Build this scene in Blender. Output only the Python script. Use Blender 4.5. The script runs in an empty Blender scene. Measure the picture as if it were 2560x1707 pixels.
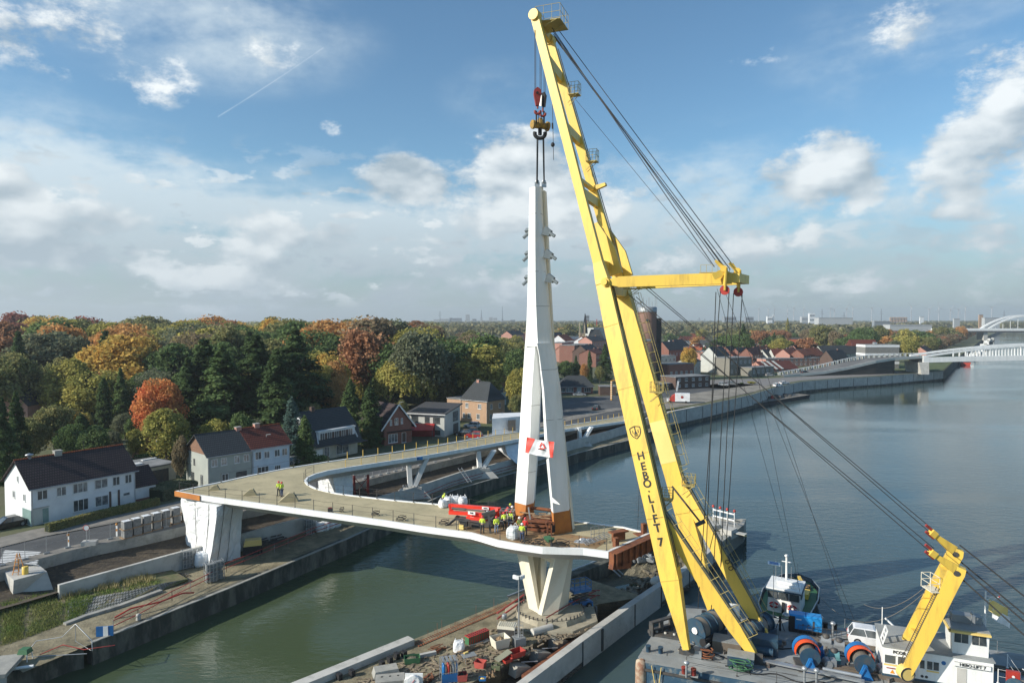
import bpy,math,random
import numpy as np
from mathutils import Vector,Matrix
from mathutils.geometry import tessellate_polygon
R = math.radians
scn = bpy.context.scene
col = scn.collection
# ------------------------------------------------------------------ camera, light, sky
H = 32.0;F = 1707.0;PIT = math.atan(55.5/F)
CP,SP = math.cos(PIT),math.sin(PIT)
cd = bpy.data.cameras.new("camera");cam = bpy.data.objects.new("camera",cd);col.objects.link(cam)
cam.location = (0,0,H);cam.rotation_euler = (R(90)-PIT,0,0)
cd.lens = 24;cd.sensor_width = 36;cd.clip_start = 0.5;cd.clip_end = 20000
scn.camera = cam
scn.view_settings.view_transform = 'Standard';scn.view_settings.look = 'None'
scn.view_settings.exposure = 0.38;scn.view_settings.gamma = 1.0
SUN_AZ,SUN_EL = R(20),R(28)          # light travels towards +X, a little +Y
sd = bpy.data.lights.new("sun",'SUN');sd.energy = 4.7;sd.angle = R(0.5);sd.color = (1.0,0.93,0.82)
so = bpy.data.objects.new("sun",sd);col.objects.link(so)
trav = Vector((math.cos(SUN_EL)*math.cos(SUN_AZ),math.cos(SUN_EL)*math.sin(SUN_AZ),-math.sin(SUN_EL)))
so.rotation_euler = trav.to_track_quat('-Z','Y').to_euler();so.location = (-60,-20,80)
class S:
    """thin wrapper round a node socket so that shader maths reads like maths"""
    def __init__(s,nt,sock): s.nt = nt;s.k = sock
    def _m(s,op,o=None,o2=None,clamp=False):
        n = s.nt.nodes.new('ShaderNodeMath');n.operation = op;n.use_clamp = clamp
        s.nt.links.new(s.k,n.inputs[0])
        for i,x in ((1,o),(2,o2)):
            if x is None: continue
            if isinstance(x,S): s.nt.links.new(x.k,n.inputs[i])
            else: n.inputs[i].default_value = x
        return S(s.nt,n.outputs[0])
    def __add__(s,o): return s._m('ADD',o)
    def __radd__(s,o): return s._m('ADD',o)
    def __sub__(s,o): return s._m('SUBTRACT',o)
    def __rsub__(s,o): return (s*-1.0)+o
    def __mul__(s,o): return s._m('MULTIPLY',o)
    def __rmul__(s,o): return s._m('MULTIPLY',o)
    def __truediv__(s,o): return s._m('DIVIDE',o)
    def mx(s,o): return s._m('MAXIMUM',o)
    def mn(s,o): return s._m('MINIMUM',o)
    def ab(s): return s._m('ABSOLUTE')
    def clamp(s): return s._m('ADD',0.0,clamp=True)
    def pw(s,o): return s._m('POWER',o)
    def sm(s,a,b):
        n = s.nt.nodes.new('ShaderNodeMapRange');n.interpolation_type = 'SMOOTHSTEP'
        s.nt.links.new(s.k,n.inputs[0]);n.inputs[1].default_value = a;n.inputs[2].default_value = b
        return S(s.nt,n.outputs[0])
def noise(nt,vec,scale,detail=4,rough=0.55,out=0,dist=0.0):
    n = nt.nodes.new('ShaderNodeTexNoise');n.inputs['Scale'].default_value = scale
    n.inputs['Detail'].default_value = detail;n.inputs['Roughness'].default_value = rough
    n.inputs['Distortion'].default_value = dist
    if vec is not None: nt.links.new(vec.k if isinstance(vec,S) else vec,n.inputs['Vector'])
    return S(nt,n.outputs[out])
def comb(nt,x,y,z):
    n = nt.nodes.new('ShaderNodeCombineXYZ')
    for i,a in enumerate((x,y,z)):
        if isinstance(a,S): nt.links.new(a.k,n.inputs[i])
        else: n.inputs[i].default_value = a
    return S(nt,n.outputs[0])
def sep(nt,v):
    n = nt.nodes.new('ShaderNodeSeparateXYZ');nt.links.new(v,n.inputs[0])
    return [S(nt,n.outputs[i]) for i in range(3)]
def cmix(nt,f,a,b):
    n = nt.nodes.new('ShaderNodeMix');n.data_type = 'RGBA';n.clamp_factor = True
    if isinstance(f,S): nt.links.new(f.k,n.inputs[0])
    else: n.inputs[0].default_value = f
    for i,x in ((6,a),(7,b)):
        if isinstance(x,S): nt.links.new(x.k,n.inputs[i])
        else: n.inputs[i].default_value = (*x,1) if len(x) == 3 else x
    return S(nt,n.outputs[2])
def cmul(nt,a,b):
    n = nt.nodes.new('ShaderNodeMix');n.data_type = 'RGBA';n.blend_type = 'MULTIPLY';n.inputs[0].default_value = 1
    for i,x in ((6,a),(7,b)):
        if isinstance(x,S): nt.links.new(x.k,n.inputs[i])
        else: n.inputs[i].default_value = (*x,1)
    return S(nt,n.outputs[2])
def px_dir(u,v):                       # direction through a photograph point -> azimuth, elevation (degrees)
    a = (u-1280)/F;b = -(v-853.5)/F
    x,y,z = a,CP+b*SP,-SP+b*CP
    return math.degrees(math.atan2(x,y)),math.degrees(math.atan2(z,math.hypot(x,y)))
def build_world():
    w = bpy.data.worlds.new("World");scn.world = w;w.use_nodes = True
    nt = w.node_tree;nt.nodes.clear()
    out = nt.nodes.new('ShaderNodeOutputWorld');bg = nt.nodes.new('ShaderNodeBackground')
    nt.links.new(bg.outputs[0],out.inputs[0]);bg.inputs[1].default_value = 0.14
    sky = nt.nodes.new('ShaderNodeTexSky');sky.sky_type = 'NISHITA';sky.sun_disc = False
    sky.sun_elevation = SUN_EL;sky.sun_rotation = R(250);sky.air_density = 1.0;sky.dust_density = 0.6;sky.ozone_density = 2.2
    tc = nt.nodes.new('ShaderNodeTexCoord');G = tc.outputs['Generated']
    x,y,z = sep(nt,G)
    az = x._m('ARCTAN2',y) * 57.2958
    el = z._m('ARCSINE') * 57.2958
    base = cmul(nt,S(nt,sky.outputs[0]),SKYTINT)
    n1 = noise(nt,comb(nt,az*0.10,el*0.17,3.1),1.25,9,0.66)         # billows
    n2 = noise(nt,comb(nt,az*0.28,el*0.5,7.7),1.0,7,0.6)
    n3 = noise(nt,comb(nt,az*0.035+el*0.05,el*0.14-az*0.02,1.3),1.0,6,0.6,dist=0.6)  # veils
    n4 = noise(nt,comb(nt,az*0.10,el*0.17,3.1),1.25,3.0,0.5)
    n5 = noise(nt,comb(nt,az*0.10-0.10,el*0.17+0.16,3.1),1.25,3.0,0.5)
    # --- high thin veil: left half low, streaks elsewhere
    def blob(u,v,ru,rv,k=1.0):
        a,e = px_dir(u,v);ra = ru/F*57.3;re = rv/F*57.3
        dx = (az-a)*(1/ra);dy = (el-e)*(1/re)
        return ((dx*dx+dy*dy)*-1.0+1.0).mx(0.0)*k
    veil = blob(330,610,1150,230,1.0) + blob(1250,640,900,170,0.9) + blob(2350,560,620,200,0.95) + blob(500,60,480,170,0.55) \
        + blob(1280,240,230,110,0.35) + blob(2250,120,330,170,0.45) + blob(1750,470,350,200,0.55) + blob(60,420,420,200,0.7)
    vm = (veil*(n3*2.6-0.75) + (n2-0.5)*1.4*veil + (n1-0.5)*1.1*veil).sm(0.02,0.8)
    skyv = cmix(nt,vm*0.8,base,(4.2,4.8,5.1))
    # --- low grey band at the horizon
    low = (el*-1.0).sm(-13.0,-1.0) * (n2*0.5+0.72)
    skyv = cmix(nt,low*0.78,skyv,(2.0,2.42,2.78))
    # --- cumulus
    cu = None
    for b in [(1020,465,170,90,1.35),(1300,470,240,165,1.5),(1215,560,110,60,.8),(1460,490,160,110,.9),(2060,440,170,120,1.2),(2140,440,110,50,.8),
              (2470,380,170,140,1.3),(2520,200,150,110,1.0),(2400,460,110,70,.8),(1880,600,100,60,1.0),(2010,590,80,45,.8),
              (370,190,130,90,.7),(190,90,260,150,.6),(670,130,110,90,.62),(480,60,260,90,.45),(1900,120,160,50,.5),(2240,60,130,90,.5),(20,490,90,90,1.0),(830,310,45,35,.8),
              (60,640,130,60,1.1),(220,650,90,50,1.15),(380,665,80,40,1.2),(450,695,80,40,1.2),(620,600,180,110,.85),(560,690,120,40,.9),(130,560,220,60,.7),(330,540,160,60,.75),
              (860,600,110,60,.7),(780,700,240,50,.7),(1180,720,260,40,.75),(2450,610,130,60,.75),(2280,700,300,45,.7),(1650,650,120,70,.6),(120,730,300,40,.6),(2420,530,90,35,.8),(500,770,500,26,.45)]:
        q = blob(*b);cu = q if cu is None else cu.mx(q)
    n6 = noise(nt,comb(nt,az*0.33,el*0.75,9.1),1.0,7,0.6)
    band = el.sm(0.5,3.5)*(el*-1.0).sm(-15.0,-8.0)*(az*-1.0).sm(-26.0,-6.0)+el.sm(0.5,2.0)*(el*-1.0).sm(-11.0,-5.0)*0.5
    puff = (n6*0.75+n1*0.35).sm(0.56,0.64)*band.clamp()*0.9
    dens = cu*0.8 + (n1-0.5)*3.2*(cu*2.2).clamp() + (n2-0.5)*0.9*(cu*2.2).clamp()
    cm = dens.sm(0.26,0.80).mx(puff)
    lit = ((n4-n5)*4.5 + 0.42 + (n1-n4)*1.6 + (n2-0.5)*0.5 + dens*0.12).clamp()
    ccol = cmix(nt,lit,(2.2,2.7,3.1),(5.9,6.1,6.1))
    hz = (el*-1.0).sm(-22.0,-2.0)                 # low clouds go grey-blue in the distance
    ccol = cmix(nt,hz*0.5,ccol,(2.6,3.15,3.55))
    res = cmix(nt,cm*0.93,skyv,ccol)
    # --- contrail: a thin straight streak
    a1,e1 = px_dir(545,292);a2,e2 = px_dir(808,120)
    dx,dy = a2-a1,e2-e1;L2 = dx*dx+dy*dy
    t = (((az-a1)*dx+(el-e1)*dy)*(1/L2)).clamp()
    ex = az-a1-t*dx;ey = el-e1-t*dy
    dd = (ex*ex+ey*ey)._m('SQRT')
    ct = (dd*-1.0).sm(-0.08,-0.0) * (n2*1.6-0.35)
    res = cmix(nt,ct*0.42,res,(5.2,5.7,6.0))
    nt.links.new(res.k,bg.inputs[0])
SKYTINT = (0.60,0.77,0.80)
build_world()
# ------------------------------------------------------------------ photo point -> place in the world
def G(u,v,z=0.0):
    a = (u-1280)/F;b = -(v-853.5)/F
    x,y,w = a,CP+b*SP,-SP+b*CP
    t = (z-H)/w
    return Vector((x*t,y*t,z))
def D(u,v,Y):
    a = (u-1280)/F;b = -(v-853.5)/F
    x,y,w = a,CP+b*SP,-SP+b*CP
    t = Y/y
    return Vector((x*t,Y,H+w*t))
def XU(u,Y,z):
    dc = Y*CP-(z-H)*SP
    return (u-1280)/F*dc
# ------------------------------------------------------------------ mesh building
class MB:
    def __init__(s): s.v = [];s.f = [];s.m = [];s.sm = []
    def add(s,vs,fs,mi=0,smooth=False):
        o = len(s.v);s.v += [tuple(p) for p in vs]
        for f in fs: s.f.append([i+o for i in f]);s.m.append(mi);s.sm.append(smooth)
        return s
    def box(s,c,d,rz=0.0,mi=0,taper=1.0):
        cx,cy,cz = c;dx,dy,dz = d[0]/2,d[1]/2,d[2]/2;ca,sa = math.cos(rz),math.sin(rz)
        vs = []
        for k,(sx,sy,sz) in enumerate([(-1,-1,-1),(1,-1,-1),(1,1,-1),(-1,1,-1),(-1,-1,1),(1,-1,1),(1,1,1),(-1,1,1)]):
            t = taper if sz > 0 else 1.0
            px,py = sx*dx*t,sy*dy*t
            vs.append((cx+px*ca-py*sa,cy+px*sa+py*ca,cz+sz*dz))
        return s.add(vs,[(0,3,2,1),(4,5,6,7),(0,1,5,4),(1,2,6,5),(2,3,7,6),(3,0,4,7)],mi)
    def b(s,x0,x1,y0,y1,z0,z1,mi=0):
        return s.box(((x0+x1)/2,(y0+y1)/2,(z0+z1)/2),(x1-x0,y1-y0,z1-z0),0,mi)
    def beam(s,p,q,w,h,w2=None,h2=None,side=None,mi=0):
        p,q = Vector(p),Vector(q);d = (q-p).normalized()
        sv = Vector(side) if side is not None else (d.cross(Vector((0,0,1))) if abs(d.z) < .99 else Vector((1,0,0)))
        sv = (sv-d*sv.dot(d)).normalized();up = sv.cross(d)
        w2 = w if w2 is None else w2;h2 = h if h2 is None else h2
        vs = []
        for c,a,b in ((p,w,h),(q,w2,h2)):
            for sx,sy in ((-1,-1),(1,-1),(1,1),(-1,1)): vs.append(c+sv*sx*a/2+up*sy*b/2)
        return s.add(vs,[(0,3,2,1),(4,5,6,7),(0,1,5,4),(1,2,6,5),(2,3,7,6),(3,0,4,7)],mi)
    def tube(s,p,q,r,n=8,r2=None,mi=0,cap=True,smooth=True):
        p,q = Vector(p),Vector(q);d = (q-p).normalized();r2 = r if r2 is None else r2
        a = d.orthogonal().normalized();b = d.cross(a)
        vs = [c+(a*math.cos(t*2*math.pi/n)+b*math.sin(t*2*math.pi/n))*rr for c,rr in ((p,r),(q,r2)) for t in range(n)]
        s.add(vs,[(t,(t+1)%n,n+(t+1)%n,n+t) for t in range(n)],mi,smooth)
        if cap: s.add(vs,[tuple(range(n-1,-1,-1)),tuple(range(n,2*n))],mi)
        return s
    def path(s,pts,r,n=5,mi=0):
        pts = [Vector(p) for p in pts];vs = [];fs = []
        a = None
        for i,p in enumerate(pts):
            d = (pts[min(i+1,len(pts)-1)]-pts[max(i-1,0)]).normalized()
            if a is None: a = d.orthogonal().normalized()
            a = (a-d*a.dot(d)).normalized();b = d.cross(a)
            vs += [p+(a*math.cos(t*2*math.pi/n)+b*math.sin(t*2*math.pi/n))*r for t in range(n)]
        for i in range(len(pts)-1):
            fs += [(i*n+t,i*n+(t+1)%n,(i+1)*n+(t+1)%n,(i+1)*n+t) for t in range(n)]
        return s.add(vs,fs,mi,True)
    def prism(s,pts,z0,z1,mi=0,side_mi=None):
        """pts: outline (x,y) or (x,y,z) with z0/z1 then used as offsets below/above; any polygon"""
        n = len(pts)
        if len(pts[0]) == 3: lo = [(p[0],p[1],p[2]+z0) for p in pts];hi = [(p[0],p[1],p[2]+z1) for p in pts]
        else: lo = [(p[0],p[1],z0) for p in pts];hi = [(p[0],p[1],z1) for p in pts]
        area = sum(pts[i][0]*pts[(i+1)%n][1]-pts[(i+1)%n][0]*pts[i][1] for i in range(n))
        tris = tessellate_polygon([[Vector((p[0],p[1],0)) for p in pts]])
        up = []
        for t in tris:
            a,b,c = [Vector(hi[i]) for i in t]
            up.append(tuple(t) if (b-a).cross(c-a).z > 0 else tuple(reversed(t)))
        s.add(hi,up,mi);s.add(lo,[tuple(reversed(t)) for t in up],mi)
        fs = [(i,(i+1)%n,n+(i+1)%n,n+i) for i in range(n)]
        if area < 0: fs = [tuple(reversed(f)) for f in fs]
        return s.add(lo+hi,fs,mi if side_mi is None else side_mi)
    def sheet(s,pts,mi=0):
        tris = tessellate_polygon([[Vector((p[0],p[1],0)) for p in pts]]);up = []
        for t in tris:
            a,b,c = [Vector(pts[i]) for i in t]
            up.append(tuple(t) if (b-a).cross(c-a).z > 0 else tuple(reversed(t)))
        return s.add(pts,up,mi)
    def strip(s,A,B,mi=0,flip=False,smooth=False):
        n = len(A);fs = [(i,i+1,n+i+1,n+i) for i in range(n-1)]
        if flip: fs = [tuple(reversed(f)) for f in fs]
        return s.add(list(A)+list(B),fs,mi,smooth)
    def loft(s,rings,mi=0,cap=True,smooth=False):
        n = len(rings[0]);vs = [p for r in rings for p in r]
        fs = [(i*n+t,i*n+(t+1)%n,(i+1)*n+(t+1)%n,(i+1)*n+t) for i in range(len(rings)-1) for t in range(n)]
        s.add(vs,fs,mi,smooth)
        if cap: s.add(vs,[tuple(range(n-1,-1,-1)),tuple(range((len(rings)-1)*n,len(rings)*n))],mi)
        return s
    def ring(s,c,prof,n=14,axis='z',mi=0):
        return s.lathe(c,list(prof)+[prof[0]],n,axis,mi,True,False)
    def lathe(s,c,prof,n=14,axis='z',mi=0,smooth=True,cap=True):
        rings = []
        for r,h in prof:
            ring = []
            for t in range(n):
                a = t*2*math.pi/n;x,y = r*math.cos(a),r*math.sin(a)
                p = (x,y,h) if axis == 'z' else ((x,h,y) if axis == 'y' else (h,x,y))
                ring.append((c[0]+p[0],c[1]+p[1],c[2]+p[2]))
            rings.append(ring)
        return s.loft(rings,mi,cap,smooth)
    def ball(s,c,r,n=8,sz=1.0,mi=0):
        prof = [(max(1e-3,math.sin(math.pi*k/n))*r,-math.cos(math.pi*k/n)*r*sz) for k in range(n+1)]
        return s.lathe(c,prof,max(6,n),'z',mi)
    def data(s,name):
        me = bpy.data.meshes.new(name);me.from_pydata(s.v,[],s.f)
        me.polygons.foreach_set('material_index',s.m);me.polygons.foreach_set('use_smooth',s.sm);me.update()
        return me
    def build(s,name,mats,parent=None,local=False):
        me = s.data(name)
        for m in (mats if isinstance(mats,(list,tuple)) else [mats]): me.materials.append(m)
        o = bpy.data.objects.new(name,me);col.objects.link(o)
        if parent is not None:
            o.parent = parent
            if not local and parent.get('_w'):      # vertices were given in world coordinates
                p = parent
                off = Vector((0,0,0))
                while p is not None: off += p.location;p = p.parent
                for v in me.vertices: v.co -= off
        return o
def tag(o,label=None,cat=None,group=None,kind=None):
    if label: o['label'] = label
    if cat: o['category'] = cat
    if group: o['group'] = group
    if kind: o['kind'] = kind
    return o
def thing(name,label,cat,loc=(0,0,0),rz=0.0,group=None,world=False):
    o = bpy.data.objects.new(name,None);col.objects.link(o);o.empty_display_size = 0.3
    o.location = loc;o.rotation_euler = (0,0,rz);tag(o,label,cat,group)
    if world: o['_w'] = 1
    return o
def mk(name,mats,parent,fn,local=False):
    m = MB();fn(m);return m.build(name,mats,parent,local)
def copy_tree(o,parent=None,loc=None,rz=None,label=None,mats=None,scale=None):
    c = o.copy();col.objects.link(c);c.parent = parent
    if loc is not None: c.location = loc
    if rz is not None: c.rotation_euler = (0,0,rz)
    if scale is not None: c.scale = scale if isinstance(scale,(tuple,list)) else (scale,)*3
    if label: c['label'] = label
    for ch in [k for k in KIDS.get(o.name,[])]:
        d = copy_tree(ch,c,mats=mats)
        if mats:
            for nm,m in mats.items():
                if ch.name.split('.')[0] == nm and d.type == 'MESH':
                    d.material_slots[0].link = 'OBJECT';d.material_slots[0].material = m
    return c
KIDS = {}
def freeze(o):                            # remember the children of a prototype before copying it
    KIDS[o.name] = list(o.children)
    for c in o.children: freeze(c)
    return o
# ------------------------------------------------------------------ materials
MATS = {}
def mat(name,c,rough=0.7,metal=0.0,c2=None,sc=1.0,amt=1.0,bump=0.0,bsc=8.0,spec=0.5,stretch=None,grime=None,gsc=0.4,gamt=0.5,detail=5,th=(0.35,0.65)):
    if name in MATS: return MATS[name]
    m = bpy.data.materials.new(name);m.use_nodes = True;nt = m.node_tree
    bs = nt.nodes['Principled BSDF'];bs.inputs['Roughness'].default_value = rough;bs.inputs['Metallic'].default_value = metal
    bs.inputs['Specular IOR Level'].default_value = spec
    geo = nt.nodes.new('ShaderNodeNewGeometry');P = S(nt,geo.outputs['Position'])
    if stretch:
        mp = nt.nodes.new('ShaderNodeMapping');nt.links.new(P.k,mp.inputs[0]);mp.inputs['Scale'].default_value = stretch;P = S(nt,mp.outputs[0])
    cc = None
    if c2 is None: c2 = tuple(x*0.82 for x in c)
    n = noise(nt,P,sc,detail,0.6)
    cc = cmix(nt,n.sm(*th)*amt,c,c2)
    if grime:
        g = noise(nt,P,gsc,6,0.7)
        cc = cmix(nt,g.sm(0.48,0.68)*gamt,cc,grime)
    nt.links.new(cc.k,bs.inputs['Base Color'])
    if bump:
        bp = nt.nodes.new('ShaderNodeBump');bp.inputs['Strength'].default_value = bump;bp.inputs['Distance'].default_value = 0.14
        nb = noise(nt,P,bsc,5,0.6);nt.links.new(nb.k,bp.inputs['Height']);nt.links.new(bp.outputs[0],bs.inputs['Normal'])
    MATS[name] = m;return m
def leafmat(name,c,c2,tr=0.42):
    if name in MATS: return MATS[name]
    c,c2 = [tuple(x*.86+sum(q)/3*.14 for x in q) for q in (c,c2)]
    m = bpy.data.materials.new(name);m.use_nodes = True;nt = m.node_tree;nt.nodes.clear()
    out = nt.nodes.new('ShaderNodeOutputMaterial');df = nt.nodes.new('ShaderNodeBsdfDiffuse');tl = nt.nodes.new('ShaderNodeBsdfTranslucent')
    mx = nt.nodes.new('ShaderNodeMixShader');mx.inputs[0].default_value = tr
    geo = nt.nodes.new('ShaderNodeNewGeometry')
    rnd = S(nt,geo.outputs['Random Per Island'])
    n = noise(nt,S(nt,geo.outputs['Position']),0.22,3,0.6).sm(0.35,0.65)
    cc = cmix(nt,(n*0.75+rnd*0.5-0.12).clamp(),c,c2)
    br = rnd*1.15+1.0
    cc2 = nt.nodes.new('ShaderNodeVectorMath');cc2.operation = 'SCALE';nt.links.new(cc.k,cc2.inputs[0]);nt.links.new(br.k,cc2.inputs['Scale'])
    nt.links.new(cc2.outputs[0],df.inputs[0]);nt.links.new(cc2.outputs[0],tl.inputs[0])
    nt.links.new(df.outputs[0],mx.inputs[1]);nt.links.new(tl.outputs[0],mx.inputs[2]);nt.links.new(mx.outputs[0],out.inputs[0])
    MATS[name] = m;return m
def patmat(name,c,c2,mortar,kind='brick',sx=0.5,sy=0.12,rough=0.8,bump=0.25,gap=0.03,vert=True,noise_amt=0.25):
    """brick / tile courses; vert: courses run up the wall (uses world z), else up the slope"""
    if name in MATS: return MATS[name]
    m = bpy.data.materials.new(name);m.use_nodes = True;nt = m.node_tree
    bs = nt.nodes['Principled BSDF'];bs.inputs['Roughness'].default_value = rough;bs.inputs['Specular IOR Level'].default_value = 0.25
    tc = nt.nodes.new('ShaderNodeTexCoord');x,y,z = sep(nt,tc.outputs['Object'])
    v = comb(nt,x+y if vert else x,z,0.0)
    br = nt.nodes.new('ShaderNodeTexBrick');nt.links.new(v.k,br.inputs['Vector'])
    br.inputs['Color1'].default_value = (*c,1);br.inputs['Color2'].default_value = (*c2,1);br.inputs['Mortar'].default_value = (*mortar,1)
    br.inputs['Scale'].default_value = 1.0;br.inputs['Brick Width'].default_value = sx;br.inputs['Row Height'].default_value = sy;br.inputs['Mortar Size'].default_value = gap*sy*2
    br.offset = 0.5
    g = noise(nt,S(nt,nt.nodes.new('ShaderNodeNewGeometry').outputs['Position']),0.5,5,0.65)
    cc = cmix(nt,g.sm(0.4,0.7)*noise_amt,S(nt,br.outputs['Color']),tuple(k*0.55 for k in c))
    nt.links.new(cc.k,bs.inputs['Base Color'])
    bp = nt.nodes.new('ShaderNodeBump');bp.inputs['Strength'].default_value = bump;bp.inputs['Distance'].default_value = 0.05;bp.invert = True
    nt.links.new(br.outputs['Fac'],bp.inputs['Height']);nt.links.new(bp.outputs[0],bs.inputs['Normal'])
    MATS[name] = m;return m
M_white = mat('white_paint',(0.84,0.84,0.82),0.45,c2=(0.76,0.77,0.75),sc=0.6,grime=(0.50,0.49,0.44),gsc=1.0,gamt=0.26,stretch=(1,1,.14))
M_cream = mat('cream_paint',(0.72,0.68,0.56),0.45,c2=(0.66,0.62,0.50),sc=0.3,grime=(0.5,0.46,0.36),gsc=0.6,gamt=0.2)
M_yel = mat('yellow_paint',(0.78,0.525,0.08),0.45,c2=(0.73,0.49,0.085),sc=0.5,amt=0.9,grime=(0.36,0.22,0.06),gsc=1.5,gamt=0.42,bump=0.06,bsc=1.0,stretch=(1,1,.16))
M_yel2 = mat('faded_yellow_paint',(0.80,0.60,0.20),0.5,c2=(0.72,0.52,0.16),sc=0.25)
M_rust = mat('rusty_steel',(0.22,0.075,0.03),0.9,c2=(0.12,0.045,0.025),sc=1.2,bump=0.2,grime=(0.3,0.13,0.05),gsc=2.0)
M_orust = mat('orange_primer',(0.50,0.19,0.035),0.8,c2=(0.40,0.14,0.03),sc=0.7,grime=(0.28,0.11,0.03),gsc=0.5,gamt=0.6)
M_deck = mat('beige_deck',(0.45,0.385,0.235),0.85,c2=(0.37,0.32,0.195),sc=0.25,grime=(0.22,0.19,0.12),gsc=0.9,gamt=0.4,bump=0.15,bsc=20)
M_conc = mat('concrete',(0.36,0.35,0.31),0.9,c2=(0.26,0.26,0.24),sc=0.5,grime=(0.13,0.13,0.11),gsc=0.9,gamt=0.5,bump=0.2,bsc=5)
M_concl = mat('pale_concrete',(0.50,0.49,0.45),0.9,c2=(0.42,0.41,0.38),sc=0.4,grime=(0.22,0.22,0.19),gsc=0.7,gamt=0.45,bump=0.1)
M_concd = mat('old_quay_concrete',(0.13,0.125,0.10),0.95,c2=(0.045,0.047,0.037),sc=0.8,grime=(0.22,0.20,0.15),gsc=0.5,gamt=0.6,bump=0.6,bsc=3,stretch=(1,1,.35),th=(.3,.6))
M_soil = mat('dark_soil',(0.075,0.058,0.038),1.0,c2=(0.045,0.036,0.026),sc=0.8,grime=(0.13,0.10,0.065),gsc=2.0,gamt=0.5,bump=0.7,bsc=3)
M_sand = mat('sandy_dirt',(0.27,0.235,0.15),1.0,c2=(0.17,0.145,0.09),sc=0.7,grime=(0.10,0.09,0.055),gsc=0.5,gamt=0.7,bump=0.7,bsc=4)
M_asph = mat('asphalt',(0.075,0.078,0.08),0.9,c2=(0.055,0.058,0.06),sc=0.3,grime=(0.12,0.12,0.115),gsc=0.2,gamt=0.5,bump=0.1)
M_pave = mat('paving',(0.24,0.22,0.19),0.9,c2=(0.17,0.16,0.14),sc=0.6,grime=(0.11,0.10,0.09),gsc=0.5)
M_line = mat('road_paint',(0.72,0.72,0.70),0.7)
M_blk = mat('black_rubber',(0.015,0.015,0.017),0.7)
M_dk = mat('dark_steel',(0.045,0.05,0.055),0.6,c2=(0.08,0.07,0.06),sc=2)
M_grey = mat('grey_steel',(0.30,0.32,0.33),0.5,metal=0.3)
M_galv = mat('galvanised_steel',(0.45,0.47,0.48),0.4,metal=0.6)
M_red = mat('red_paint',(0.46,0.045,0.03),0.5,c2=(.32,.04,.03),sc=2)
M_dred = mat('dull_red_paint',(0.30,0.035,0.03),0.6,c2=(0.2,0.03,0.02),sc=2)
M_blue = mat('blue_paint',(0.015,0.16,0.42),0.4,c2=(0.02,0.12,0.32),sc=1)
M_navy = mat('navy_paint',(0.018,0.055,0.10),0.5,c2=(0.03,0.07,0.10),sc=1.2,grime=(0.12,0.08,0.05),gsc=1.3,gamt=0.4)
M_glass = mat('window_glass',(0.035,0.045,0.05),0.08,spec=0.8,c2=(0.10,0.11,0.11),sc=0.8)
M_wire = mat('wire_rope',(0.035,0.035,0.035),0.6,metal=0.3)
M_wirel = mat('pale_rope',(0.22,0.2,0.17),0.7)
M_wood = mat('timber',(0.33,0.22,0.12),0.85,c2=(0.22,0.15,0.09),sc=2.0)
M_sheet = mat('white_sheeting',(0.78,0.79,0.79),0.5,c2=(0.68,0.70,0.71),sc=0.7,bump=1.0,bsc=1.4)
M_green = mat('green_paint',(0.05,0.16,0.07),0.6)
# ------------------------------------------------------------------ setting: water, land, quays
def water_mat():
    m = bpy.data.materials.new('canal_water');m.use_nodes = True;nt = m.node_tree
    bs = nt.nodes['Principled BSDF'];bs.inputs['Roughness'].default_value = 0.10;bs.inputs['IOR'].default_value = 1.33
    P = S(nt,nt.nodes.new('ShaderNodeNewGeometry').outputs['Position'])
    def mp(sx,sy,rz):
        n = nt.nodes.new('ShaderNodeMapping');nt.links.new(P.k,n.inputs[0]);n.inputs['Scale'].default_value = (sx,sy,1);n.inputs['Rotation'].default_value = (0,0,rz);return S(nt,n.outputs[0])
    big = noise(nt,mp(1,1,0.3),0.02,4,0.6)
    px_,py_,_ = sep(nt,P.k)
    cc = cmix(nt,(big*0.7+(px_*-0.018+0.28)).sm(0.38,0.75),(0.052,0.080,0.078),(0.056,0.080,0.042))
    nt.links.new(cc.k,bs.inputs['Base Color'])
    w1 = noise(nt,mp(0.8,2.2,0.35),1.3,3,0.55);w2 = noise(nt,mp(1.0,1.9,-0.3),0.45,3,0.5)
    calm = noise(nt,mp(0.6,1.6,0.2),0.012,3,0.5,dist=0.8).sm(0.36,0.6)
    h = (w1*0.55+w2)*(calm*0.8+0.2)
    bp = nt.nodes.new('ShaderNodeBump');bp.inputs['Strength'].default_value = 0.42;bp.inputs['Distance'].default_value = 0.15
    nt.links.new(h.k,bp.inputs['Height']);nt.links.new(bp.outputs[0],bs.inputs['Normal'])
    r = calm*0.05+0.035;nt.links.new(r.k,bs.inputs['Roughness'])
    return m
water = MB().add([(-3000,-60,0),(6500,-60,0),(6500,6500,0),(-3000,6500,0)],[(0,1,2,3)]).build('water',water_mat());tag(water,kind='structure')
def g2(u,v,z): p = G(u,v,z);return (p.x,p.y)
LZ = 5.0                                   # street level
Q = [(-41.5,57.0),(-38.8,62.2),(-31.5,74.8),(-22.2,92.4),(-10.3,118.4),(0.9,132.6),(15,152),(29,168),(40,186),(46,199)]   # quay edge z 2.1
W1 = [(-52,64.5),(-47.4,70.6),(-38.6,82.1),(-31.4,92.3),(-28.5,95.5),(-15.3,113.5),(-9.6,123),(-1,133),(12,153),(24,169),(35,186),(42,199)]
W2 = [(-62,62),(-54.9,73.2),(-51.5,79),(-46.7,83.8),(-42.5,88.6),(-24.3,114),(-19,121),(-6.3,138),(8,157),(22,176),(34,192),(42,200)]
SHORE = [(46,199),(60,214),(87,246),(105,272),(126.6,297),(150,312),(176,325),(226,357)]
FARS = [(226,357),(329,501),(700,1010),(1309,1820),(2400,3270),(4600,6200)]
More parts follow.
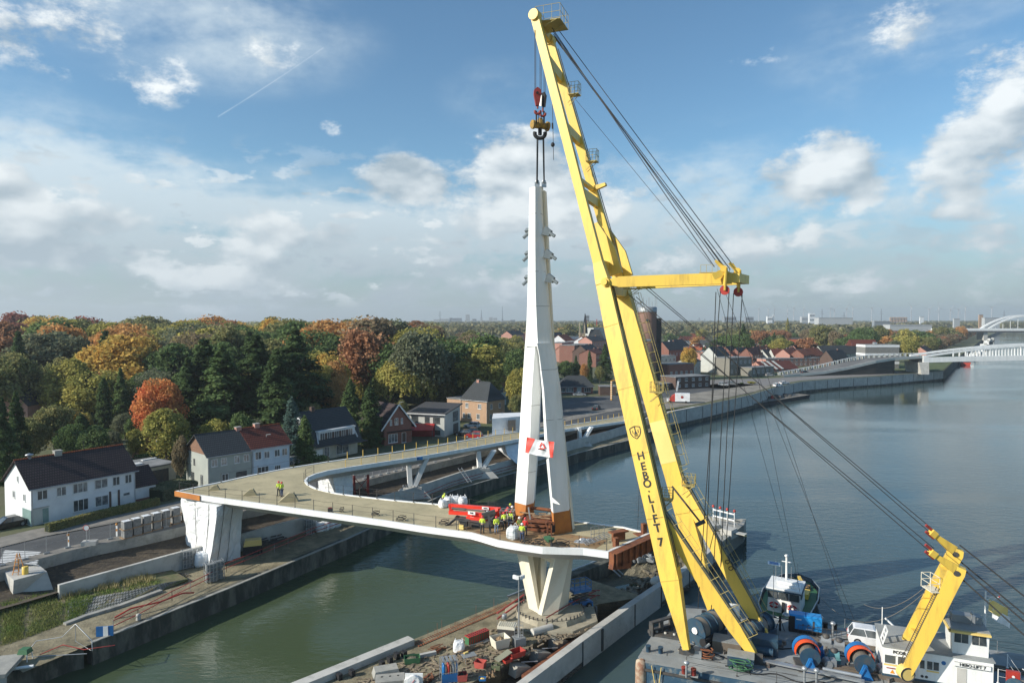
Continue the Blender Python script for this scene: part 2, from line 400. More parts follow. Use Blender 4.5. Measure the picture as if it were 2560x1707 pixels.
land = W2 + SHORE[1:] + FARS[1:] + [(4600,6400),(-2900,6400),(-2900,30),(-75,30)]
M_ground = mat('grass_and_earth',(0.075,0.095,0.035),1.0,c2=(0.10,0.10,0.05),sc=0.08,grime=(0.13,0.11,0.07),gsc=0.3,gamt=0.4,bump=0.5,bsc=2)
ground = MB().sheet([(x,y,LZ-0.02) for x,y in land]).build('ground',M_ground);tag(ground,kind='structure')
# far bank closing the canal, well beyond the arch bridge
fb = MB().sheet([(1450,1850,3.5),(6400,1850,3.5),(6400,6400,3.5),(4650,6400,3.5),(2500,3270,3.5)]).build('terrain',M_ground);tag(fb,kind='structure')
def lerp_poly(A,B,t): return [(a[0]+(b[0]-a[0])*t,a[1]+(b[1]-a[1])*t) for a,b in zip(A,B)]
def resample(P,n):
    P = [Vector(p) for p in P];L = [0]
    for a,b in zip(P,P[1:]): L.append(L[-1]+(b-a).length)
    out = []
    for k in range(n):
        s_ = L[-1]*k/(n-1);i = max(j for j in range(len(L)) if L[j] <= s_+1e-9);i = min(i,len(P)-2)
        out.append(tuple(P[i].lerp(P[i+1],(s_-L[i])/max(1e-9,L[i+1]-L[i]))))
    return out
rq,r1,r2 = resample(Q,40),resample(W1,40),resample(W2,40)
random.seed(3)
m = MB();rows = []
for t in (0,.3,.65,1.0): rows.append([(x,y,2.08 if t == 0 else 2.12+random.uniform(-.08,.08)) for x,y in lerp_poly(rq,r1,t)])
for a,b in zip(rows,rows[1:]): m.strip(a,b)
tag(m.build('terrace_ground',M_sand),kind='structure')
m = MB()
rows = []
for t,z in ((0.03,3.35),(0.35,2.9),(0.7,3.2),(1.0,3.9)): rows.append([(x,y,z+random.uniform(-.15,.15)) for x,y in lerp_poly(r1,r2,t)])
for a,b in zip(rows,rows[1:]): m.strip(a,b)
tag(m.build('excavated_ground',M_soil),kind='structure')
def wall_strip(m,P,z0,z1,t,mi=0,side=1):
    """a wall of thickness t standing along polyline P (thickness to the left for side=1)"""
    P = [Vector(p) for p in P];n = len(P);off = []
    for i,p in enumerate(P):
        d = (P[min(i+1,n-1)]-P[max(i-1,0)]).normalized();off.append(p+Vector((-d.y,d.x))*t*side)
    A0 = [(p.x,p.y,z0) for p in P];A1 = [(p.x,p.y,z1) for p in P];B0 = [(p.x,p.y,z0) for p in off];B1 = [(p.x,p.y,z1) for p in off]
    m.strip(A0,A1,mi,side < 0);m.strip(A1,B1,mi,side < 0);m.strip(B1,B0,mi,side < 0)
    for i,rev in ((0,side > 0),(n-1,side < 0)):
        f = (0,1,2,3);m.add([A0[i],A1[i],B1[i],B0[i]],[f if rev else tuple(reversed(f))],mi)
t = thing('quay_wall','old stained concrete quay wall along the near canal bank under the footbridge','quay wall',(-10,118,0),world=True)
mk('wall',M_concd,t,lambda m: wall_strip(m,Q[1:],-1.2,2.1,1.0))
mk('coping',M_conc,t,lambda m: wall_strip(m,[(x+.04,y-.03) for x,y in Q[1:]],2.104,2.18,0.4))
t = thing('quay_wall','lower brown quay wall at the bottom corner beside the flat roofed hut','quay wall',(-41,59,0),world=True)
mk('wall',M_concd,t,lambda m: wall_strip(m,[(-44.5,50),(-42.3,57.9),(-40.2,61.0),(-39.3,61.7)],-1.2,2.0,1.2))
t = thing('retaining_wall','pale grey concrete retaining wall between terrace and dirt slope','wall',(-30,95,2),world=True)
mk('wall',M_concl,t,lambda m: wall_strip(m,W1[1:],1.8,4.2,0.45))
t = thing('retaining_wall','concrete retaining wall carrying the street above the dark dirt slope','wall',(-30,105,2),world=True)
mk('wall',M_conc,t,lambda m: wall_strip(m,W2,2.3,LZ+.06,1.6))
t = thing('quay_wall','tall grey sheet-panelled quay wall curving along the far bank towards the road bridge','quay wall',(60,214,0),world=True)
mk('wall',M_concl,t,lambda m: wall_strip(m,[(40,186)]+SHORE,0.9,4.7,0.7))
mk('footing',M_concd,t,lambda m: wall_strip(m,[(x+.5,y-.5) for x,y in [(40,186)]+SHORE],-1.2,0.95,1.1))
mk('capping',M_concl,t,lambda m: wall_strip(m,[(x+.1,y-.1) for x,y in [(40,186)]+SHORE],4.704,4.95,1.0))
def joints(m):
    for a,b in zip(SHORE,SHORE[1:]):
        a,b = Vector(a),Vector(b);n = max(1,int((b-a).length/9));d = (b-a).normalized();nn = Vector((d.y,-d.x))
        for k in range(n):
            p = a.lerp(b,k/n)+nn*.02;m.box((p.x,p.y,2.8),(.16,.16,3.6),math.atan2(d.y,d.x))
mk('panel_joint',M_dk,t,joints)
t = thing('quay_wall','far canal bank wall running away beyond the road bridge beside moored boats','quay wall',(329,501,0),world=True)
mk('wall',M_concd,t,lambda m: wall_strip(m,FARS,-1.2,4.6,2.0))
# grassy / stone pitched bank in the near terrace
UB = [G(u,v,z) for u,v,z in ((-160,1552,2.9),(-60,1545,2.9),(0,1532,2.9),(70,1512,2.9),(162,1508,2.8),(239,1490,2.8),(319,1477,2.8),(410,1457,2.7),(470,1447,2.5))]
LB = [G(u,v,z) for u,v,z in ((-160,1690,2.0),(-60,1650,2.0),(0,1621,2.0),(60,1598,2.05),(159,1562,2.05),(210,1542,2.1),(296,1516,2.1),(400,1478,2.12),(470,1452,2.15))]
IB = [Vector(p)+Vector((-3.2,3.0,-0.1)) for p in UB];IB2 = [Vector(p)+Vector((-6,6,-0.5)) for p in UB]
M_bank = mat('bank_earth',(0.10,0.12,0.045),1.0,c2=(0.17,0.14,0.08),sc=0.7,grime=(.06,.05,.03),gsc=.9,bump=0.8,bsc=3)
tag(MB().strip(LB,UB).strip(UB,IB).strip(IB,IB2).build('embankment_ground',M_bank),kind='structure')
def cobbles(m):
    random.seed(5)
    def on(s_,t_):
        i = min(int(s_),len(UB)-2);f = s_-i
        return LB[i].lerp(LB[i+1],f).lerp(UB[i].lerp(UB[i+1],f),t_)
    for k in range(46):
        for j in range(5):
            s_ = 4.1+k*0.085+((j % 2)*.04);t_ = 0.1+j*0.18
            a = on(s_,t_);b = on(s_+.07,t_);c = on(s_+.07,t_+.15);d = on(s_,t_+.15)
            up = Vector((.35,-.25,.9))*(.05+random.random()*.05)
            cen = (a+b+c+d)/4
            q = [p.lerp(cen,.12)+up for p in (a,b,c,d)]
            m.add([a,b,c,d]+q,[(4,5,6,7),(0,1,5,4),(1,2,6,5),(2,3,7,6),(3,0,4,7)])
tag(mk('stone_pitching',mat('pitching_stone',(0.30,0.30,0.28),.9,c2=(0.16,0.16,0.14),sc=1.5,bump=.4),None,cobbles),'grey stone block pitching on the slope below the grass bank','stone pitching')
def ledge(m):
    for i in range(4,len(LB)-2): m.beam(LB[i]+Vector((0.2,-.15,.1)),LB[i+1]+Vector((.2,-.15,.1)),.55,.35)
tag(mk('kerb_ledge',M_conc,None,ledge),'weathered concrete ledge at the foot of the stone pitching','ledge')
def blades(m,pts,n,h,w,seed):
    random.seed(seed)
    for _ in range(n):
        i = random.randrange(len(pts)-1);a,b,sp = pts[i][0],pts[i+1][0],pts[i][1]
        p = Vector(a).lerp(Vector(b),random.random())
        q = Vector(pts[i][2]).lerp(Vector(pts[i+1][2]),random.random());p = p.lerp(q,random.random()**1.0)
        an = random.random()*6.28;hh = h*(.4+random.random());dx,dy = math.cos(an)*w,math.sin(an)*w
        lx,ly = random.uniform(-.5,.5)*hh,random.uniform(-.5,.5)*hh
        m.add([(p.x-dx,p.y-dy,p.z-.05),(p.x+dx,p.y+dy,p.z-.05),(p.x+lx,p.y+ly,p.z+hh)],[(0,1,2)])
L_grass = leafmat('grass_blades',(0.10,0.16,0.03),(0.17,0.17,0.05),.2)
L_dry = leafmat('dry_grass_blades',(0.30,0.25,0.11),(0.20,0.17,0.07),.2)
tag(mk('grass',L_grass,None,lambda m: blades(m,[(LB[i],0,UB[i]) for i in range(0,6)],15000,.22,.045,1)),'green grass on the bank beside the lower quay','grass',kind='stuff')
tag(mk('grass',L_grass,None,lambda m: blades(m,[(UB[i],0,IB[i]) for i in range(2,8)],5000,.22,.05,2)),'sparse grass along the top of the stone bank','grass',kind='stuff')
tag(mk('grass',L_dry,None,lambda m: blades(m,[(UB[i]+Vector((-1,.8,0)),0,IB[i]) for i in range(4,8)],1500,.55,.04,4)),'tall dry grass in front of the pale retaining wall','grass',kind='stuff')
# ------------------------------------------------------------------ streets on the bank
def road(name,L,Rr,z,m_,kind='structure'):
    mm = MB();mm.strip([(x,y,z) for x,y in L],[(x,y,z) for x,y in Rr],0,True);return tag(mm.build(name,m_),kind=kind)
e1 = [(x-1.8*.8,y+1.8*.6) for x,y in W2]
e2 = [(x-8.2*.8,y+8.2*.6) for x,y in W2]
e3 = [(x-12.5*.8,y+12.5*.6) for x,y in W2]
def flipped(A,B,z,name,m_):
    mm = MB();mm.strip([(x,y,z) for x,y in A],[(x,y,z) for x,y in B]);return tag(mm.build(name,m_),kind='structure')
flipped(W2[0:],e1,LZ+.065,'pavement',M_pave)
flipped(e1,e2,LZ+.004,'road',M_asph)
flipped(e2,e3,LZ+.10,'pavement',M_pave)
def zebra(m):
    o = Vector(e1[0])+Vector((1.2,1.5));d = Vector((.53,.85));n = Vector((-.85,.53))
    for k in range(8):
        p = G(45+k*1.5,1407-k*4.1,LZ);m.box((p.x,p.y,LZ+.012),(4.6,.3,.008),-.12)
tag(mk('road_marking',M_line,None,zebra),kind='structure')
# wide street areas of the far quayside
far_road = [(12,170),(28,190),(44,203),(60,218),(88,250),(104,276),(92,292),(70,268),(46,246),(24,236),(2,214),(-4,186)]
tag(MB().sheet([(x,y,LZ+.03) for x,y in far_road]).build('road',M_asph),kind='structure')
yard = [(46,204),(62,220),(92,256),(106,275),(99,279),(80,262),(58,240),(40,222)]
tag(MB().sheet([(x,y,LZ+.06) for x,y in yard]).build('pavement',mat('dusty_yard',(0.26,0.24,0.20),1,c2=(.17,.155,.13),sc=.3,bump=.4)),kind='structure')
tag(MB().sheet([(-70,95,LZ+.02),(-46,125,LZ+.02),(-22,160,LZ+.02),(6,232,LZ+.02),(-16,240,LZ+.02),(-44,172,LZ+.02),(-80,112,LZ+.02)]).build('yard_ground',mat('garden_soil',(.11,.12,.05),1,c2=(.07,.09,.035),sc=.3,grime=(.2,.18,.14),gsc=.2,bump=.4)),kind='structure')
tag(MB().sheet([(88,262,LZ+.03),(128,301,LZ+.03),(178,329,LZ+.03),(228,362,LZ+.03),(222,366,LZ+.03),(170,336,LZ+.03),(118,312,LZ+.03),(78,300,LZ+.03),(60,276,LZ+.03)]).build('road',mat('pale_asphalt',(.2,.19,.18),.9)),kind='structure')
# ------------------------------------------------------------------ the footbridge
ZD = 10.6
def dk(u,v,z=ZD): return G(u,v,z)
near = [dk(*p) for p in ((437,1227),(486,1236),(640,1257),(800,1279),(960,1301),(1050,1315),(1178,1332),(1200,1338),(1244,1351),(1290,1359),(1356,1368),(1458,1371),(1521,1379))]
end = [dk(1626,1332)]
inner = [dk(*p) for p in ((1560,1316),(1433,1300),(1250,1280),(1100,1259),(980,1248),(891,1238),(845,1232),(817,1226),(790,1219),(772,1210),(765,1201),(772,1192),(790,1184),(820,1176),(868,1168,10.4))] \
    + [dk(960,1154,10.0),dk(1047,1141,9.45),dk(1180,1118,8.5),dk(1300,1096,7.6),dk(1410,1073,6.6),dk(1562,1052,5.35)]
outer = [dk(1562,1040,5.35),dk(1410,1063,6.6),dk(1231,1087,8.1),dk(1100,1111,9.3),dk(980,1130,10.0),dk(865,1146,10.4),dk(817,1153,10.55),dk(716,1169),dk(620,1188),dk(549,1204)]
outline = near + end + inner + outer
def inset(P,d):
    n = len(P);out = []
    for i in range(n):
        a,b,c = P[i-1],P[i],P[(i+1) % n]
        e = (b-a).xy.normalized();f = (c-b).xy.normalized();n1 = Vector((-e.y,e.x));n2 = Vector((-f.y,f.x));k = n1+n2
        k = k/max(.5,k.length_squared)*2 if k.length > .1 else n1
        if k.length > 2.2: k = k.normalized()*2.2
        out.append(Vector((b.x+k.x*d,b.y+k.y*d,b.z)))
    return out
area = sum(a.x*b.y-b.x*a.y for a,b in zip(outline,outline[1:]+outline[:1]))
SGN = 1 if area > 0 else -1
br = thing('footbridge','white steel footbridge with beige deck, hairpin bend and long far ramp','bridge',(0,85,ZD),world=True)
ins = inset(outline,SGN*0.28)
mk('deck',M_deck,br,lambda m: m.sheet([p+Vector((0,0,-.10)) for p in outline]))
def ring(m,A,B,mi=0):
    n = len(A);fs = [(i,(i+1) % n,n+(i+1) % n,n+i) for i in range(n)]
    if SGN < 0: fs = [tuple(reversed(f)) for f in fs]
    m.add(list(A)+list(B),fs,mi)
def dz(P,z): return [p+Vector((0,0,z)) for p in P]
def fascia(m):
    ring(m,dz(outline,-.62),dz(outline,.0));ring(m,dz(outline,0),dz(ins,0));ring(m,dz(ins,0),dz(ins,-.12))
mk('fascia',M_white,br,fascia)
M_soff = mat('grey_soffit',(0.50,0.50,0.47),.6,c2=(.42,.42,.40),sc=.4)
i2 = inset(outline,SGN*1.5)
def soff(m):
    A,B = dz(outline,-.62),dz(i2,-1.55);ring(m,B,A)
    tris = tessellate_polygon([[Vector((p[0],p[1],0)) for p in B]])
    m.add(B,[t for t in tris] + [])
mk('soffit',M_soff,br,soff)
# rusty temporary end of the cut span
E0,E1 = near[-1],end[0];ed = (E1-E0).normalized();en = Vector((ed.y,-ed.x,0))
def rusty_end(m):
    o = en*.35
    m.beam(E0+o+Vector((0,0,-.75)),E1+o+Vector((0,0,-.75)),.5,1.5)
    for k in range(7):
        p = E0.lerp(E1,(k+.3)/7)+o*1.8;m.box((p.x,p.y,p.z-.75),(.12,.3,1.5),math.atan2(en.y,en.x)+1.57)
    m.beam(E0+en*.6,E1+en*.6,.7,.06)
    m.beam(E0+o-ed*.1+Vector((0,0,-1.2)),E0+o+ed*3+Vector((0,0,-1.9)),.5,.6)
mk('end_diaphragm',M_rust,br,rusty_end)
def prim(m):
    a,b = near[0],near[1].lerp(near[0],0.1);d = (near[1]-near[0]).normalized();c = outer[-1]
    n_ = Vector((d.y,-d.x,0));m.beam(near[0]+n_*.03+Vector((0,0,-.31)),near[1]+d*1.0+n_*.03+Vector((0,0,-.31)),.06,.64)
    d2 = (outer[-1]-near[0]).normalized();n2 = Vector((-d2.y,d2.x,0));m.beam(near[0]+n2*.03+Vector((0,0,-.31)),near[0]+d2*1.2+n2*.03+Vector((0,0,-.31)),.06,.64)
mk('primer_edge',M_orust,br,prim,)
tag(MB().prism([dk(u,v,ZD-.10) for u,v in ((1150,1320),(1230,1346),(1300,1358),(1400,1368),(1490,1371),(1520,1350),(1440,1338),(1370,1322),(1300,1305),(1200,1305))],-.0,.012).build('rust_stained_deck',mat('rust_stained_deck',(.32,.19,.085),.9,c2=(.27,.2,.11),sc=.5,grime=(.16,.08,.04),gsc=.8,gamt=.8),br))
# railings: posts with wires
def railing(name,label,pts,h,mp,mw,group=None,r=.035,skip=0,wires=(.5,.98),post=None):
    base = pts[0];t = thing(name,label,'railing',tuple(base),world=True,group=group)
    for p in pts:
        if post: post(t,p)
        else: mk('post',mp,t,lambda m: (m.tube(p,p+Vector((0,0,h)),r,5),m.box((p.x,p.y,p.z+.03),(.14,.14,.06))))
    for w in wires:
        wp = []
        for a,b in zip(pts,pts[1:]): wp += [a+Vector((0,0,h*w)),a.lerp(b,.5)+Vector((0,0,h*w-random.uniform(.02,.09)))]
        wp.append(pts[-1]+Vector((0,0,h*w)));mk('wire',mw,t,lambda m: m.path(wp,.014,4))
    return t
def along(P,step):
    L = sum((b-a).length for a,b in zip(P,P[1:]));n = max(2,int(L/step)+1);out = []
    return [Vector(p) for p in resample(P,n)]
EI = 0.35
insn = inset(outline,SGN*EI)
nN = len(near);nI = len(near)+1;nO = nI+len(inner)
railing('railing','thin dark posts and wires along the sunlit near edge of the footbridge',along(insn[0:nN],2.55),1.15,M_dk,M_wire)
railing('railing','posts and sagging wires along the canal side of the hairpin bend',along(insn[nI+1:nI+13],2.4),1.15,M_dk,M_wire)
wp_ = mat('yellow_timber_post',(.62,.42,.10),.7)
railing('railing','yellow posts lining the near edge of the long far ramp',along(insn[nI+14:nI+20],2.9),1.1,wp_,M_wire,r=.05,wires=(.95,))
railing('railing','short yellow posts against dark gardens on the outer edge of the far ramp',along(insn[nO:nO+6],3.0),1.1,wp_,M_wire,r=.065,wires=(.9,))
railing('railing','sparse dark posts on the outer deck edge in front of the grey and blue houses',along(insn[nO+6:nO+10],4.5),1.2,M_dk,M_wire,wires=(.9,))
# V piers of the ramp
def vpier(u,v,zb,top,label,rz=0.25,spread=2.5):
    c = G(u,v,zb);t = thing('bridge_pier',label,'bridge pier',tuple(c),rz,group='V shaped piers of the far ramp')
    h = top-zb
    for sx,q in ((-1,-.55),(1,spread)):
        mk('limb',M_white,t,lambda m: m.loft([[(sx*.3-.38,-.7,.3),(sx*.3+.38,-.7,.3),(sx*.3+.38,.7,.3),(sx*.3-.38,.7,.3)],
                                                 [(q-.36,-.5,h),(q+.36,-.5,h),(q+.36,.5,h),(q-.36,.5,h)]]))
    mk('footing',M_concl,t,lambda m: (m.box((0,0,.2),(3,2.4,.5)),m.box((0,0,-.7),(6,3.6,1.3),0,0,.6)))
    mk('anchor_bolts',M_dk,t,lambda m: [m.tube((math.cos(a)*1.25,math.sin(a)*1.15,.45),(math.cos(a)*1.25,math.sin(a)*1.15,.75),.06,5) for a in [k*.45 for k in range(14)]])
vpier(1030,1222,3.6,8.7,'white V pier of the far ramp nearest the hairpin bend')
vpier(1203,1174,3.6,7.2,'white V pier of the far ramp beside the wrapped abutment')
vpier(1453,1106,2.8,6.4,'small V pier seen between the pylon and the yellow crane leg',spread=2.6)
# sheeted pier at the hairpin tip, and the sheeted piers further on
def wrapped(name,label,rings,seed,bands=True):
    random.seed(seed)
    c = sum((Vector(p) for p in rings[0]),Vector())/len(rings[0]);t = thing('sheeted_pier',label,'bridge pier',tuple(c),world=True)
    def sheet_(m):
        nseg,nlev = 14,16;R_ = []
        for k in range(nlev+1):
            f = k/nlev*(len(rings)-1);i = min(int(f),len(rings)-2);g = f-i;ring_ = [Vector(a).lerp(Vector(b),g) for a,b in zip(rings[i],rings[i+1])]
            loop = [];n = len(ring_);cc = sum(ring_,Vector())/n
            for j in range(n):
                for q in range(nseg):
                    p = ring_[j].lerp(ring_[(j+1) % n],q/nseg);d = (p-cc);d.z = 0
                    loop.append(p+d.normalized()*(random.uniform(-.07,.07)+.07*math.sin(q*1.3+k*.7+j)))
            R_.append(loop)
        m.loft(R_,smooth=False)
    mk('sheeting',M_sheet,t,sheet_)
    if bands:
        def ropes(m):
            r0,r1_ = rings[0],rings[-1]
            for j,f in ((0,.45),(1,.25),(1,.55),(0,.8)):
                n = len(r0);cc = sum((Vector(p) for p in r0),Vector())/n;pts = []
                for rr in rings:
                    p = Vector(rr[j]).lerp(Vector(rr[(j+1) % n]),f);d = p-cc;d.z = 0;pts.append(p+d.normalized()*.17)
                m.path(pts,.035,4)
        mk('lashing',M_dk,t,ropes)
    return t
# ring order: left, ridge, right, back
def ringz(z,us,Ys):
    return [(XU(u,Y,z),Y,z) for u,Y in zip(us,Ys)]
wrapped('sheeted_pier','tall bridge pier wrapped in creased white sheeting at the hairpin tip',[
    ringz(2.1,(466,521,600,560),(86.5,81.5,85,92)),ringz(4.5,(466,530,602,560),(86.5,81.0,85,92)),ringz(7.0,(457,537,604,560),(86.5,80.5,85,92)),ringz(8.6,(452,541,609,560),(86.5,80.2,85,92)),ringz(9.75,(451,541,612,560),(86.2,80.4,85,92))],4)
wrapped('sheeted_pier','white sheeted pier in shade under the inside of the hairpin bend',[
    ringz(3.2,(800,850,885,850),(106,99.5,103,110)),ringz(6.5,(795,840,882,850),(106,99.5,103,110)),ringz(9.3,(785,830,878,850),(105,99.5,104,108))],5,False)
wrapped('sheeted_pier','bulging white sheeted abutment under the far ramp beside the pylon',[
    ringz(3.2,(1255,1300,1345,1300),(146,133,140,152)),ringz(5.0,(1232,1270,1335,1300),(146,134,140,152)),ringz(6.6,(1228,1262,1330,1290),(146,136,142,152))],6,False)
t = thing('abutment_block','low white block with a dark doorway at the top of the far ramp','abutment',tuple(G(1262,1077,8)),world=True)
def ab(m):
    a,b = D(1231,1088,148),D(1312,1088,151);z0,z1 = 7.2,10.7
    m.loft([[(a.x,146,z0),(b.x,150,z0),(b.x,156,z0),(a.x,154,z0)],[(a.x,146,z1),(b.x,150,z1),(b.x,156,z1),(a.x,154,z1)]])
mk('wall',M_sheet,t,ab)
mk('doorway',M_dk,t,lambda m: m.b(XU(1270,147,9),XU(1289,147,9),147.0,148.8,7.9,10.1))
# concrete wedges on the deck
def wedge(u,v,s_,lab):
    c = G(u,v,ZD-.1);t = thing('deck_wedge',lab,'anchor block',tuple(c),R(12),group='wedge shaped anchor blocks on the deck')
    def f(m):
        L,W,h = 2.3*s_,1.0*s_,1.3*s_
        m.add([(-L,-W/2,0),(L*.2,-W/2,0),(L*.2,W/2,0),(-L,W/2,0),(-.35*L,-W/2,h),(-.35*L,W/2,h),(-.1*L,-W/2,h),(-.1*L,W/2,h)],
              [(0,4,6,1),(3,2,7,5),(0,3,5,4),(4,5,7,6),(1,6,7,2),(0,1,2,3)])
    mk('block',M_deck,t,f)
    mk('socket',M_dk,t,lambda m: m.tube((0.03*s_,0,.75*s_),(.14*s_,0,.80*s_),.16*s_,8))
wedge(545,1224,.5,'small anchor wedge on the deck closest to the hairpin tip')
wedge(636,1237,.6,'anchor wedge on the deck, middle one of three')
wedge(738,1252,.82,'largest anchor wedge on the deck beside the two workers')
# ------------------------------------------------------------------ pylon
py = thing('pylon','tall white forked steel pylon hanging from the crane over the footbridge','pylon',(3.2,69,ZD),world=True)
def sec(v,us,Y,dl,dr,back=1.9,zs=None):
    """left corner, front ridge, right corner, rear right, rear left at the height seen at v"""
    z = D(us[1],v,Y).z if zs is None else zs
    uL,uM,uR,uB = us
    L = Vector((XU(uL,Y+dl,z),Y+dl,z));M_ = Vector((XU(uM,Y,z),Y,z));Rr = Vector((XU(uR,Y+dr,z),Y+dr,z))
    B = Vector((XU(uB,Y+dr+back,z),Y+dr+back,z));C = Vector((L.x+.3,L.y+back*.8,z))
    return [L,M_,Rr,B,C]
topz = [sec(466,(1324,1338,1350.5,1355),69,.9,.35,.9),sec(600,(1321,1338,1357,1361),69,.95,.4,1.0),sec(730,(1319,1339,1367,1372),69,1.0,.45,1.1),sec(800,(1316.5,1341.5,1372.5,1377),69,1.0,.5,1.2),sec(866,(1312.5,1345,1377,1383),69,1.0,.6,1.4)]
mk('mast',M_white,py,lambda m: m.loft(topz))
# recessed rear flange and channel beyond the mast; shade put into the beige
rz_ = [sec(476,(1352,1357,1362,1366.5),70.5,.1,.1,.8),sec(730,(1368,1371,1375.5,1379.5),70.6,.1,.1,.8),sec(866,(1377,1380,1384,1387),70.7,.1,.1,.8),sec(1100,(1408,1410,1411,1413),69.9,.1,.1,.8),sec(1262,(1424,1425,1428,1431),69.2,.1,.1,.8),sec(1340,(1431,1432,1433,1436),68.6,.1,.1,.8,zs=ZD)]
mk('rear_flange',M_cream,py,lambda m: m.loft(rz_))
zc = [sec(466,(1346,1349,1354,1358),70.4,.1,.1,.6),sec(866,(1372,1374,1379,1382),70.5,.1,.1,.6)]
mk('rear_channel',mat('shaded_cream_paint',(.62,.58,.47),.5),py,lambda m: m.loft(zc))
legL = [sec(860,(1312.5,1338,1346,1347),69.3,1.0,.6,1.6),sec(977,(1305,1330,1352,1354),69.7,1.1,.7,1.8),sec(1100,(1298,1325,1346,1349),70.1,1.1,.8,1.9),sec(1262,(1287,1315,1334,1338),70.6,1.1,.8,1.9)]
legR = [sec(858,(1340,1342.5,1376,1381),68.7,.5,.7,1.5),sec(890,(1347,1349,1391-8,1395-6),68.6,.5,.8,1.6),sec(977,(1355,1360,1398,1402),68.3,.6,.9,1.7),sec(1100,(1361,1368,1409,1412),68.0,.7,.9,1.8),sec(1282,(1378,1383.5,1423,1428),67.6,.8,1.0,1.9)]
mk('leg',M_white,py,lambda m: m.loft(legL));mk('leg',M_white,py,lambda m: m.loft(legR))
footL = [legL[-1],sec(1318,(1285,1311,1330,1334),70.7,1.1,.8,1.9,zs=ZD-.1)]
footR = [legR[-1],sec(1342,(1384,1387,1430,1434),67.5,.8,1.0,1.9,zs=ZD-.1)]
mk('leg_foot',M_orust,py,lambda m: m.loft(footL));mk('leg_foot',M_orust,py,lambda m: m.loft(footR))
mk('lug',M_white,py,lambda m: m.loft([[D(1376,1243,67.3),D(1381,1243,67.2),D(1383,1254,67.2),D(1376,1254,67.3)],[D(1398,1259,66.9),D(1400,1260,66.8),D(1400,1261,66.8),D(1397,1261,66.9)]]))
mk('weld_seam',mat('seam_grey',(.45,.45,.43),.5),py,lambda m: [m.loft([[p+Vector((0,-.012,-.03)) for p in r_],[p+Vector((0,-.012,.03)) for p in r_]],cap=False) for r_ in [[a.lerp(b,f) + (a.lerp(b,f)-Vector((2.6,70,a.z))).normalized()*.0 for a,b in zip(A,B)] for A,B,f in ((topz[0],topz[1],.5),(topz[1],topz[2],.6),(topz[2],topz[3],.5),(legR[1],legR[2],.4),(legR[2],legR[3],.6),(legL[1],legL[2],.3),(legL[2],legL[3],.5))]])
# cable anchor sockets in three tiers on both sides
M_sock = mat('anchor_grey',(.20,.23,.24),.5,metal=.2)
for k,(v0,v1) in enumerate(((580,588),(637,647),(697,710))):
    uR0 = (1364,1367,1371)[k];uL0 = (1320.5,1320,1319)[k]
    def sk(m):
        a = D(uR0-3,v0-3,69.6);b = D(uR0+13,v0+4,69.4);m.beam(a,b,1.0,.95,.75,.6)
        m.tube(D(uR0+9,v0+1,69.2),D(uR0+23,v0+11,69),.17,10)
    mk('cable_anchor',M_sock,py,sk)
    def sk2(m):
        m.beam(D(uL0+4,v0-5,70.6),D(uL0-1,v0+2,70.4),.6,.6);m.tube(D(uL0+2,v0+2,70.3),D(uL0-12,v0+15,70.2),.17,10)
    mk('cable_anchor',M_sock,py,sk2)
for u,Y in ((1343,69.5),(1360,69.9)):
    def lug(m):
        c = D(u,466,Y);m.box((c.x,c.y,c.z+.15),(.5,.12,.5));m.lathe((c.x,c.y-.1,c.z+.45),[(.12,0),(.2,0),(.2,.2),(.12,.2)],10,'y')
    mk('lifting_lug',M_galv,py,lug)
# banner across the legs
bn = thing('banner','white and red banner with a red triangle emblem tied across the pylon legs','banner',(2.2,67.5,20),world=True)
def bq(u,v,Y=67.4): return D(u,v,Y)
nb = 14;rowsb = []
tl,tr,bl_,brr = (1317,1092),(1392,1104),(1312,1131),(1391,1144)
def bp_(s_,t_,off=0.0):
    tu = 1317+(1386-1317)*s_;tv = 1092+(1104-1092)*s_+2.0*math.sin(s_*3.14);bu = 1313+(1383-1313)*s_;bv = 1131+(1144-1131)*s_+1.5*math.sin(s_*3.14)
    Y = 69.2-1.9*s_ + .09*math.sin(s_*16+t_*3) + .05*math.sin(t_*9)-off
    return D(tu+(bu-tu)*t_,tv+(bv-tv)*t_,Y)
def cloth(m,s0,s1,off,f0=None,f1=None,n=16):
    N = n;g = []
    for j in range(9):
        t_ = j/8;a = s0 if f0 is None else f0(t_);b = s1 if f1 is None else f1(t_)
        g.append([bp_(a+(b-a)*i/N,t_,off) for i in range(N+1)])
    for r_,q_ in zip(g,g[1:]): m.strip(q_,r_,smooth=True)
mk('cloth',mat('banner_white',(.72,.74,.76),.6),bn,lambda m: cloth(m,0,1,0))
mb_r = mat('banner_red',(.68,.07,.05),.6)
mk('red_panel',mb_r,bn,lambda m: cloth(m,0,.3,.02,None,lambda t: .30-.19*t))
mk('red_panel',mb_r,bn,lambda m: (cloth(m,.78,.99,.02,lambda t: .78+.10*t,lambda t: .99-.0*t if t < .5 else .99)))
def emb(m):
    c = bp_(.575,.38,.05);ax = (bp_(.8,.38,.05)-bp_(.35,.38,.05)).normalized();up = Vector((0,0,1))
    for k in range(3):
        a0 = math.radians(90+120*k);a1 = math.radians(90+120*(k+1))
        p = c+(ax*math.cos(a0)+up*math.sin(a0))*.44;q = c+(ax*math.cos(a1)+up*math.sin(a1))*.44
        p2 = p.lerp(q,.10);q2 = p.lerp(q,.78);m.beam(p2,q2,.03,.15)
mk('emblem',mb_r,bn,emb)
def under(m):
    for k in range(14):
        a = bp_(.45+k*.018,.58,.05);m.box(tuple(a),(.06,.02,.09))
mk('lettering',M_dk,bn,under)
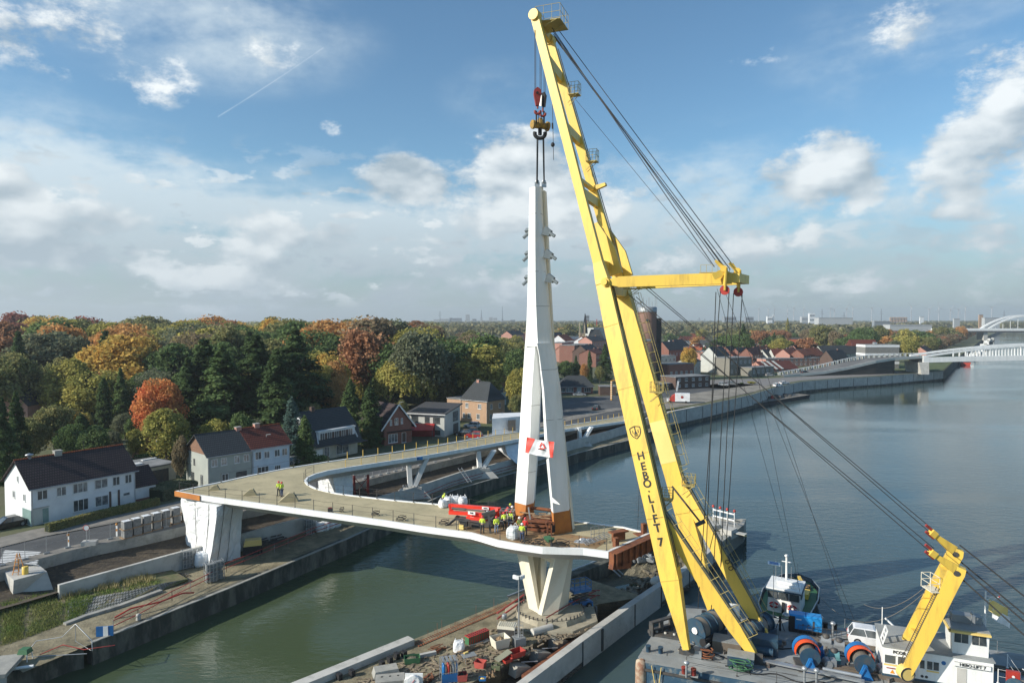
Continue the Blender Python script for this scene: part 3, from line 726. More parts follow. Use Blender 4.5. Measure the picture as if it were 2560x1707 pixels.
# ------------------------------------------------------------------ V pier on the island under the pylon
vp = thing('pylon_pier','cream steel V shaped pier carrying the footbridge on the island','bridge pier',(3.8,68,2.6),world=True)
def P3(u,z,Y): return Vector((XU(u,Y,z),Y,z))
zt,zb = 9.4,2.75
def limb(name,top,bot,m_): mk(name,m_,vp,lambda m: m.loft([bot,top]))
limb('limb',[P3(1282,zt,71.5),P3(1312,zt,69.0),P3(1326,zt,69.8),P3(1310,zt,72.5)],[P3(1322,zb,68.3),P3(1347,zb,67.0),P3(1352,zb,67.2),P3(1345,zb,69.2)],M_cream)
limb('limb',[P3(1385,zt,67.0),P3(1393,zt,66.0),P3(1430,zt,66.7),P3(1437,zt,69.0),P3(1400,zt,69.5)],[P3(1344,zb,67.0),P3(1354,zb,66.6),P3(1394,zb,66.9),P3(1420,zb,68.8),P3(1370,zb,69.2)],M_cream)
limb('limb',[P3(1315,zt,73),P3(1352,zt,72),P3(1370,zt,73),P3(1340,zt,75)],[P3(1338,zb,68.6),P3(1352,zb,67.4),P3(1362,zb,68.2),P3(1350,zb,70.2)],M_cream)
mk('cross_beam',M_cream,vp,lambda m: m.loft([[P3(1340,8.6,70.2),P3(1395,8.2,68.6),P3(1395,8.2,70.5),P3(1340,8.6,72.5)],[P3(1345,7.4,70.3),P3(1390,6.9,68.8),P3(1390,6.9,70.5),P3(1345,7.4,72.5)]][::-1]))
def foot(m):
    c = Vector((3.9,68.2,0));ring_ = lambda r,z: [(c.x+r*math.cos(a)*1.15,c.y+r*math.sin(a),z) for a in [k*math.pi/4+.39 for k in range(8)]]
    m.loft([ring_(4.4,1.7),ring_(4.3,2.25)]);m.loft([ring_(3.3,2.253),ring_(3.1,2.7)])
mk('footing',mat('beige_concrete',(.40,.36,.27),.9,c2=(.3,.27,.2),sc=.7,grime=(.18,.16,.12),gsc=.8),vp,foot)
mk('anchor_bolts',M_dk,vp,lambda m: [m.tube((3.9+3.05*1.1*math.cos(a),68.2+2.85*math.sin(a),2.6),(3.9+3.05*1.1*math.cos(a),68.2+2.85*math.sin(a),2.95),.07,5) for a in [k*6.283/44 for k in range(44)]])
# ------------------------------------------------------------------ barge frame
BA = R(-21);bex = Vector((math.cos(BA),math.sin(BA),0));bey = Vector((-math.sin(BA),math.cos(BA),0));BO = Vector((10.8,57.4,0));BZ = 3.0
def BW(x,y,z=BZ): p = BO+bex*x+bey*y;return Vector((p.x,p.y,z))
def BL(u,v,z=BZ): p = G(u,v,z)-BO;return p.dot(bex),p.dot(bey)
# ------------------------------------------------------------------ main boom: two box legs
F1,F2 = G(1717,1622,3.9),G(1782,1534,3.9)
K1 = D(1507,697,65.5);
T1 = D(1338,42,69.6);
K2 = K1+Vector((2.6,6.0,0));T2 = T1+Vector((1.7,4.2,-.6))
boom = thing('crane_boom','huge yellow twin-leg crane boom with black lettering leaning over the canal','crane',tuple((F1+F2)/2),world=True)
legdir = (K1-F1).normalized();sdir = (F2-F1);sdir.z = 0;sdir.normalize()
def nrm_side(d,s_): s_ = s_-d*s_.dot(d);return s_.normalized()
def boxleg(m,pts,Sv):
    """pts: (centre, width seen from the side = w, thickness across = t); loft along"""
    rings = []
    for i,(c,w,t_) in enumerate(pts):
        d = (pts[min(i+1,len(pts)-1)][0]-pts[max(i-1,0)][0]).normalized();s_ = nrm_side(d,Sv);f = s_.cross(d).normalized()
        rings.append([c-s_*t_/2-f*w/2,c-s_*t_/2+f*w/2,c+s_*t_/2+f*w/2,c+s_*t_/2-f*w/2])
    m.loft(rings)
def at(a,b,t_): return a.lerp(b,t_)
def seam(m,a,b,ts,w,t_,Sv):
    d = (b-a).normalized();s_ = nrm_side(d,Sv)
    for q in ts: c = at(a,b,q);m.beam(c-d*.04,c+d*.04,w,t_,side=s_)
def leg(Fp,Kp,Tp,txt=True):
    mk('leg',M_yel,boom,lambda m: boxleg(m,[(Fp,.55,.5),(at(Fp,Kp,.035),.75,.6),(at(Fp,Kp,.17),1.68,.8),(at(Fp,Kp,.5),1.66,.9),(at(Fp,Kp,.84),1.62,.9),(at(Fp,Kp,.995),1.3,.85),(at(Fp,Kp,1.0),1.3,.85)],sdir))
    mk('upper_leg',M_yel,boom,lambda m: boxleg(m,[(at(Kp,Tp,.0),1.3,.85),(at(Kp,Tp,.06),.95,.6),(at(Kp,Tp,.3),.88,.5),(at(Kp,Tp,.7),.9,.45),(at(Kp,Tp,.97),.85,.45),(Tp,.85,.45)],sdir))
    mk('edge_flange',M_yel,boom,lambda m: [m.beam(at(Fp,Kp,.17)+o,at(Fp,Kp,.98)+o*.85,.05,1.0,side=nrm_side(legdir,sdir).cross(legdir)) for o in [nrm_side(legdir,sdir).cross(legdir)*s_*.86 for s_ in (1,)]])
leg(F1,K1,T1);leg(F2,K2,T2)
mk('faded_panel',M_yel2,boom,lambda m: boxleg(m,[(at(F2,K2,q),1.685,.93) for q in (.435,.50,.56)],sdir))
def seams(m):
    d = (K1-F1).normalized();s_ = nrm_side(d,sdir)
    for q,w in ((.17,1.70),(.33,1.7),(.5,1.69),(.68,1.67),(.86,1.64),(.985,1.36)): c = at(F1,K1,q);m.beam(c-d*.03,c+d*.03,.82 if q < .2 else .93,w,side=s_)
mk('weld_seam',mat('seam_yellow',(.5,.35,.06),.6),boom,seams)
for q,w in ((.32,.9),(.375,.3),(.575,.85),(.835,1.0)):
    mk('cross_tie',M_yel,boom,lambda m: m.beam(at(K1,T1,q),at(K2,T2,q),.5,w))
mk('head_beam',M_yel,boom,lambda m: (m.tube(T1-sdir*.45+Vector((0,0,.1)),T1+sdir*.4+Vector((0,0,.1)),.55,16),m.beam(T1,T2,.5,.9),m.tube(T2-sdir*.4,T2+sdir*.5,.55,14)))
mk('knee_block',M_yel,boom,lambda m: m.beam(at(F1,K1,.97),at(F2,K2,.97),1.3,1.1));mk('cross_tie',M_yel,boom,lambda m: m.beam(at(K1,T1,.05),at(K2,T2,.05),.8,.9))
# mast bracket plates above the knee
upd = (T1-K1).normalized();fw = nrm_side(upd,sdir).cross(upd)
def brackets(m):
    for s_ in (.35,1.0):
        c = at(K1,K2,s_)-fw*(.45 if fw.x > 0 else -.45);o = -fw if fw.x < 0 else fw
        a = c+upd*.3+o*1.0;m.loft([[a-sdir*.15-o*.6,a+o*1.0-sdir*.15,a+o*1.0+sdir*.15,a-o*.6+sdir*.15],[a+upd*2.6-sdir*.15-o*.6,a+upd*2.6+o*.9-sdir*.15,a+upd*2.6+o*.9+sdir*.15,a+upd*2.6-o*.6+sdir*.15],[a+upd*5.6-sdir*.12-o*.6,a+upd*5.6-o*.2-sdir*.12,a+upd*5.6-o*.2+sdir*.12,a+upd*5.6-o*.6+sdir*.12]])
mk('knee_bracket',M_yel,boom,brackets)
# service platforms
def platform(p,w,d_,h,name='service_platform',rz=-.36,par=None,m_=None):
    m_ = m_ or mat('platform_yellow',(.45,.36,.12),.6)
    def f(m):
        c,s_ = math.cos(rz),math.sin(rz)
        P_ = lambda x,y,z: Vector((p.x+x*c-y*s_,p.y+x*s_+y*c,p.z+z))
        m.box((p.x,p.y,p.z),(w,d_,.08),rz)
        cs = [(-w/2,-d_/2),(w/2,-d_/2),(w/2,d_/2),(-w/2,d_/2)]
        for i in range(4):
            a,b = cs[i],cs[(i+1) % 4]
            for k in range(3):
                x,y = a[0]+(b[0]-a[0])*k/3,a[1]+(b[1]-a[1])*k/3;m.tube(P_(x,y,0),P_(x,y,h),.025,4)
            for hh in (.5,1.0): m.tube(P_(*a,h*hh),P_(*b,h*hh),.025,4)
        m.tube(P_(-w/2,0,-1.0),P_(w/2,0,0),.04,4);m.tube(P_(-w/2,-d_/2,-.9),P_(w*.4,-d_/2,0),.04,4)
    mk(name,m_,par or boom,f)
platform(D(1380,65,71),2.6,3.0,1.5);platform(D(1436,238,71.5),1.1,1.1,1.2);platform(D(1481,405,71.5),1.1,1.1,1.2)
platform(D(1582,722,66),1.5,1.5,1.1);platform(D(1642,980,67.5),1.2,1.2,1.0);platform(D(1722,1212,66),1.2,1.2,1.0);platform(D(1668,1248,61),1.0,.9,1.0)
def ladders(m):
    f = nrm_side(legdir,sdir).cross(legdir);f = f if f.x > 0 else -f
    for (a,b,q0,q1,off) in ((F2,K2,.42,.95,.95),):
        for s_ in (-.25,.25): m.tube(at(a,b,q0)+f*off+sdir*s_,at(a,b,q1)+f*off+sdir*s_,.03,4)
        n = 60
        for k in range(n): c = at(a,b,q0+(q1-q0)*k/n)+f*off;m.tube(c-sdir*.25,c+sdir*.25,.018,3)
        for s_ in (-.35,.35): m.tube(at(a,b,q0)+f*(off+.75)+sdir*s_,at(a,b,q1)+f*(off+.75)+sdir*s_,.025,4)
        for k in range(18):
            c = at(a,b,q0+(q1-q0)*k/17);m.path([c+f*off-sdir*.35,c+f*(off+.6)-sdir*.4,c+f*(off+.75),c+f*(off+.6)+sdir*.4,c+f*off+sdir*.35],.022,4)
mk('ladder',mat('platform_yellow',(.45,.36,.12),.6),boom,ladders)
def pipes(m):
    f = nrm_side(legdir,sdir).cross(legdir);f = f if f.x > 0 else -f
    m.tube(at(F1,K1,.2)+f*.9,at(F1,K1,.97)+f*.78,.05,5);m.tube(at(K2,T2,.05)+f*.65,at(K2,T2,.95)+f*.6,.05,5);m.tube(at(F1,K1,.2)+f*.9+sdir*.3,at(F1,K1,.97)+f*.78+sdir*.3,.04,5)
mk('conduit',M_dk,boom,pipes)
mk('sheave_bracket',M_yel,boom,lambda m: m.beam(D(1487,471,72),D(1515,461,71.4),.45,.5,.5,.3))
# lettering down the leg
def text_mesh(body,size,mt,parent,M4,name='lettering',ext=.012):
    cu = bpy.data.curves.new('t','FONT');cu.body = body;cu.size = size;cu.extrude = ext;cu.align_x = 'CENTER';cu.align_y = 'CENTER';cu.offset = size*.022;cu.resolution_u = 3
    ob = bpy.data.objects.new('t',cu);col.objects.link(ob);bpy.context.view_layer.update()
    me = bpy.data.meshes.new_from_object(ob.evaluated_get(bpy.context.evaluated_depsgraph_get()));bpy.data.objects.remove(ob);bpy.data.curves.remove(cu)
    me.transform(M4);me.materials.clear();me.materials.append(mt)
    o = bpy.data.objects.new(name,me);col.objects.link(o)
    if parent:
        o.parent = parent
        if parent.get('_w'): me.transform(Matrix.Translation(-parent.location))
    return o
def frame(o,x,y):
    x = x.normalized();y = (y-x*y.dot(x)).normalized();z = x.cross(y)
    return Matrix(((x.x,y.x,z.x,o.x),(x.y,y.y,z.y,o.y),(x.z,y.z,z.z,o.z),(0,0,0,1)))
M_ink = mat('black_lettering',(.018,.018,.015),.5)
wside = nrm_side(legdir,sdir).cross(legdir);wside = wside if wside.x > 0 else -wside
def leg_pt(v):                                 # point on the near face centre line of the first leg
    lo,hi = 0.0,1.0
    for _ in range(30):
        mid = (lo+hi)/2;p = at(F1,K1,mid);dc = p.y*CP-(p.z-H)*SP;vv = 853.5-F*((p.y*SP+(p.z-H)*CP)/dc)
        if vv > v: lo = mid
        else: hi = mid
    return at(F1,K1,lo)-nrm_side(legdir,sdir)*.47
sx = 0
for ch,v in (('H',1139),('E',1165),('B',1188),('O',1208),('•',1227),('L',1246),('I',1270),('F',1295),('T',1318),('7',1353)):
    text_mesh(ch,.98 if ch != '•' else .5,M_ink,boom,frame(leg_pt(v),wside,legdir))
def crest(m):
    c = leg_pt(1079);X,Y_ = wside,legdir
    P_ = lambda x,y: c+X*x+Y_*y
    out = [(-.5,.38),(0,.52),(.5,.38),(.5,-.05),(.33,-.38),(0,-.62),(-.33,-.38),(-.5,-.05)]
    for a,b in zip(out,out[1:]+out[:1]): m.beam(P_(*a),P_(*b),.03,.075,side=sdir)
    m.beam(P_(0,.5),P_(0,.0),.03,.09,side=sdir);m.loft([[P_(-.17,-.2),P_(.17,-.2),P_(.17,-.2)+sdir*-.02,P_(-.17,-.2)+sdir*-.02],[P_(-.03,.1),P_(.03,.1),P_(.03,.1)-sdir*.02,P_(-.03,.1)-sdir*.02]])
    for s_ in (-1,1): m.beam(P_(s_*.27,.17),P_(s_*.25,-.12),.03,.05,side=sdir)
    m.beam(P_(-.2,-.28),P_(.2,-.28),.03,.04,side=sdir);m.beam(P_(-.16,-.37),P_(.16,-.37),.03,.04,side=sdir)
mk('crest',M_ink,boom,crest)
# ------------------------------------------------------------------ mast strut (horizontal jib at the knee)
J0 = K1-sdir*.3+Vector((.5,-.2,-.35));Jd = Vector((.9397,-.342,0));JL = 12.3
jib = thing('crane_jib','yellow horizontal strut at the boom knee with red sheaves at its tip','crane strut',tuple(J0),world=True)
J1 = J0+Jd*JL+Vector((0,0,.15));JS = sdir*5.0
mk('strut_beam',M_yel,jib,lambda m: m.beam(J0+Jd*1.1,J1-Jd*1.0,.8,1.0,.8,1.0))
mk('strut_beam',M_yel,jib,lambda m: m.beam(J0+JS+Jd*1.1,J1+sdir*2.6-Jd*1.0,.7,.95))
mk('hinge',M_yel,jib,lambda m: (m.tube(J0-sdir*.5,J0+sdir*.5,.45,12),m.beam(J0-Jd*.2,J0+Jd*1.2,.7,.35,.8,.9),m.tube(J0-sdir*.7,J0-sdir*.5,.3,10)))
mk('head_crossbeam',M_yel,jib,lambda m: m.beam(J1-sdir*.4-Jd*.6,J1+sdir*3.4-Jd*.6,.7,.8))
mk('walkway',mat('platform_yellow',(.45,.36,.12),.6),jib,lambda m: (m.beam(J1-Jd*3.8+Vector((0,0,.55)),J1-Jd*1.2+Vector((0,0,.55)),.5,.06),[m.tube(J1-Jd*(1.2+k*.5)+Vector((0,0,.55)),J1-Jd*(1.2+k*.5)+Vector((0,0,1.25)),.02,4) for k in range(6)],m.tube(J1-Jd*3.7+Vector((0,0,1.25)),J1-Jd*1.2+Vector((0,0,1.25)),.02,4)))
HEADS = []
for u,v,Y in ((1812,705,60.6),(1846,710,62.2)):
    c = D(u,v,Y);HEADS.append(c)
    def hd(m):
        a = c+Vector((-.1,0,1.15));b = c+Vector((.0,0,-.75))
        for s_ in (-.28,.28):
            o = Vector((.2,.4,0))*s_*1.6
            m.beam(c+Vector((-1.0,0,.45))+o,a+Vector((.3,0,-.1))+o,.12,.55);m.beam(a+Vector((.15,0,.1))+o,b+o,.12,.75,.12,.45)
        m.tube(a-Vector((.1,.35,0)),a+Vector((.1,.35,0)),.3,12);m.beam(a+Vector((0,0,0)),a+Vector((-.75,0,.75)),.25,.3,.15,.2);m.beam(a+Vector((.1,.5,.0)),a+Vector((-.35,.5,.75)),.25,.3,.15,.2)
    mk('sheave_head',M_yel,jib,hd)
    mk('sheave',M_red,jib,lambda m: m.tube(c+Vector((-.08,-.22,-.72)),c+Vector((.08,.22,-.72)),.42,18))
# ------------------------------------------------------------------ back stays (rigid) behind the boom
B1,B2 = G(1890,1644,3.4),G(1917,1593,3.4)
A1b,A2b = at(F1,K1,.355)+sdir*.2,at(F2,K2,.42)
for P_,Q_,lb in ((B1,A1b,'yellow back strut nearest the deckhouse with a ladder up its edge'),(B2,A2b,'yellow back strut beside the tugboat with coiled hose on it')):
    d = (Q_-P_).normalized();s_ = nrm_side(d,sdir);f = s_.cross(d);f = f if f.x > 0 else -f
    t = thing('boom_strut',lb,'crane strut',tuple(P_),world=True)
    mk('beam',M_yel,t,lambda m: boxleg(m,[(P_,.45,.4),(at(P_,Q_,.04),.7,.55),(at(P_,Q_,.2),1.15,.65),(at(P_,Q_,.6),1.1,.65),(Q_,.95,.6)],sdir))
    def rl(m):
        for q in (.1,.42):
            pass
        n = 9;q0,q1 = .12,.95
        for off in (.7,1.1,1.5): m.tube(at(P_,Q_,q0)+f*off-s_*.3,at(P_,Q_,q1 if off < .8 else q1-.03)+f*off-s_*.3,.025,4)
        for k in range(n+1): c = at(P_,Q_,q0+(q1-q0)*k/n);m.tube(c+f*.5-s_*.3,c+f*1.5-s_*.3,.025,4)
    mk('handrail',mat('platform_yellow',(.45,.36,.12),.6),t,rl)
    mk('grating',mat('grey_grating',(.12,.13,.12),.8),t,lambda m: m.beam(at(P_,Q_,.1)+f*.6,at(P_,Q_,.95)+f*.6,.6,.05,side=s_))
    def hose(m):
        c = at(P_,Q_,.36)-s_*.42+f*.5;m.path([c+f*.28*math.cos(a)+d*(.3*math.sin(a)+a*.10)-s_*.05 for a in [k*.45 for k in range(30)]],.04,4)
    if P_ is B2: mk('hose_coil',M_blk,t,hose)
rear_ram = thing('boom_ram','black hydraulic rod joining boom leg and back strut','hydraulic ram',tuple(A2b),world=True)
mk('rod',M_dk,rear_ram,lambda m: (m.tube(D(1680,1215,64),D(1755,1310,62.5),.09,6),m.tube(D(1740,1312,62),D(1762,1302,62),.2,8)))
# ------------------------------------------------------------------ ropes
ROPES = []
def rope(a,b,label,group,r=.045,sag=0.0,m_=None,n=14):
    c = (a+b)/2;pts = [a.lerp(b,k/n)-Vector((0,0,sag*4*(k/n)*(1-k/n))) for k in range(n+1)] if sag else [a,b]
    o = MB().path(pts,r,5).build('wire_rope',m_ or M_wire);tag(o,label,'wire rope',group);return o
gl = 'stay ropes from the boom head to the strut tip'
for k,(tv,hu,hv,hY) in enumerate(((70,1786,667,60.6),(78,1797,662,60.6),(86,1803,659,60.9),(92,1826,674,62),(64,1836,668,62.2),(100,1815,672,61.5))):
    rope(D(1380+k*2,tv,71+.4*k),D(hu,hv,hY),'dark stay rope from the boom head down to the strut tip',gl,.04)
rope(D(1440,250,71),D(1778,660,62),'thin single rope from the middle boom platform to the strut tip',None,.022)
gh = 'hoist ropes down from the strut sheaves to the winches'
for k,(a,b) in enumerate((((1801,728,60.5),(1745,1520,62)),((1823,728,60.7),(1778,1530,62.5)),((1834,733,62),(1796,1540,63.5)),((1856,733,62.3),(1805,1525,64.5)),((1790,730,61.5),(1765,1400,64)))):
    rope(D(*a),D(*b),'dark hoist rope hanging from the strut sheaves to the winches',gh,.04)
for a,b in (((1793,722,61.5),(1960,1330,75)),((1812,728,61.5),(2140,1560,66)),((1850,730,62.5),(2115,1540,66)),((1852,728,62.5),(2000,1480,68))):
    rope(D(*a),D(*b),'thin grey rope slanting from the strut tip towards the winches','thin slanting ropes below the strut tip',.018)
RM1,RM2 = D(2352,1421,51),D(2345,1376,53)
gr = 'long stay ropes from the boom knee to the rear mast'
for a,b in (((1590,742,66),(2325,1378,51)),((1570,735,66),(2336,1371,51)),((1600,700,68),(2327,1332,53.5)),((1604,712,69),(2336,1326,53.5))):
    rope(D(*a),D(*b),'long dark stay rope running over the water from boom knee to rear mast',gr,.035)
gb = 'thick ropes from the rear mast down out of frame'
for a,b in (((2400,1362,53.5),(2700,1600,42)),((2400,1402,53.5),(2700,1650,42)),((2404,1418,51),(2700,1672,41)),((2400,1442,51),(2700,1712,41))):
    rope(D(*a),D(*b),'thick dark rope running from the rear mast past the flag mast',gb,.055)
rope(D(1640,1330,60),D(1700,1600,61),'rope crossing in front of the back struts',None,.04)
rope(D(1600,1180,62),D(1590,1420,76),'thin rope from the boom leg down to the island wall',None,.02)
# hook blocks over the pylon
gp = 'fall ropes from boom head to hook blocks'
for u,Y,v1 in ((1337,69.3,232),(1339.5,69.5,232),(1350,69.6,240),(1353,70,236),(1360,70.8,240),(1363,70.9,240)):
    rope(D(u,75 if u < 1342 else 100,Y),D(u,v1,Y),'vertical rope from the boom head to a hook block',gp,.028)
hb = thing('hook_block','dark red hook block hanging from the boom head','hook block',tuple(D(1344,245,69.2)),world=True)
def cheek(m,u,v,Y,s_=1.0,t_=.12,rz=0.0):
    c = D(u,v,Y);pts = [(-.38,.75),(0,1.05),(.38,.75),(.42,.3),(.18,-.95),(-.18,-.95),(-.42,.3)]
    X = Vector((math.cos(rz),math.sin(rz),0));N_ = Vector((-X.y,X.x,0))
    m.loft([[c+X*x*s_+Vector((0,0,y*s_))-N_*t_ for x,y in pts],[c+X*x*s_+Vector((0,0,y*s_))+N_*t_ for x,y in pts]])
mk('cheek_plate',M_dred,hb,lambda m: cheek(m,1343.5,243,69.0,.9,.22,.1))
mk('sheave',M_blk,hb,lambda m: m.tube(D(1343.5,232,68.72),D(1343.5,232,68.6),.13,12))
mk('hook',M_dred,hb,lambda m: (m.tube(D(1344,263,69.1),D(1344,272,69.1),.09,8),m.path([D(1344+6.5*math.cos(a),276-6.5*math.sin(a)*.9+3,69.1) for a in [math.pi+k*math.pi/8-.4 for k in range(11)]],.13,6)))
hb = thing('hook_block','black and white hook block beside the red one','hook block',tuple(D(1358,250,70.4)),world=True)
mk('cheek_plate',M_white,hb,lambda m: m.loft([[D(1349,240,70),D(1354,238,69.8),D(1353,266,69.8),D(1347,264,70)],[D(1352,240,70.4),D(1358,238,70.2),D(1357,268,70.2),D(1350,264,70.4)]]))
mk('body',M_blk,hb,lambda m: m.loft([[D(1353,233,70),D(1362,230,69.9),D(1367,240,69.9),D(1364,268,69.9),D(1356,270,69.9)],[D(1354,233,70.9),D(1363,231,70.9),D(1367,241,70.9),D(1364,267,70.9),D(1357,269,70.9)]]))
mk('hook',M_dred,hb,lambda m: (m.tube(D(1357,270,70.3),D(1357,280,70.3),.09,8),m.path([D(1357+6.5*math.cos(a),282-6.5*math.sin(a)*.9+3,70.3) for a in [math.pi+k*math.pi/8-.4 for k in range(11)]],.12,6)))
lb = thing('lifting_beam','ochre lifting beam with double ram-horn hook under the hook blocks','lifting beam',tuple(D(1350,315,69.6)),world=True)
M_och = mat('ochre_paint',(.42,.24,.03),.6,c2=(.2,.13,.04),sc=2)
mk('beam',M_och,lb,lambda m: (m.tube(D(1331,312,69.3),D(1371,317,70.2),.32,10),m.tube(D(1330,311,69.25),D(1335,311.5,69.35),.45,12),m.tube(D(1366,316,70.1),D(1371,317,70.2),.48,12),m.tube(D(1347,307,69.6),D(1352,308,69.7),.5,12)))
mk('ram_horn',M_blk,lb,lambda m: (m.tube(D(1350,318,69.7),D(1350,338,69.7),.2,10),m.path([D(1350+13*math.cos(a),334-12*math.sin(a),69.7) for a in [math.pi*.9+k*math.pi*1.2/14 for k in range(15)]],.2,8)))
for u,Y in ((1340,69.1),(1342,69.2),(1347,69.3),(1353,70.2),(1359,70.3),(1361,70.3)):
    rope(D(u,278,Y),D(u,308,Y),'short sling between hook block and lifting beam','slings between hook blocks and lifting beam',.045)
for u0,u1,Y in ((1342.5,1341.5,69.3),(1345,1343.5,69.4),(1357,1359.5,69.8),(1359.5,1361,69.9)):
    rope(D(u0,340,69.7),D(u1,458,Y),'long sling from the ram-horn hook to the pylon head','slings from the hook to the pylon head',.05)
ah = thing('auxiliary_hook','small ball hook on a thin rope between pylon rope and boom','hook',tuple(D(1382,362,68.5)),world=True)
mk('line',M_wire,ah,lambda m: m.tube(D(1381,255,68.5),D(1384,400,68.5),.03,5))
mk('weight',M_blk,ah,lambda m: (m.ball(D(1382,362,68.5),.2,8,1.2),m.tube(D(1381,308,68.5),D(1381.5,322,68.5),.09,6)))
# ------------------------------------------------------------------ island (lock pier) under the pylon
IL = [(-23,49.5),(-16.4,56),(-9.5,62.9),(1.3,73.8),(7.1,79.6),(11.4,83.8),(20,92.8),(28.8,102)]
IR = [(-2.2,50),(1.9,55.6),(6.5,61.9),(12.8,70.2),(16.6,75),(21.2,80.6),(27,88.5),(33.4,97.4)]
TL = [(-8,50),(-1,58.2),(4.5,65.6),(9.1,71.1)]
random.seed(11)
near_isl = IL[:5]+[(14.3,73.0)]+TL[::-1]
def bumpy(name,m_,P,z,amp,n=26):
    xs = [p[0] for p in P];ys = [p[1] for p in P]
    mm = MB();mm.prism(P,-1.0,z-.35);o = mm.build(name,m_);tag(o,kind='structure');return o
ig = MB();ig.prism(near_isl,-1.0,2.0);tag(ig.build('island_ground',M_sand),kind='structure')
tag(MB().prism([TL[0],TL[1],TL[2],TL[3],(14.3,73),(12.5,70),(6.5,61.9),(1.9,55.6),(-2.2,50)][::-1],-1.0,.5).build('trench_ground',M_soil),kind='structure')
tag(MB().prism([(7.1,79.6),(14.3,73),(16.6,75),(21.2,80.6),(27,88.5),(20,92.8),(11.4,83.8)][::-1],-1.0,.55).build('mud_ground',mat('wet_mud',(.06,.055,.035),.7,c2=(.11,.10,.06),sc=.8,grime=(.16,.14,.09),gsc=.5,bump=1.0,bsc=1.5)),kind='structure')
def pondm():
    m = mat('pond_water',(.07,.085,.035),.08,c2=(.05,.07,.04),sc=.3);return m
tag(MB().prism([g2(u,v,.6) for u,v in ((1512,1489),(1540,1466),(1600,1453),(1640,1452),(1668,1462),(1645,1478),(1600,1484),(1560,1496))],-.0,.62).build('water',pondm()),kind='structure')
tag(MB().prism([(20,92.8),(27,88.5),(33.4,97.4),(34.5,100),(28.8,102)][::-1],-1.0,2.2).build('pier_head_ground',M_conc),kind='structure')
t = thing('lock_wall','smooth concrete wall on the canal side of the island near the camera','wall',(-14,58,0),world=True)
mk('wall',M_concl,t,lambda m: wall_strip(m,[(-23,49.5),(-16.4,56),(-9.7,62.7)],-1.2,2.55,1.0,side=-1))
def pads(m):
    for u,v in ((848,1697),(880,1688),(955,1666),(975,1655),(992,1645),(1010,1640)):
        p = G(u,v,2.0);m.box((p.x,p.y,1.75),(.35,.5,1.5),R(44))
mk('rubber_fender',M_blk,t,pads)
t = thing('sheet_pile_wall','rusty sheet pile wall with protruding rebar between concrete wall and pylon pier','wall',(-5,68,0),world=True)
mk('wall',M_rust,t,lambda m: [wall_strip(m,[(-9.4,62.6),(-1.0,71.2)],-1.2,1.9,.9,side=-1)])
def piles(m):
    a,b = Vector((-8.8,62.0)),Vector((-.4,70.7))
    for k in range(44):
        p = a.lerp(b,k/43);m.box((p.x+.25,p.y-.25,1.35),(.12,.22,1.5),R(45))
        m.beam((p.x,p.y,1.95),(p.x-.35,p.y+.35,2.0),.1,.1)
        if random.random() < .4: m.tube((p.x-.3,p.y+.3,1.9),(p.x-.3,p.y+.3,2.3+random.random()*.9),.018,3)
mk('sheet_pile',M_rust,t,piles)
t = thing('lock_wall','dark wall with pale capping behind the pylon pier along the canal','wall',(8,79,0),world=True)
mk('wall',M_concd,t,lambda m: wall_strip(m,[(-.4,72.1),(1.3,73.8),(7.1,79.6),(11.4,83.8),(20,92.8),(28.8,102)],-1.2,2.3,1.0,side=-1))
mk('capping',M_galv,t,lambda m: m.path([(-.4-.1,72.2,2.36),(1.2,73.9,2.36),(7.0,79.7,2.36),(11.3,83.9,2.36),(19.9,92.9,2.36)],.1,4))
mk('sheet_pile',M_dk,t,lambda m: [m.box((1.9+k*.33,73.1+k*.335,1.0),(.14,.3,2.0),R(45)) for k in range(58)])
t = thing('lock_wall','long pale concrete wall between island trench and crane barge','wall',(13,70,0),world=True)
mk('wall',M_concl,t,lambda m: wall_strip(m,IR,-1.2,2.4,.75,side=1))
def rj(m):
    for (x,y),f in zip(IR,(0,0,1,1,1,1,0,0)):
        if f: m.box((x+.02,y-.02,1.2),(.1,.1,2.3),R(50))
    m.box((8.7,64.7,1.2),(.3,.12,2.1),R(52))
mk('joint',M_dk,t,rj)
t = thing('pier_head','concrete pier head with a row of lamps behind the crane legs','pier head',(31,98,0),world=True)
mk('wall',M_conc,t,lambda m: wall_strip(m,[(27,88.5),(33.4,97.4),(34.6,100),(28.8,102)],-1.2,2.5,.8,side=1))
mk('block',M_concl,t,lambda m: (m.box((27.6,96,2.6),(3.0,2.6,.9),.4),m.box((30,93.5,2.55),(1.8,1.6,1.2),.8),m.ball((26,97.5,2.5),1.2,8,.7)))
def lights(m):
    a = G(1783,1290,3.3);b = G(1836,1303,3.3)
    for h in (0,-.9): m.beam(a+Vector((0,0,h+1)),b+Vector((0,0,h+1)),.12,.16)
    for k in range(4):
        p = a.lerp(b,k/3);m.tube(p+Vector((0,0,-1.1)),p+Vector((0,0,1.3)),.06,5)
mk('lamp_rail',M_white,t,lights)
for k in range(4):
    mk('signal_lamp',M_red,t,lambda m: m.lathe(tuple(G(1783,1290,3.3).lerp(G(1836,1303,3.3),k/3)+Vector((0,0,1.3))),[(.05,0),(.2,.05),(.2,.3),(.05,.4)],8))
t = thing('gangway','pale timber gangway with a yellow end on the pier head','gangway',(33,96,2.5),world=True)
mk('deck',M_concl,t,lambda m: m.beam(G(1800,1322,2.7),G(1865,1336,2.7),.9,.12))
mk('end_post',M_yel2,t,lambda m: m.beam(G(1862,1336,2.0),G(1862,1336,.2),.5,.5))
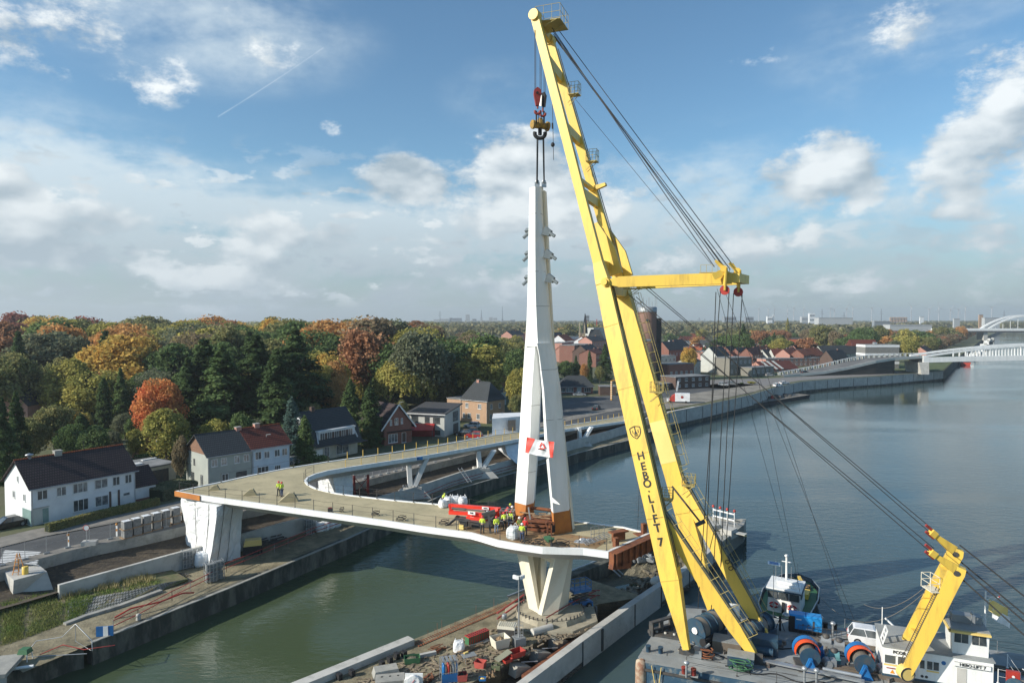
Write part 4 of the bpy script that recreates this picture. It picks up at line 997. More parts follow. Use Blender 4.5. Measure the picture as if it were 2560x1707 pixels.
def isl(name,label,cat,u,v,z=2.0,rz=0.0,group=None):
    t = thing(name,label,cat,tuple(G(u,v,z)),rz,group);k = {'lighting_tower': .7,'scissor_lift': .78,'scrap_pile': 1,'boulder': 1,'gas_bottle_cage': .8,'pipe_bundle': 1}.get(name,.66);t.scale = (k,)*3;return t
# rubble heap and debris in the pond area
def heap(m,c,rx,ry,h,rz=0,seed=1,n=18):
    random.seed(seed);g = []
    for j in range(n+1):
        row = []
        for i in range(n+1):
            x,y = (i/n*2-1),(j/n*2-1);r = min(1,math.hypot(x,y));z = h*(1-r*r)*(.7+.6*random.random())-(.1 if r > .98 else 0)
            X,Y_ = x*rx,y*ry;row.append((c[0]+X*math.cos(rz)-Y_*math.sin(rz),c[1]+X*math.sin(rz)+Y_*math.cos(rz),c[2]+z))
        g.append(row)
    for a,b in zip(g,g[1:]): m.strip(a,b,flip=False)
M_grav = mat('gravel_heap',(.22,.195,.135),1,c2=(.10,.09,.06),sc=6,bump=1,bsc=8)
tag(mk('gravel_heap',M_grav,None,lambda m: heap(m,(19,85.5,.4),7,2.6,1.5,R(32),2)),'long gravel heap behind the green pond on the island','gravel heap')
tag(mk('mud_heap',M_soil,None,lambda m: heap(m,(16.3,77.5,.4),5,1.6,1.0,R(40),3)),'dark mud heap along the inside of the long concrete wall','mud heap')
tag(mk('mud_heap',M_rust,None,lambda m: heap(m,(11.0,69.6,.5),2.6,1.0,1.0,R(52),4)),'brown scrap and soil heap against the trench wall','scrap heap')
tag(mk('debris',mat('mixed_debris',(.20,.17,.12),.9,c2=(.08,.07,.05),sc=3),None,lambda m: [m.box((x,y,.75+random.random()*.5),(random.uniform(.2,1.6),random.uniform(.1,.5),random.uniform(.08,.4)),random.random()*3) for x,y in [(13.5+t_*7+random.uniform(-1.8,1.8),76+t_*8+random.uniform(-1.5,1.5)) for t_ in [random.random() for _ in range(150)]]]),'scattered dark debris in the mud beside the pond','debris',kind='stuff')
tag(mk('debris',mat('ground_litter',(.30,.24,.16),.9,c2=(.14,.11,.08),sc=3),None,lambda m: [(lambda t_,s_: m.box((-13+t_*17+s_*6*.7+random.uniform(-.5,.5),56+t_*14-s_*6*.7,2.04),(random.uniform(.1,.9),random.uniform(.06,.25),random.uniform(.03,.16)),random.random()*3))(random.random(),random.random()) for _ in range(700)]),'small offcuts and litter strewn over the island work area','litter',kind='stuff')
# lighting tower
t = isl('lighting_tower','tall mobile lighting tower with four white floodlights beside the pylon pier','lighting tower',1297,1612)
mk('base',M_grey,t,lambda m: m.box((0,0,.6),(1.5,1.3,1.0),.4))
mk('cage',M_galv,t,lambda m: [m.tube((sx*.55,sy*.5,1.1),(sx*.55,sy*.5,2.9),.03,4) for sx in (-1,-.33,.33,1) for sy in (-1,1)]+[m.tube((-.55,sy*.5,z),(.55,sy*.5,z),.03,4) for sy in (-1,1) for z in (1.2,2.0,2.9)])
mk('mast',M_galv,t,lambda m: (m.tube((0,0,1),(0,0,5),.11,8),m.tube((0,0,5),(0,0,9.2),.075,8)))
for dx,dy in ((-.55,0),(-.2,-.3),(.35,-.2),(.55,.1)):
    mk('floodlight',M_white,t,lambda m: (m.box((dx,dy,9.1),(.42,.3,.45),dx),m.beam((dx,dy,9.0),(dx*.2,0,9.2),.06,.06)))
# red and green rack
t = isl('rebar_rack','long red topped rack on a green steel box','storage rack',1193,1602,rz=R(40))
mk('box',M_green,t,lambda m: m.box((0,0,.6),(3.6,.9,1.1)))
mk('top_plate',M_red,t,lambda m: m.box((0,0,1.19),(3.7,1.0,.08)))
mk('slot',M_blk,t,lambda m: [m.box((-1.6+k*.36,sy*.22,1.235),(.2,.25,.01)) for k in range(10) for sy in (-1,1)])
mk('side_plate',M_red,t,lambda m: [m.box((-1.6+k*.4,-.475,.6),(.2,.03,.9)) for k in range(9)])
# beige plant container
t = isl('compressor','beige roofed plant container with dark grey sides next to the lighting tower','compressor',1268,1590,rz=R(-12))
mk('body',M_dk,t,lambda m: [m.box((0,0,.35+k*.28),(2.5,1.6,.22)) for k in range(4)]+[m.box((0,0,.7),(2.4,1.5,1.3))])
mk('roof',M_cream,t,lambda m: (m.box((0,0,1.55),(2.6,1.7,.4)),[m.box((-1.1+k*.3,0,1.79),(.1,1.6,.08)) for k in range(8)]))
# skips and boxes
def skip(name,label,u,v,L,W,h,m_,rz=0,cat='skip',fill=None,group=None,z=2.0,flare=1.18):
    t = isl(name,label,cat,u,v,z,rz,group)
    def shell(m):
        k = flare;lo = [(-L/2,-W/2,.08),(L/2,-W/2,.08),(L/2,W/2,.08),(-L/2,W/2,.08)];hi = [(x*k,y*(k*.5+.5),h) for x,y,_ in lo]
        li = [(x*.94,y*.94,.14) for x,y,_ in lo];hi2 = [(x*.94,y*.94,h) for x,y,_ in hi]
        n = 4;f = [(i,(i+1) % n,n+(i+1) % n,n+i) for i in range(n)]
        m.add(lo+hi,f);m.add(hi+hi2,f);m.add(hi2+li,f);m.add(li,[(0,1,2,3)]);m.add(lo,[(3,2,1,0)])
    mk('shell',m_,t,shell)
    if fill: mk('contents',fill,t,lambda m: heap(m,(0,0,h*.55),L*.45,W*.45,h*.45,0,int(u),8))
    return t
skip('skip','white skip with planks inside below the beige compressor',1250,1616,1.9,1.7,1.4,M_cream,R(28),fill=M_wood,flare=1.25)
skip('skip','open red skip at the foot of the lighting tower',1290,1640,2.0,1.3,.8,M_red,R(35))
skip('skip','small pinkish red skip in the middle of the work area',1201,1668,1.2,1.0,.9,mat('pink_red_paint',(.5,.10,.08),.6),R(-20))
skip('skip','small red skip at the picture bottom right of the blue bottle cage',1155,1700,1.1,1.0,.9,mat('pink_red_paint',(.5,.10,.08),.6),R(10),fill=M_soil)
skip('crate','green crate filled with scrap next to the concrete wall',1030,1655,2.0,1.2,.8,M_green,R(12),'crate',fill=M_grav,flare=1.05)
skip('crate','small olive crate filled with fittings beside the trench',1240,1672,1.1,.9,.7,mat('olive_paint',(.13,.15,.08),.7),R(-8),'crate',fill=M_grav,flare=1.05)
skip('crate','red crate below the sloping grey plate',1268,1655,1.1,.8,.5,M_red,R(40),'crate')
skip('crate','yellow and blue crate near the picture bottom',1206,1700,.8,.7,.35,M_blue,R(0),'crate',fill=M_yel2,flare=1.1)
t = isl('gas_bottle_cage','blue steel cage full of gas bottles standing on the sandy ground','bottle cage',1122,1700,rz=R(15))
mk('frame',M_galv,t,lambda m: [m.tube((sx*.85,sy*.6,0),(sx*.85,sy*.6,2.3),.04,4) for sx in (-1,1) for sy in (-1,1)]+[m.tube((-.85,sy*.6,z),(.85,sy*.6,z),.035,4) for sy in (-1,1) for z in (.1,1.1,2.3)]+[m.tube((sx*.85,-.6,z),(sx*.85,.6,z),.035,4) for sx in (-1,1) for z in (.1,1.1,2.3)])
mk('panel',M_blue,t,lambda m: (m.box((0,-.62,.55),(1.6,.03,.9)),m.box((.87,0,.9),(.03,1.1,1.6))))
for k in range(6):
    mk('gas_bottle',(M_blue,M_red,M_grey)[k % 3],t,lambda m: m.lathe((-.55+(k % 3)*.5,-.25+(k//3)*.5,.12),[(.16,0),(.17,1.5),(.12,1.68),(.04,1.75),(.04,1.9)],8))
mk('top_tray',M_galv,t,lambda m: [m.box((-.6+k*.4,0,2.33),(.25,1.1,.06)) for k in range(4)])
t = isl('saw_table','grey saw table with a yellow tool on it','table',1172,1655,rz=R(25))
mk('top',M_grey,t,lambda m: m.box((0,0,1.0),(1.9,1.2,.06)))
mk('frame',M_galv,t,lambda m: [m.tube((sx*.6,sy*.4,0),(sx*.6,sy*.4,1),.04,4) for sx in (-1,1) for sy in (-1,1)])
tag(mk('power_saw',M_yel2,None,lambda m: (lambda p: m.box((p.x,p.y,2.76),(.4,.15,.12),.6))(G(1165,1652,2.0))),'yellow power saw lying on the grey saw table','power saw')
def bag(u,v,s_,label,z=2.0,group=None,m_=None):
    c = G(u,v,z);t = thing('bulk_bag',label,'bulk bag',tuple(c),random.random(),group)
    def f(m):
        random.seed(int(u));rings = []
        for k,(r,h) in enumerate(((.42,0),(.52,.15),(.54,.5),(.5,.8),(.42,.98),(.25,1.05))):
            rings.append([((abs(math.cos(a))**.6*(1 if math.cos(a) > 0 else -1))*r*s_*random.uniform(.93,1.07),(abs(math.sin(a))**.6*(1 if math.sin(a) > 0 else -1))*r*s_*random.uniform(.93,1.07),h*s_*random.uniform(.97,1.03)) for a in [j*math.pi/7 for j in range(14)]])
        m.loft(rings)
        for sx in (-1,1): m.path([(sx*.4*s_,-.3*s_,.9*s_),(sx*.3*s_,0,1.3*s_),(sx*.4*s_,.3*s_,.9*s_)],.03,4)
    mk('bag',m_ or M_sheet,t,f);return t
bag(1147,1628,.95,'white bulk bag of debris beside the saw table on the island')
t = isl('concrete_block','tilted grey concrete slab block at the picture bottom beside the wall','concrete block',965,1686,rz=R(20));mk('block',M_conc,t,lambda m: (m.box((0,0,.5),(3.4,1.9,.9),0,0,.85)))
t = isl('concrete_block','flat concrete slab with square holes at the very bottom','concrete block',975,1707,rz=R(10));mk('block',M_conc,t,lambda m: m.box((0,0,.4),(3.6,2.0,.7)));mk('hole',M_blk,t,lambda m: [m.box((x,.3,.76),(.25,.25,.02)) for x in (-1,0,1)])
t = isl('chute','white tracked bucket with a red emblem cut by the picture bottom','bucket',1035,1712,rz=0);mk('frame',M_white,t,lambda m: (m.b(-1.1,1.1,-.1,.1,0,1.5),m.tube((-.7,-.12,.6),(-.7,-.5,.6),.5,12),));mk('drum',M_sheet,t,lambda m: m.tube((0,-.2,.75),(0,-.6,.75),.75,18));mk('emblem',M_red,t,lambda m: m.beam((-.15,-.62,.6),(.15,-.62,1.0),.12,.03))
t = isl('concrete_beam','pale concrete beam lying by the green crate','beam',1065,1640,rz=R(25));mk('beam',M_concl,t,lambda m: m.box((0,0,.25),(2.8,.5,.45)))
t = isl('plank_stack','criss-cross pile of planks and poles on the island ground','plank pile',1180,1625,rz=R(40));mk('planks',M_wood,t,lambda m: [m.box((random.uniform(-.6,.6),random.uniform(-.5,.5),.06+.05*k),(random.uniform(2.5,4.2),.16,.06),random.uniform(-.14,.14)) for k in range(9)])
t = isl('scaffold_tube_pile','pile of grey scaffold tubes between the red rack and the planks','tube pile',1200,1610,rz=R(42));mk('tubes',M_galv,t,lambda m: [m.tube((-1.6+random.uniform(-.3,.3),random.uniform(-.5,.5),.08+.05*(k % 5)),(1.6,random.uniform(-.5,.5),.08+.06*(k % 4)),.04,5) for k in range(18)])
t = isl('grey_plate','sloping grey steel plate leaning over a red crate','steel plate',1258,1650,rz=R(35));mk('plate',mat('olive_grey_plate',(.22,.22,.16),.7),t,lambda m: m.beam((-1.1,0,.3),(1.1,0,1.0),1.1,.06))
for k,(u,v,l) in enumerate(((1093,1627,'reddish timber bundle by the bottle cage'),(1070,1700,'broken timber boards lying at the picture bottom'),(1225,1690,'brown offcut pile near the trench edge'))):
    t = isl('timber_pile',l,'timber pile',u,v,rz=R(50+k*20));mk('boards',M_rust if k != 2 else M_wood,t,lambda m: [m.box((random.uniform(-.5,.5),random.uniform(-.6,.6),.05+.04*j),(random.uniform(.8,2.2),.14,.06),random.uniform(-.6,.6)) for j in range(14)])
t = isl('safety_railing','red tube railing with grey posts on the canal side of the pylon footing','railing',1245,1545,rz=0)
def rr(m,P,h,n):
    for a,b in zip(P,P[1:]):
        for hh in (.5,1.05): m.tube(a+Vector((0,0,hh)),b+Vector((0,0,hh)),.07,5)
def redrail(P,label,h=1.05,pm=M_galv,n=5,group=None,mr=None,r=.055):
    t = thing('safety_railing',label,'railing',tuple(P[0]),world=True,group=group)
    mk('rail',mr or M_dred,t,lambda m: [m.tube(a+Vector((0,0,hh)),b+Vector((0,0,hh)),r,5) for a,b in zip(P,P[1:]) for hh in (h*.5,h)])
    for a,b in zip(P,P[1:]):
        k = max(1,int((b-a).length/2.4))
        for j in range(k+1):
            p = a.lerp(b,j/k);mk('post',pm,t,lambda m: m.tube(p,p+Vector((0,0,h+.05)),.03,4))
    return t
bpy.data.objects.remove(t)
M_rr = mat('red_tube_rail',(.42,.05,.04),.5)
redrail([G(1243,1560,2),G(1310,1512,2)],'red tube railing on the canal side of the pylon footing',1.1,mr=M_rr,r=.09)
redrail([G(1365,1572,2),G(1430,1532,2),G(1492,1500,2)],'red tube railing between the pylon footing and the trench',1.1,mr=M_dred,r=.06)
redrail([G(1462,1500,1.5),G(1500,1500,1.5)],'short dark red railing behind the blue scissor lift',1.1)
# scissor lift
t = isl('scissor_lift','blue scissor lift parked behind the pylon pier','scissor lift',1450,1518,2.0,rz=R(25))
mk('chassis',M_blue,t,lambda m: (m.box((0,0,.7),(2.8,1.3,.5)),m.b(-1.5,-1.3,-.9,.9,.1,.9),m.b(1.3,1.5,-.9,.9,.1,.9)))
mk('basket',M_blue,t,lambda m: [m.tube((sx*1.3,sy*.7,2.5),(sx*1.3,sy*.7,3.7),.05,4) for sx in (-1,-.3,.3,1) for sy in (-1,1)]+[m.tube((-1.3,sy*.7,z),(1.3,sy*.7,z),.05,4) for sy in (-1,1) for z in (3.1,3.7)]+[m.tube((sx*1.3,-.7,z),(sx*1.3,.7,z),.05,4) for sx in (-1,1) for z in (3.1,3.7)]+[m.box((0,0,2.45),(2.7,1.45,.35))])
mk('scissor_arms',M_dk,t,lambda m: [m.beam((-1.1,sy*.4,.9+.4*k),(1.1,sy*.4,1.3+.4*k),.1,.12) for k in range(3) for sy in (-1,1)]+[m.beam((1.1,sy*.3,.9+.4*k),(-1.1,sy*.3,1.3+.4*k),.1,.12) for k in range(3) for sy in (-1,1)])
for sx in (-1,1):
    for sy in (-1,1): mk('wheel',M_blk,t,lambda m: m.tube((sx*.95,sy*.62,.38),(sx*.95,sy*.86,.38),.38,14))
for sx in (-1,1): mk('rim',M_grey,t,lambda m: m.tube((sx*.95,-.87,.38),(sx*.95,-.89,.38),.2,10))
# trench: waler beam, tilted blocks
t = thing('waler_beam','rusty beam with a red painted top lying along the trench','steel beam',tuple(G(1400,1633,1.6)),world=True)
mk('beam',M_rust,t,lambda m: m.beam(G(1312,1700,1.0),G(1486,1578,1.0),.7,.8));mk('red_top',M_red,t,lambda m: m.beam(G(1308,1698,1.5),G(1483,1575,1.5),.18,.1))
for k,(u,v,rz,l) in enumerate(((1395,1612,40,'topmost tilted concrete block in the trench'),(1352,1645,40,'middle tilted concrete block in the trench'),(1300,1680,40,'biggest tilted concrete block at the trench end by the picture bottom'))):
    t = isl('concrete_block',l,'concrete block',u,v,.8,R(rz));mk('block',M_conc,t,lambda m: (m.loft([[(-1.5,-.8,0),(1.5,-.8,0),(1.5,.8,0),(-1.5,.8,0)],[(-1.2,-.9,1.5),(1.2,-.9,.7),(1.2,.7,.7),(-1.2,.7,1.5)]])))
    mk('strut',M_galv,t,lambda m: m.tube((.4,.2,1.2),(2.4,-.9,1.1),.08,6))
t = thing('trench_shoring','grey corrugated shoring wall on the island side of the trench','wall',(9,71,0),world=True)
mk('wall',M_concd,t,lambda m: [wall_strip(m,TL+[(14.3,73)],.3,1.98,.4,side=1)])
mk('corrugation',M_grey,t,lambda m: [m.box((4.6+k*.42,65.6+k*.5,1.2),(.2,.2,1.5),R(50)) for k in range(11)])
for a,b in (((1412,1440,2),(1437,1466,.6)),((1520,1412,2),(1551,1441,.7)),((1527,1408,2),(1558,1436,.7)),((1455,1444,2),(1481,1463,.7))):
    t = thing('raking_prop','pale raking prop between sheet wall and mud behind the pylon','prop',tuple(G(*a)),world=True,group='raking props behind the pylon');mk('tube',M_galv,t,lambda m: m.tube(G(*a),G(*b),.09,6))
t = isl('concrete_block','grey concrete block at the edge of the green pond','concrete block',1487,1482,.6,R(-10));mk('block',M_conc,t,lambda m: m.box((0,0,.6),(2.1,1.4,1.3)))
t = isl('boulder','rounded pale stone beside the yellow crane leg','boulder',1645,1462,1.2);mk('stone',M_concl,t,lambda m: (m.ball((0,0,.4),.95,9,.6)))
t = isl('scrap_pile','white and grey scrap pile under the rusty deck end','scrap pile',1606,1400,2.0);mk('scrap',M_galv,t,lambda m: [m.box((random.uniform(-1.2,1.2),random.uniform(-.8,.8),random.uniform(0,.8)),(random.uniform(.2,1.2),.2,random.uniform(.1,.5)),random.random()*3) for _ in range(26)])
t = isl('water_tank','small round blue-grey tank beside the railing near the lighting tower','tank',1261,1558);mk('tank',M_grey,t,lambda m: m.lathe((0,0,.7),[(.3,0),(.42,.1),(.42,.6),(.3,.75)],10));mk('stand',M_dk,t,lambda m: [m.tube((x*.3,y*.3,0),(x*.3,y*.3,.8),.03,4) for x in (-1,1) for y in (-1,1)])
t = isl('pipe_bundle','grey concrete pipe section beside the trench railing','pipe',1355,1582,2.0,R(30));mk('pipe',M_concl,t,lambda m: m.tube((-1.1,0,.35),(1.1,0,.35),.35,12))
# ------------------------------------------------------------------ people
def skinned(name,P,E,Rd,m_,parent,sub=1):
    me = bpy.data.meshes.new(name);me.from_pydata([tuple(p) for p in P],E,[]);me.materials.append(m_)
    sv = me.skin_vertices or None
    o = bpy.data.objects.new(name,me);col.objects.link(o);o.parent = parent
    md = o.modifiers.new('skin','SKIN');md.use_smooth_shade = True
    lay = me.skin_vertices[0] if len(me.skin_vertices) else None
    if lay is None:
        import bmesh
        bm = bmesh.new();bm.from_mesh(me);bm.verts.layers.skin.verify();bm.to_mesh(me);bm.free();lay = me.skin_vertices[0]
    for i,r in enumerate(Rd): lay.data[i].radius = (r,r) if not isinstance(r,tuple) else r
    lay.data[0].use_root = True
    if sub:
        s2 = o.modifiers.new('sub','SUBSURF');s2.levels = sub;s2.render_levels = sub
    return o
M_skin = mat('skin',(.50,.31,.22),.6);M_hiv = mat('hi_vis_yellow',(.62,.78,.06),.6);M_jean = mat('denim',(.05,.08,.16),.9);M_trou = mat('dark_trousers',(.03,.035,.04),.9)
M_redj = mat('red_jacket',(.62,.04,.03),.7);M_refl = mat('reflective_tape',(.6,.62,.6),.35);M_helr = mat('red_helmet',(.6,.03,.03),.35);M_helw = mat('white_helmet',(.75,.75,.73),.35);M_boot = mat('boots',(.03,.025,.02),.8);M_hely = mat('lime_helmet',(.55,.65,.05),.4)
def person(loc,rz,label,jacket,hel,trou,pose='stand',vest=True):
    t = thing('person',label,'person',tuple(loc),rz)
    lean = {'stand': 0.0,'bend': .32,'look': .12,'reach': .1}[pose]
    hy = -lean*.9;sh = 1.45-lean*.25;hz_ = 1.72-lean*.35
    hip,waist,chest,neck,head = (0,0,.95),(0,hy*.25,1.12),(0,hy*.7,sh-.1),(0,hy*.95,sh+.07),(0,hy*1.12-.02,hz_-.12)
    aL = [(-.2,hy*.85,sh),(-.27,hy*.85+.02,sh-.28),(-.2,hy-.17,sh-.45)];aR = [(.2,hy*.85,sh),(.27,hy*.85+.02,sh-.28),(.2,hy-.17,sh-.45)]
    if pose == 'reach': aR = [(.2,hy*.85,sh),(.3,hy-.2,sh-.1),(.22,hy-.45,sh+.05)]
    if pose == 'look': aL = [(-.2,hy*.85,sh),(-.3,hy+.05,sh-.28),(-.28,hy,sh-.54)]
    hands = [Vector(a[2])+(Vector(a[2])-Vector(a[1])).normalized()*.13 for a in (aL,aR)]
    P = [hip,waist,chest,neck,head,(0,head[1]-.005,head[2]+.12),aL[0],aL[1],aL[2],tuple(hands[0]),aR[0],aR[1],aR[2],tuple(hands[1]),(-.1,0,.88),(-.12,-.03,.48),(-.13,.0,.09),(-.13,-.13,.04),(.1,0,.88),(.13,-.02,.48),(.15,.03,.09),(.16,-.1,.04)]
    E = [(0,1),(1,2),(2,3),(3,4),(4,5),(2,6),(6,7),(7,8),(8,9),(2,10),(10,11),(11,12),(12,13),(0,14),(14,15),(15,16),(16,17),(0,18),(18,19),(19,20),(20,21)]
    Rd = [(.14,.11),(.12,.1),(.15,.1),.055,(.085,.1),(.07,.08),.06,.045,.035,.04,.06,.045,.035,.04,.08,.055,.04,.045,.08,.055,.04,.045]
    skinned('body',P,E,Rd,M_skin,t)
    skinned('jacket',[P[0],P[1],P[2],(0,hy*.9,sh+.02),P[6],P[7],P[8],P[10],P[11],P[12]],[(0,1),(1,2),(2,3),(2,4),(4,5),(5,6),(2,7),(7,8),(8,9)],[(.175,.13),(.17,.135),(.19,.135),.09,.085,.07,.058,.085,.07,.058],jacket,t)
    skinned('trousers',[(0,0,.93),(-.1,0,.84),(-.12,-.03,.48),(-.13,0,.14),(.1,0,.84),(.13,-.02,.48),(.15,.03,.14)],[(0,1),(1,2),(2,3),(0,4),(4,5),(5,6)],[(.155,.125),.098,.075,.062,.098,.075,.062],trou,t)
    for a,b in ((16,17),(20,21)): mk('boot',M_boot,t,lambda m: (m.tube(Vector(P[a])+Vector((0,0,.06)),Vector(P[a])-Vector((0,0,.06)),.062,8),m.beam(Vector(P[a])+Vector((0,.05,-.03)),Vector(P[b])+Vector((0,0,-.01)),.11,.09)))
    hc = Vector(head)+Vector((0,-.01,.06));mk('helmet',hel,t,lambda m: (m.lathe(tuple(hc),[(.145,.0),(.14,.05),(.11,.12),(.05,.16),(.005,.165)],10),m.box((hc.x,hc.y-.12,hc.z+.01),(.17,.12,.02))))
    f = Vector(head)
    mk('face',M_skin,t,lambda m: (m.box((f.x,f.y-.105,f.z+.01),(.025,.04,.035)),m.ball((f.x-.09,f.y,f.z+.01),.025,5),m.ball((f.x+.09,f.y,f.z+.01),.025,5)))
    if vest: mk('reflective_band',M_refl,t,lambda m: m.loft([[(math.cos(a)*.188,waist[1]+.0+math.sin(a)*.155,1.08) for a in [k*math.pi/6 for k in range(12)]],[(math.cos(a)*.188,waist[1]+math.sin(a)*.155,1.13) for a in [k*math.pi/6 for k in range(12)]]],cap=False))
    return t
ZP = ZD-.1
pe = [(697,1239,200,'worker in yellow vest with dark trousers beside the largest deck wedge',M_hiv,M_helr,M_trou,'look'),
      (705,1241,250,'worker in yellow jacket with blue trousers near the largest deck wedge',M_hiv,M_helr,M_jean,'stand'),
      (1206,1333,170,'worker in yellow vest, red helmet and dark trousers below the red lift boom',M_hiv,M_helr,M_trou,'stand'),
      (1241,1334,10,'worker in yellow vest, red helmet and pale blue jeans standing alone at the near rail',M_hiv,M_helr,mat('pale_jeans',(.22,.30,.42),.9),'stand'),
      (1262,1322,200,'worker in yellow jacket and red helmet behind the white bag',M_hiv,M_helr,M_trou,'bend'),
      (1275,1319,150,'worker in yellow jacket and red helmet nearest the left pylon leg behind the bag',M_hiv,M_helr,M_jean,'look'),
      (1305,1353,170,'worker in yellow vest, white helmet and blue jeans closest to the near rail',M_hiv,M_helw,M_jean,'stand'),
      (1300,1336,200,'worker in dark green vest and white helmet beside the left pylon leg',mat('dark_hi_vis',(.20,.26,.06),.7),M_helw,M_trou,'look'),
      (1313,1338,170,'worker in bright red jacket and red helmet between the pylon legs',M_redj,M_helr,M_trou,'stand'),
      (1374,1312,160,'worker in yellow striped trousers and white helmet behind the right pylon leg',mat('grey_jacket',(.25,.27,.24),.8),M_helw,M_hiv,'bend'),
      (1262,1308,120,'worker in red jacket and red helmet standing in the lift basket',M_redj,M_helr,M_trou,'bend'),
      (1276,1300,200,'worker in dark jacket and lime helmet behind the red jackets',M_trou,M_hely,M_trou,'stand'),
      (1252,1316,180,'worker in red jacket crouching beneath the lift boom',M_redj,M_helr,M_jean,'bend'),
      (1283,1306,220,'worker in beige jacket tight against the left pylon leg',mat('beige_jacket',(.35,.3,.2),.8),M_helw,M_trou,'look'),
      (1106,1259,120,'worker with lime helmet half hidden behind the white bulk bags',M_hiv,M_hely,M_trou,'bend')]
for u,v,a,l,j,h_,tr_,ps in pe:
    o = person(G(u,v,ZP),R(a),l,j,h_,tr_,ps,vest=(j is M_hiv))
    if 'bulk bags' in l: o.scale = (.85,.85,.72)
# ------------------------------------------------------------------ equipment on the deck
for k,(u,v) in enumerate(((1107,1268),(1121,1262),(1138,1260),(1157,1262))):
    bag(u,v,.92 if k else .85,('short white bulk bag at the near end of the row on the deck','tall crumpled white bulk bag, second in the row on the deck','white bulk bag behind the red lift boom, third in the row','open topped white bulk bag at the far end of the row')[k],z=ZP)
bag(1283,1346,1.15,'big pale bulk bag standing by the near rail before the left pylon leg',z=ZP,m_=mat('pale_bag',(.68,.70,.70),.6))
t = thing('spider_lift','folded red spider lift with stacked booms and black outriggers on the deck','spider lift',tuple(G(1195,1312,ZP)),R(-14))
def W_(u,v,Y=68.6):
    p = D(u,v,Y)-Vector(t.location);c,s_ = math.cos(R(14)),math.sin(R(14));return Vector((p.x*c-p.y*s_,p.x*s_+p.y*c,p.z))
M_lred = mat('lift_red',(.78,.045,.02),.35)
mk('boom_section',M_lred,t,lambda m: m.beam(W_(1124,1263,73),W_(1250,1272,70.5),.45,.36,.4,.28))
mk('boom_section',M_lred,t,lambda m: m.beam(W_(1124,1280,72.6),W_(1247,1288,70.2),.45,.36,.4,.3))
mk('turret',M_lred,t,lambda m: (m.beam(W_(1170,1293,71.5),W_(1218,1299,70.4),.8,.4),m.beam(W_(1128,1259,73),W_(1128,1284,72.8),.45,.6),m.beam(W_(1243,1270,70.5),W_(1240,1292,70.2),.4,.5)))
mk('hydraulic_ram',M_dk,t,lambda m: (m.tube(W_(1130,1270,72.4),W_(1165,1273,71.8),.13,8),m.tube(W_(1165,1273,71.8),W_(1215,1277,70.8),.08,8),m.beam(W_(1205,1288,69.8),W_(1238,1278,69.8),.4,.4),m.beam(W_(1210,1296,69.8),W_(1236,1285,69.8),.3,.3)))
mk('sign_plate',M_white,t,lambda m: (m.beam(W_(1170,1281,71.1),W_(1188,1283,70.8),.03,.34,side=(0,1,0)),m.beam(W_(1205,1269,71.0),W_(1222,1271,70.7),.03,.26,side=(0,1,0)),m.beam(W_(1175,1294,71.0),W_(1185,1295,70.8),.03,.24,side=(0,1,0))))
mk('sign_print',M_ink,t,lambda m: (m.beam(W_(1175,1281,71.0),W_(1183,1282.6,70.85),.03,.12,side=(0,1,0)),m.beam(W_(1209,1269.5,70.9),W_(1218,1270.7,70.7),.03,.1,side=(0,1,0))))
mk('undercarriage',M_dk,t,lambda m: (m.beam(W_(1158,1305,71),W_(1232,1308,70),1.2,.5),m.beam(W_(1150,1297,71.5),W_(1175,1303,71),.6,.5)))
for a,b,c in (((1160,1300,71),(1140,1296,71),(1110,1319,70.5)),((1222,1300,69.5),(1222,1292,69),(1226,1333,68)),((1232,1300,70.5),(1236,1295,70),(1229,1310,69.5)),((1160,1296,72.5),(1142,1290,73),(1135,1300,73))):
    mk('outrigger',M_dk,t,lambda m: (m.beam(W_(*a),W_(*b),.2,.22),m.beam(W_(*b),W_(*c),.18,.2),m.tube(W_(*c),W_(*c)-Vector((0,0,.12)),.25,8)))
mk('basket',M_galv,t,lambda m: (lambda o: [m.tube(o+Vector((x,y,0)),o+Vector((x,y,1.1)),.03,4) for x in (0,.7,1.4) for y in (0,.8)]+[m.tube(o+Vector((0,y,z)),o+Vector((1.4,y,z)),.03,4) for y in (0,.8) for z in (0,.55,1.1)]+[m.tube(o+Vector((x,0,z)),o+Vector((x,.8,z)),.03,4) for x in (0,1.4) for z in (0,.55,1.1)])(W_(1250,1302,69.8)))
t = thing('generator','small yellow and black generator frame by the near rail','generator',tuple(G(1158,1322,ZP)),R(-25));mk('frame',M_dk,t,lambda m: [m.tube((x,y,0),(x,y,.95),.035,4) for x in (-.6,.6) for y in (-.35,.35)]+[m.tube((-.6,y,.95),(.6,y,.95),.035,4) for y in (-.35,.35)]);mk('engine',M_blk,t,lambda m: m.box((.1,0,.55),(.7,.5,.5)));mk('tank',M_yel2,t,lambda m: m.box((-.1,-.2,.3),(.6,.3,.45)))
t = thing('steel_stack','stack of rusty beams and walers between the pylon legs','steel stack',tuple(G(1350,1322,ZP)),R(-14));mk('beams',M_rust,t,lambda m: [m.box((random.uniform(-.3,.3),-.9+j*.45,.2+k*.42),(4.2,.3,.22),random.uniform(-.04,.04)) for j in range(5) for k in range(3)]+[m.box((x,0,.6),(.2,2.2,1.3)) for x in (-1.8,1.8)]);mk('timber',M_wood,t,lambda m: [m.box((random.uniform(-1.5,1.2),random.uniform(-.8,.8),1.42),(random.uniform(.6,1.8),.2,.08),random.uniform(-.3,.3)) for _ in range(7)])
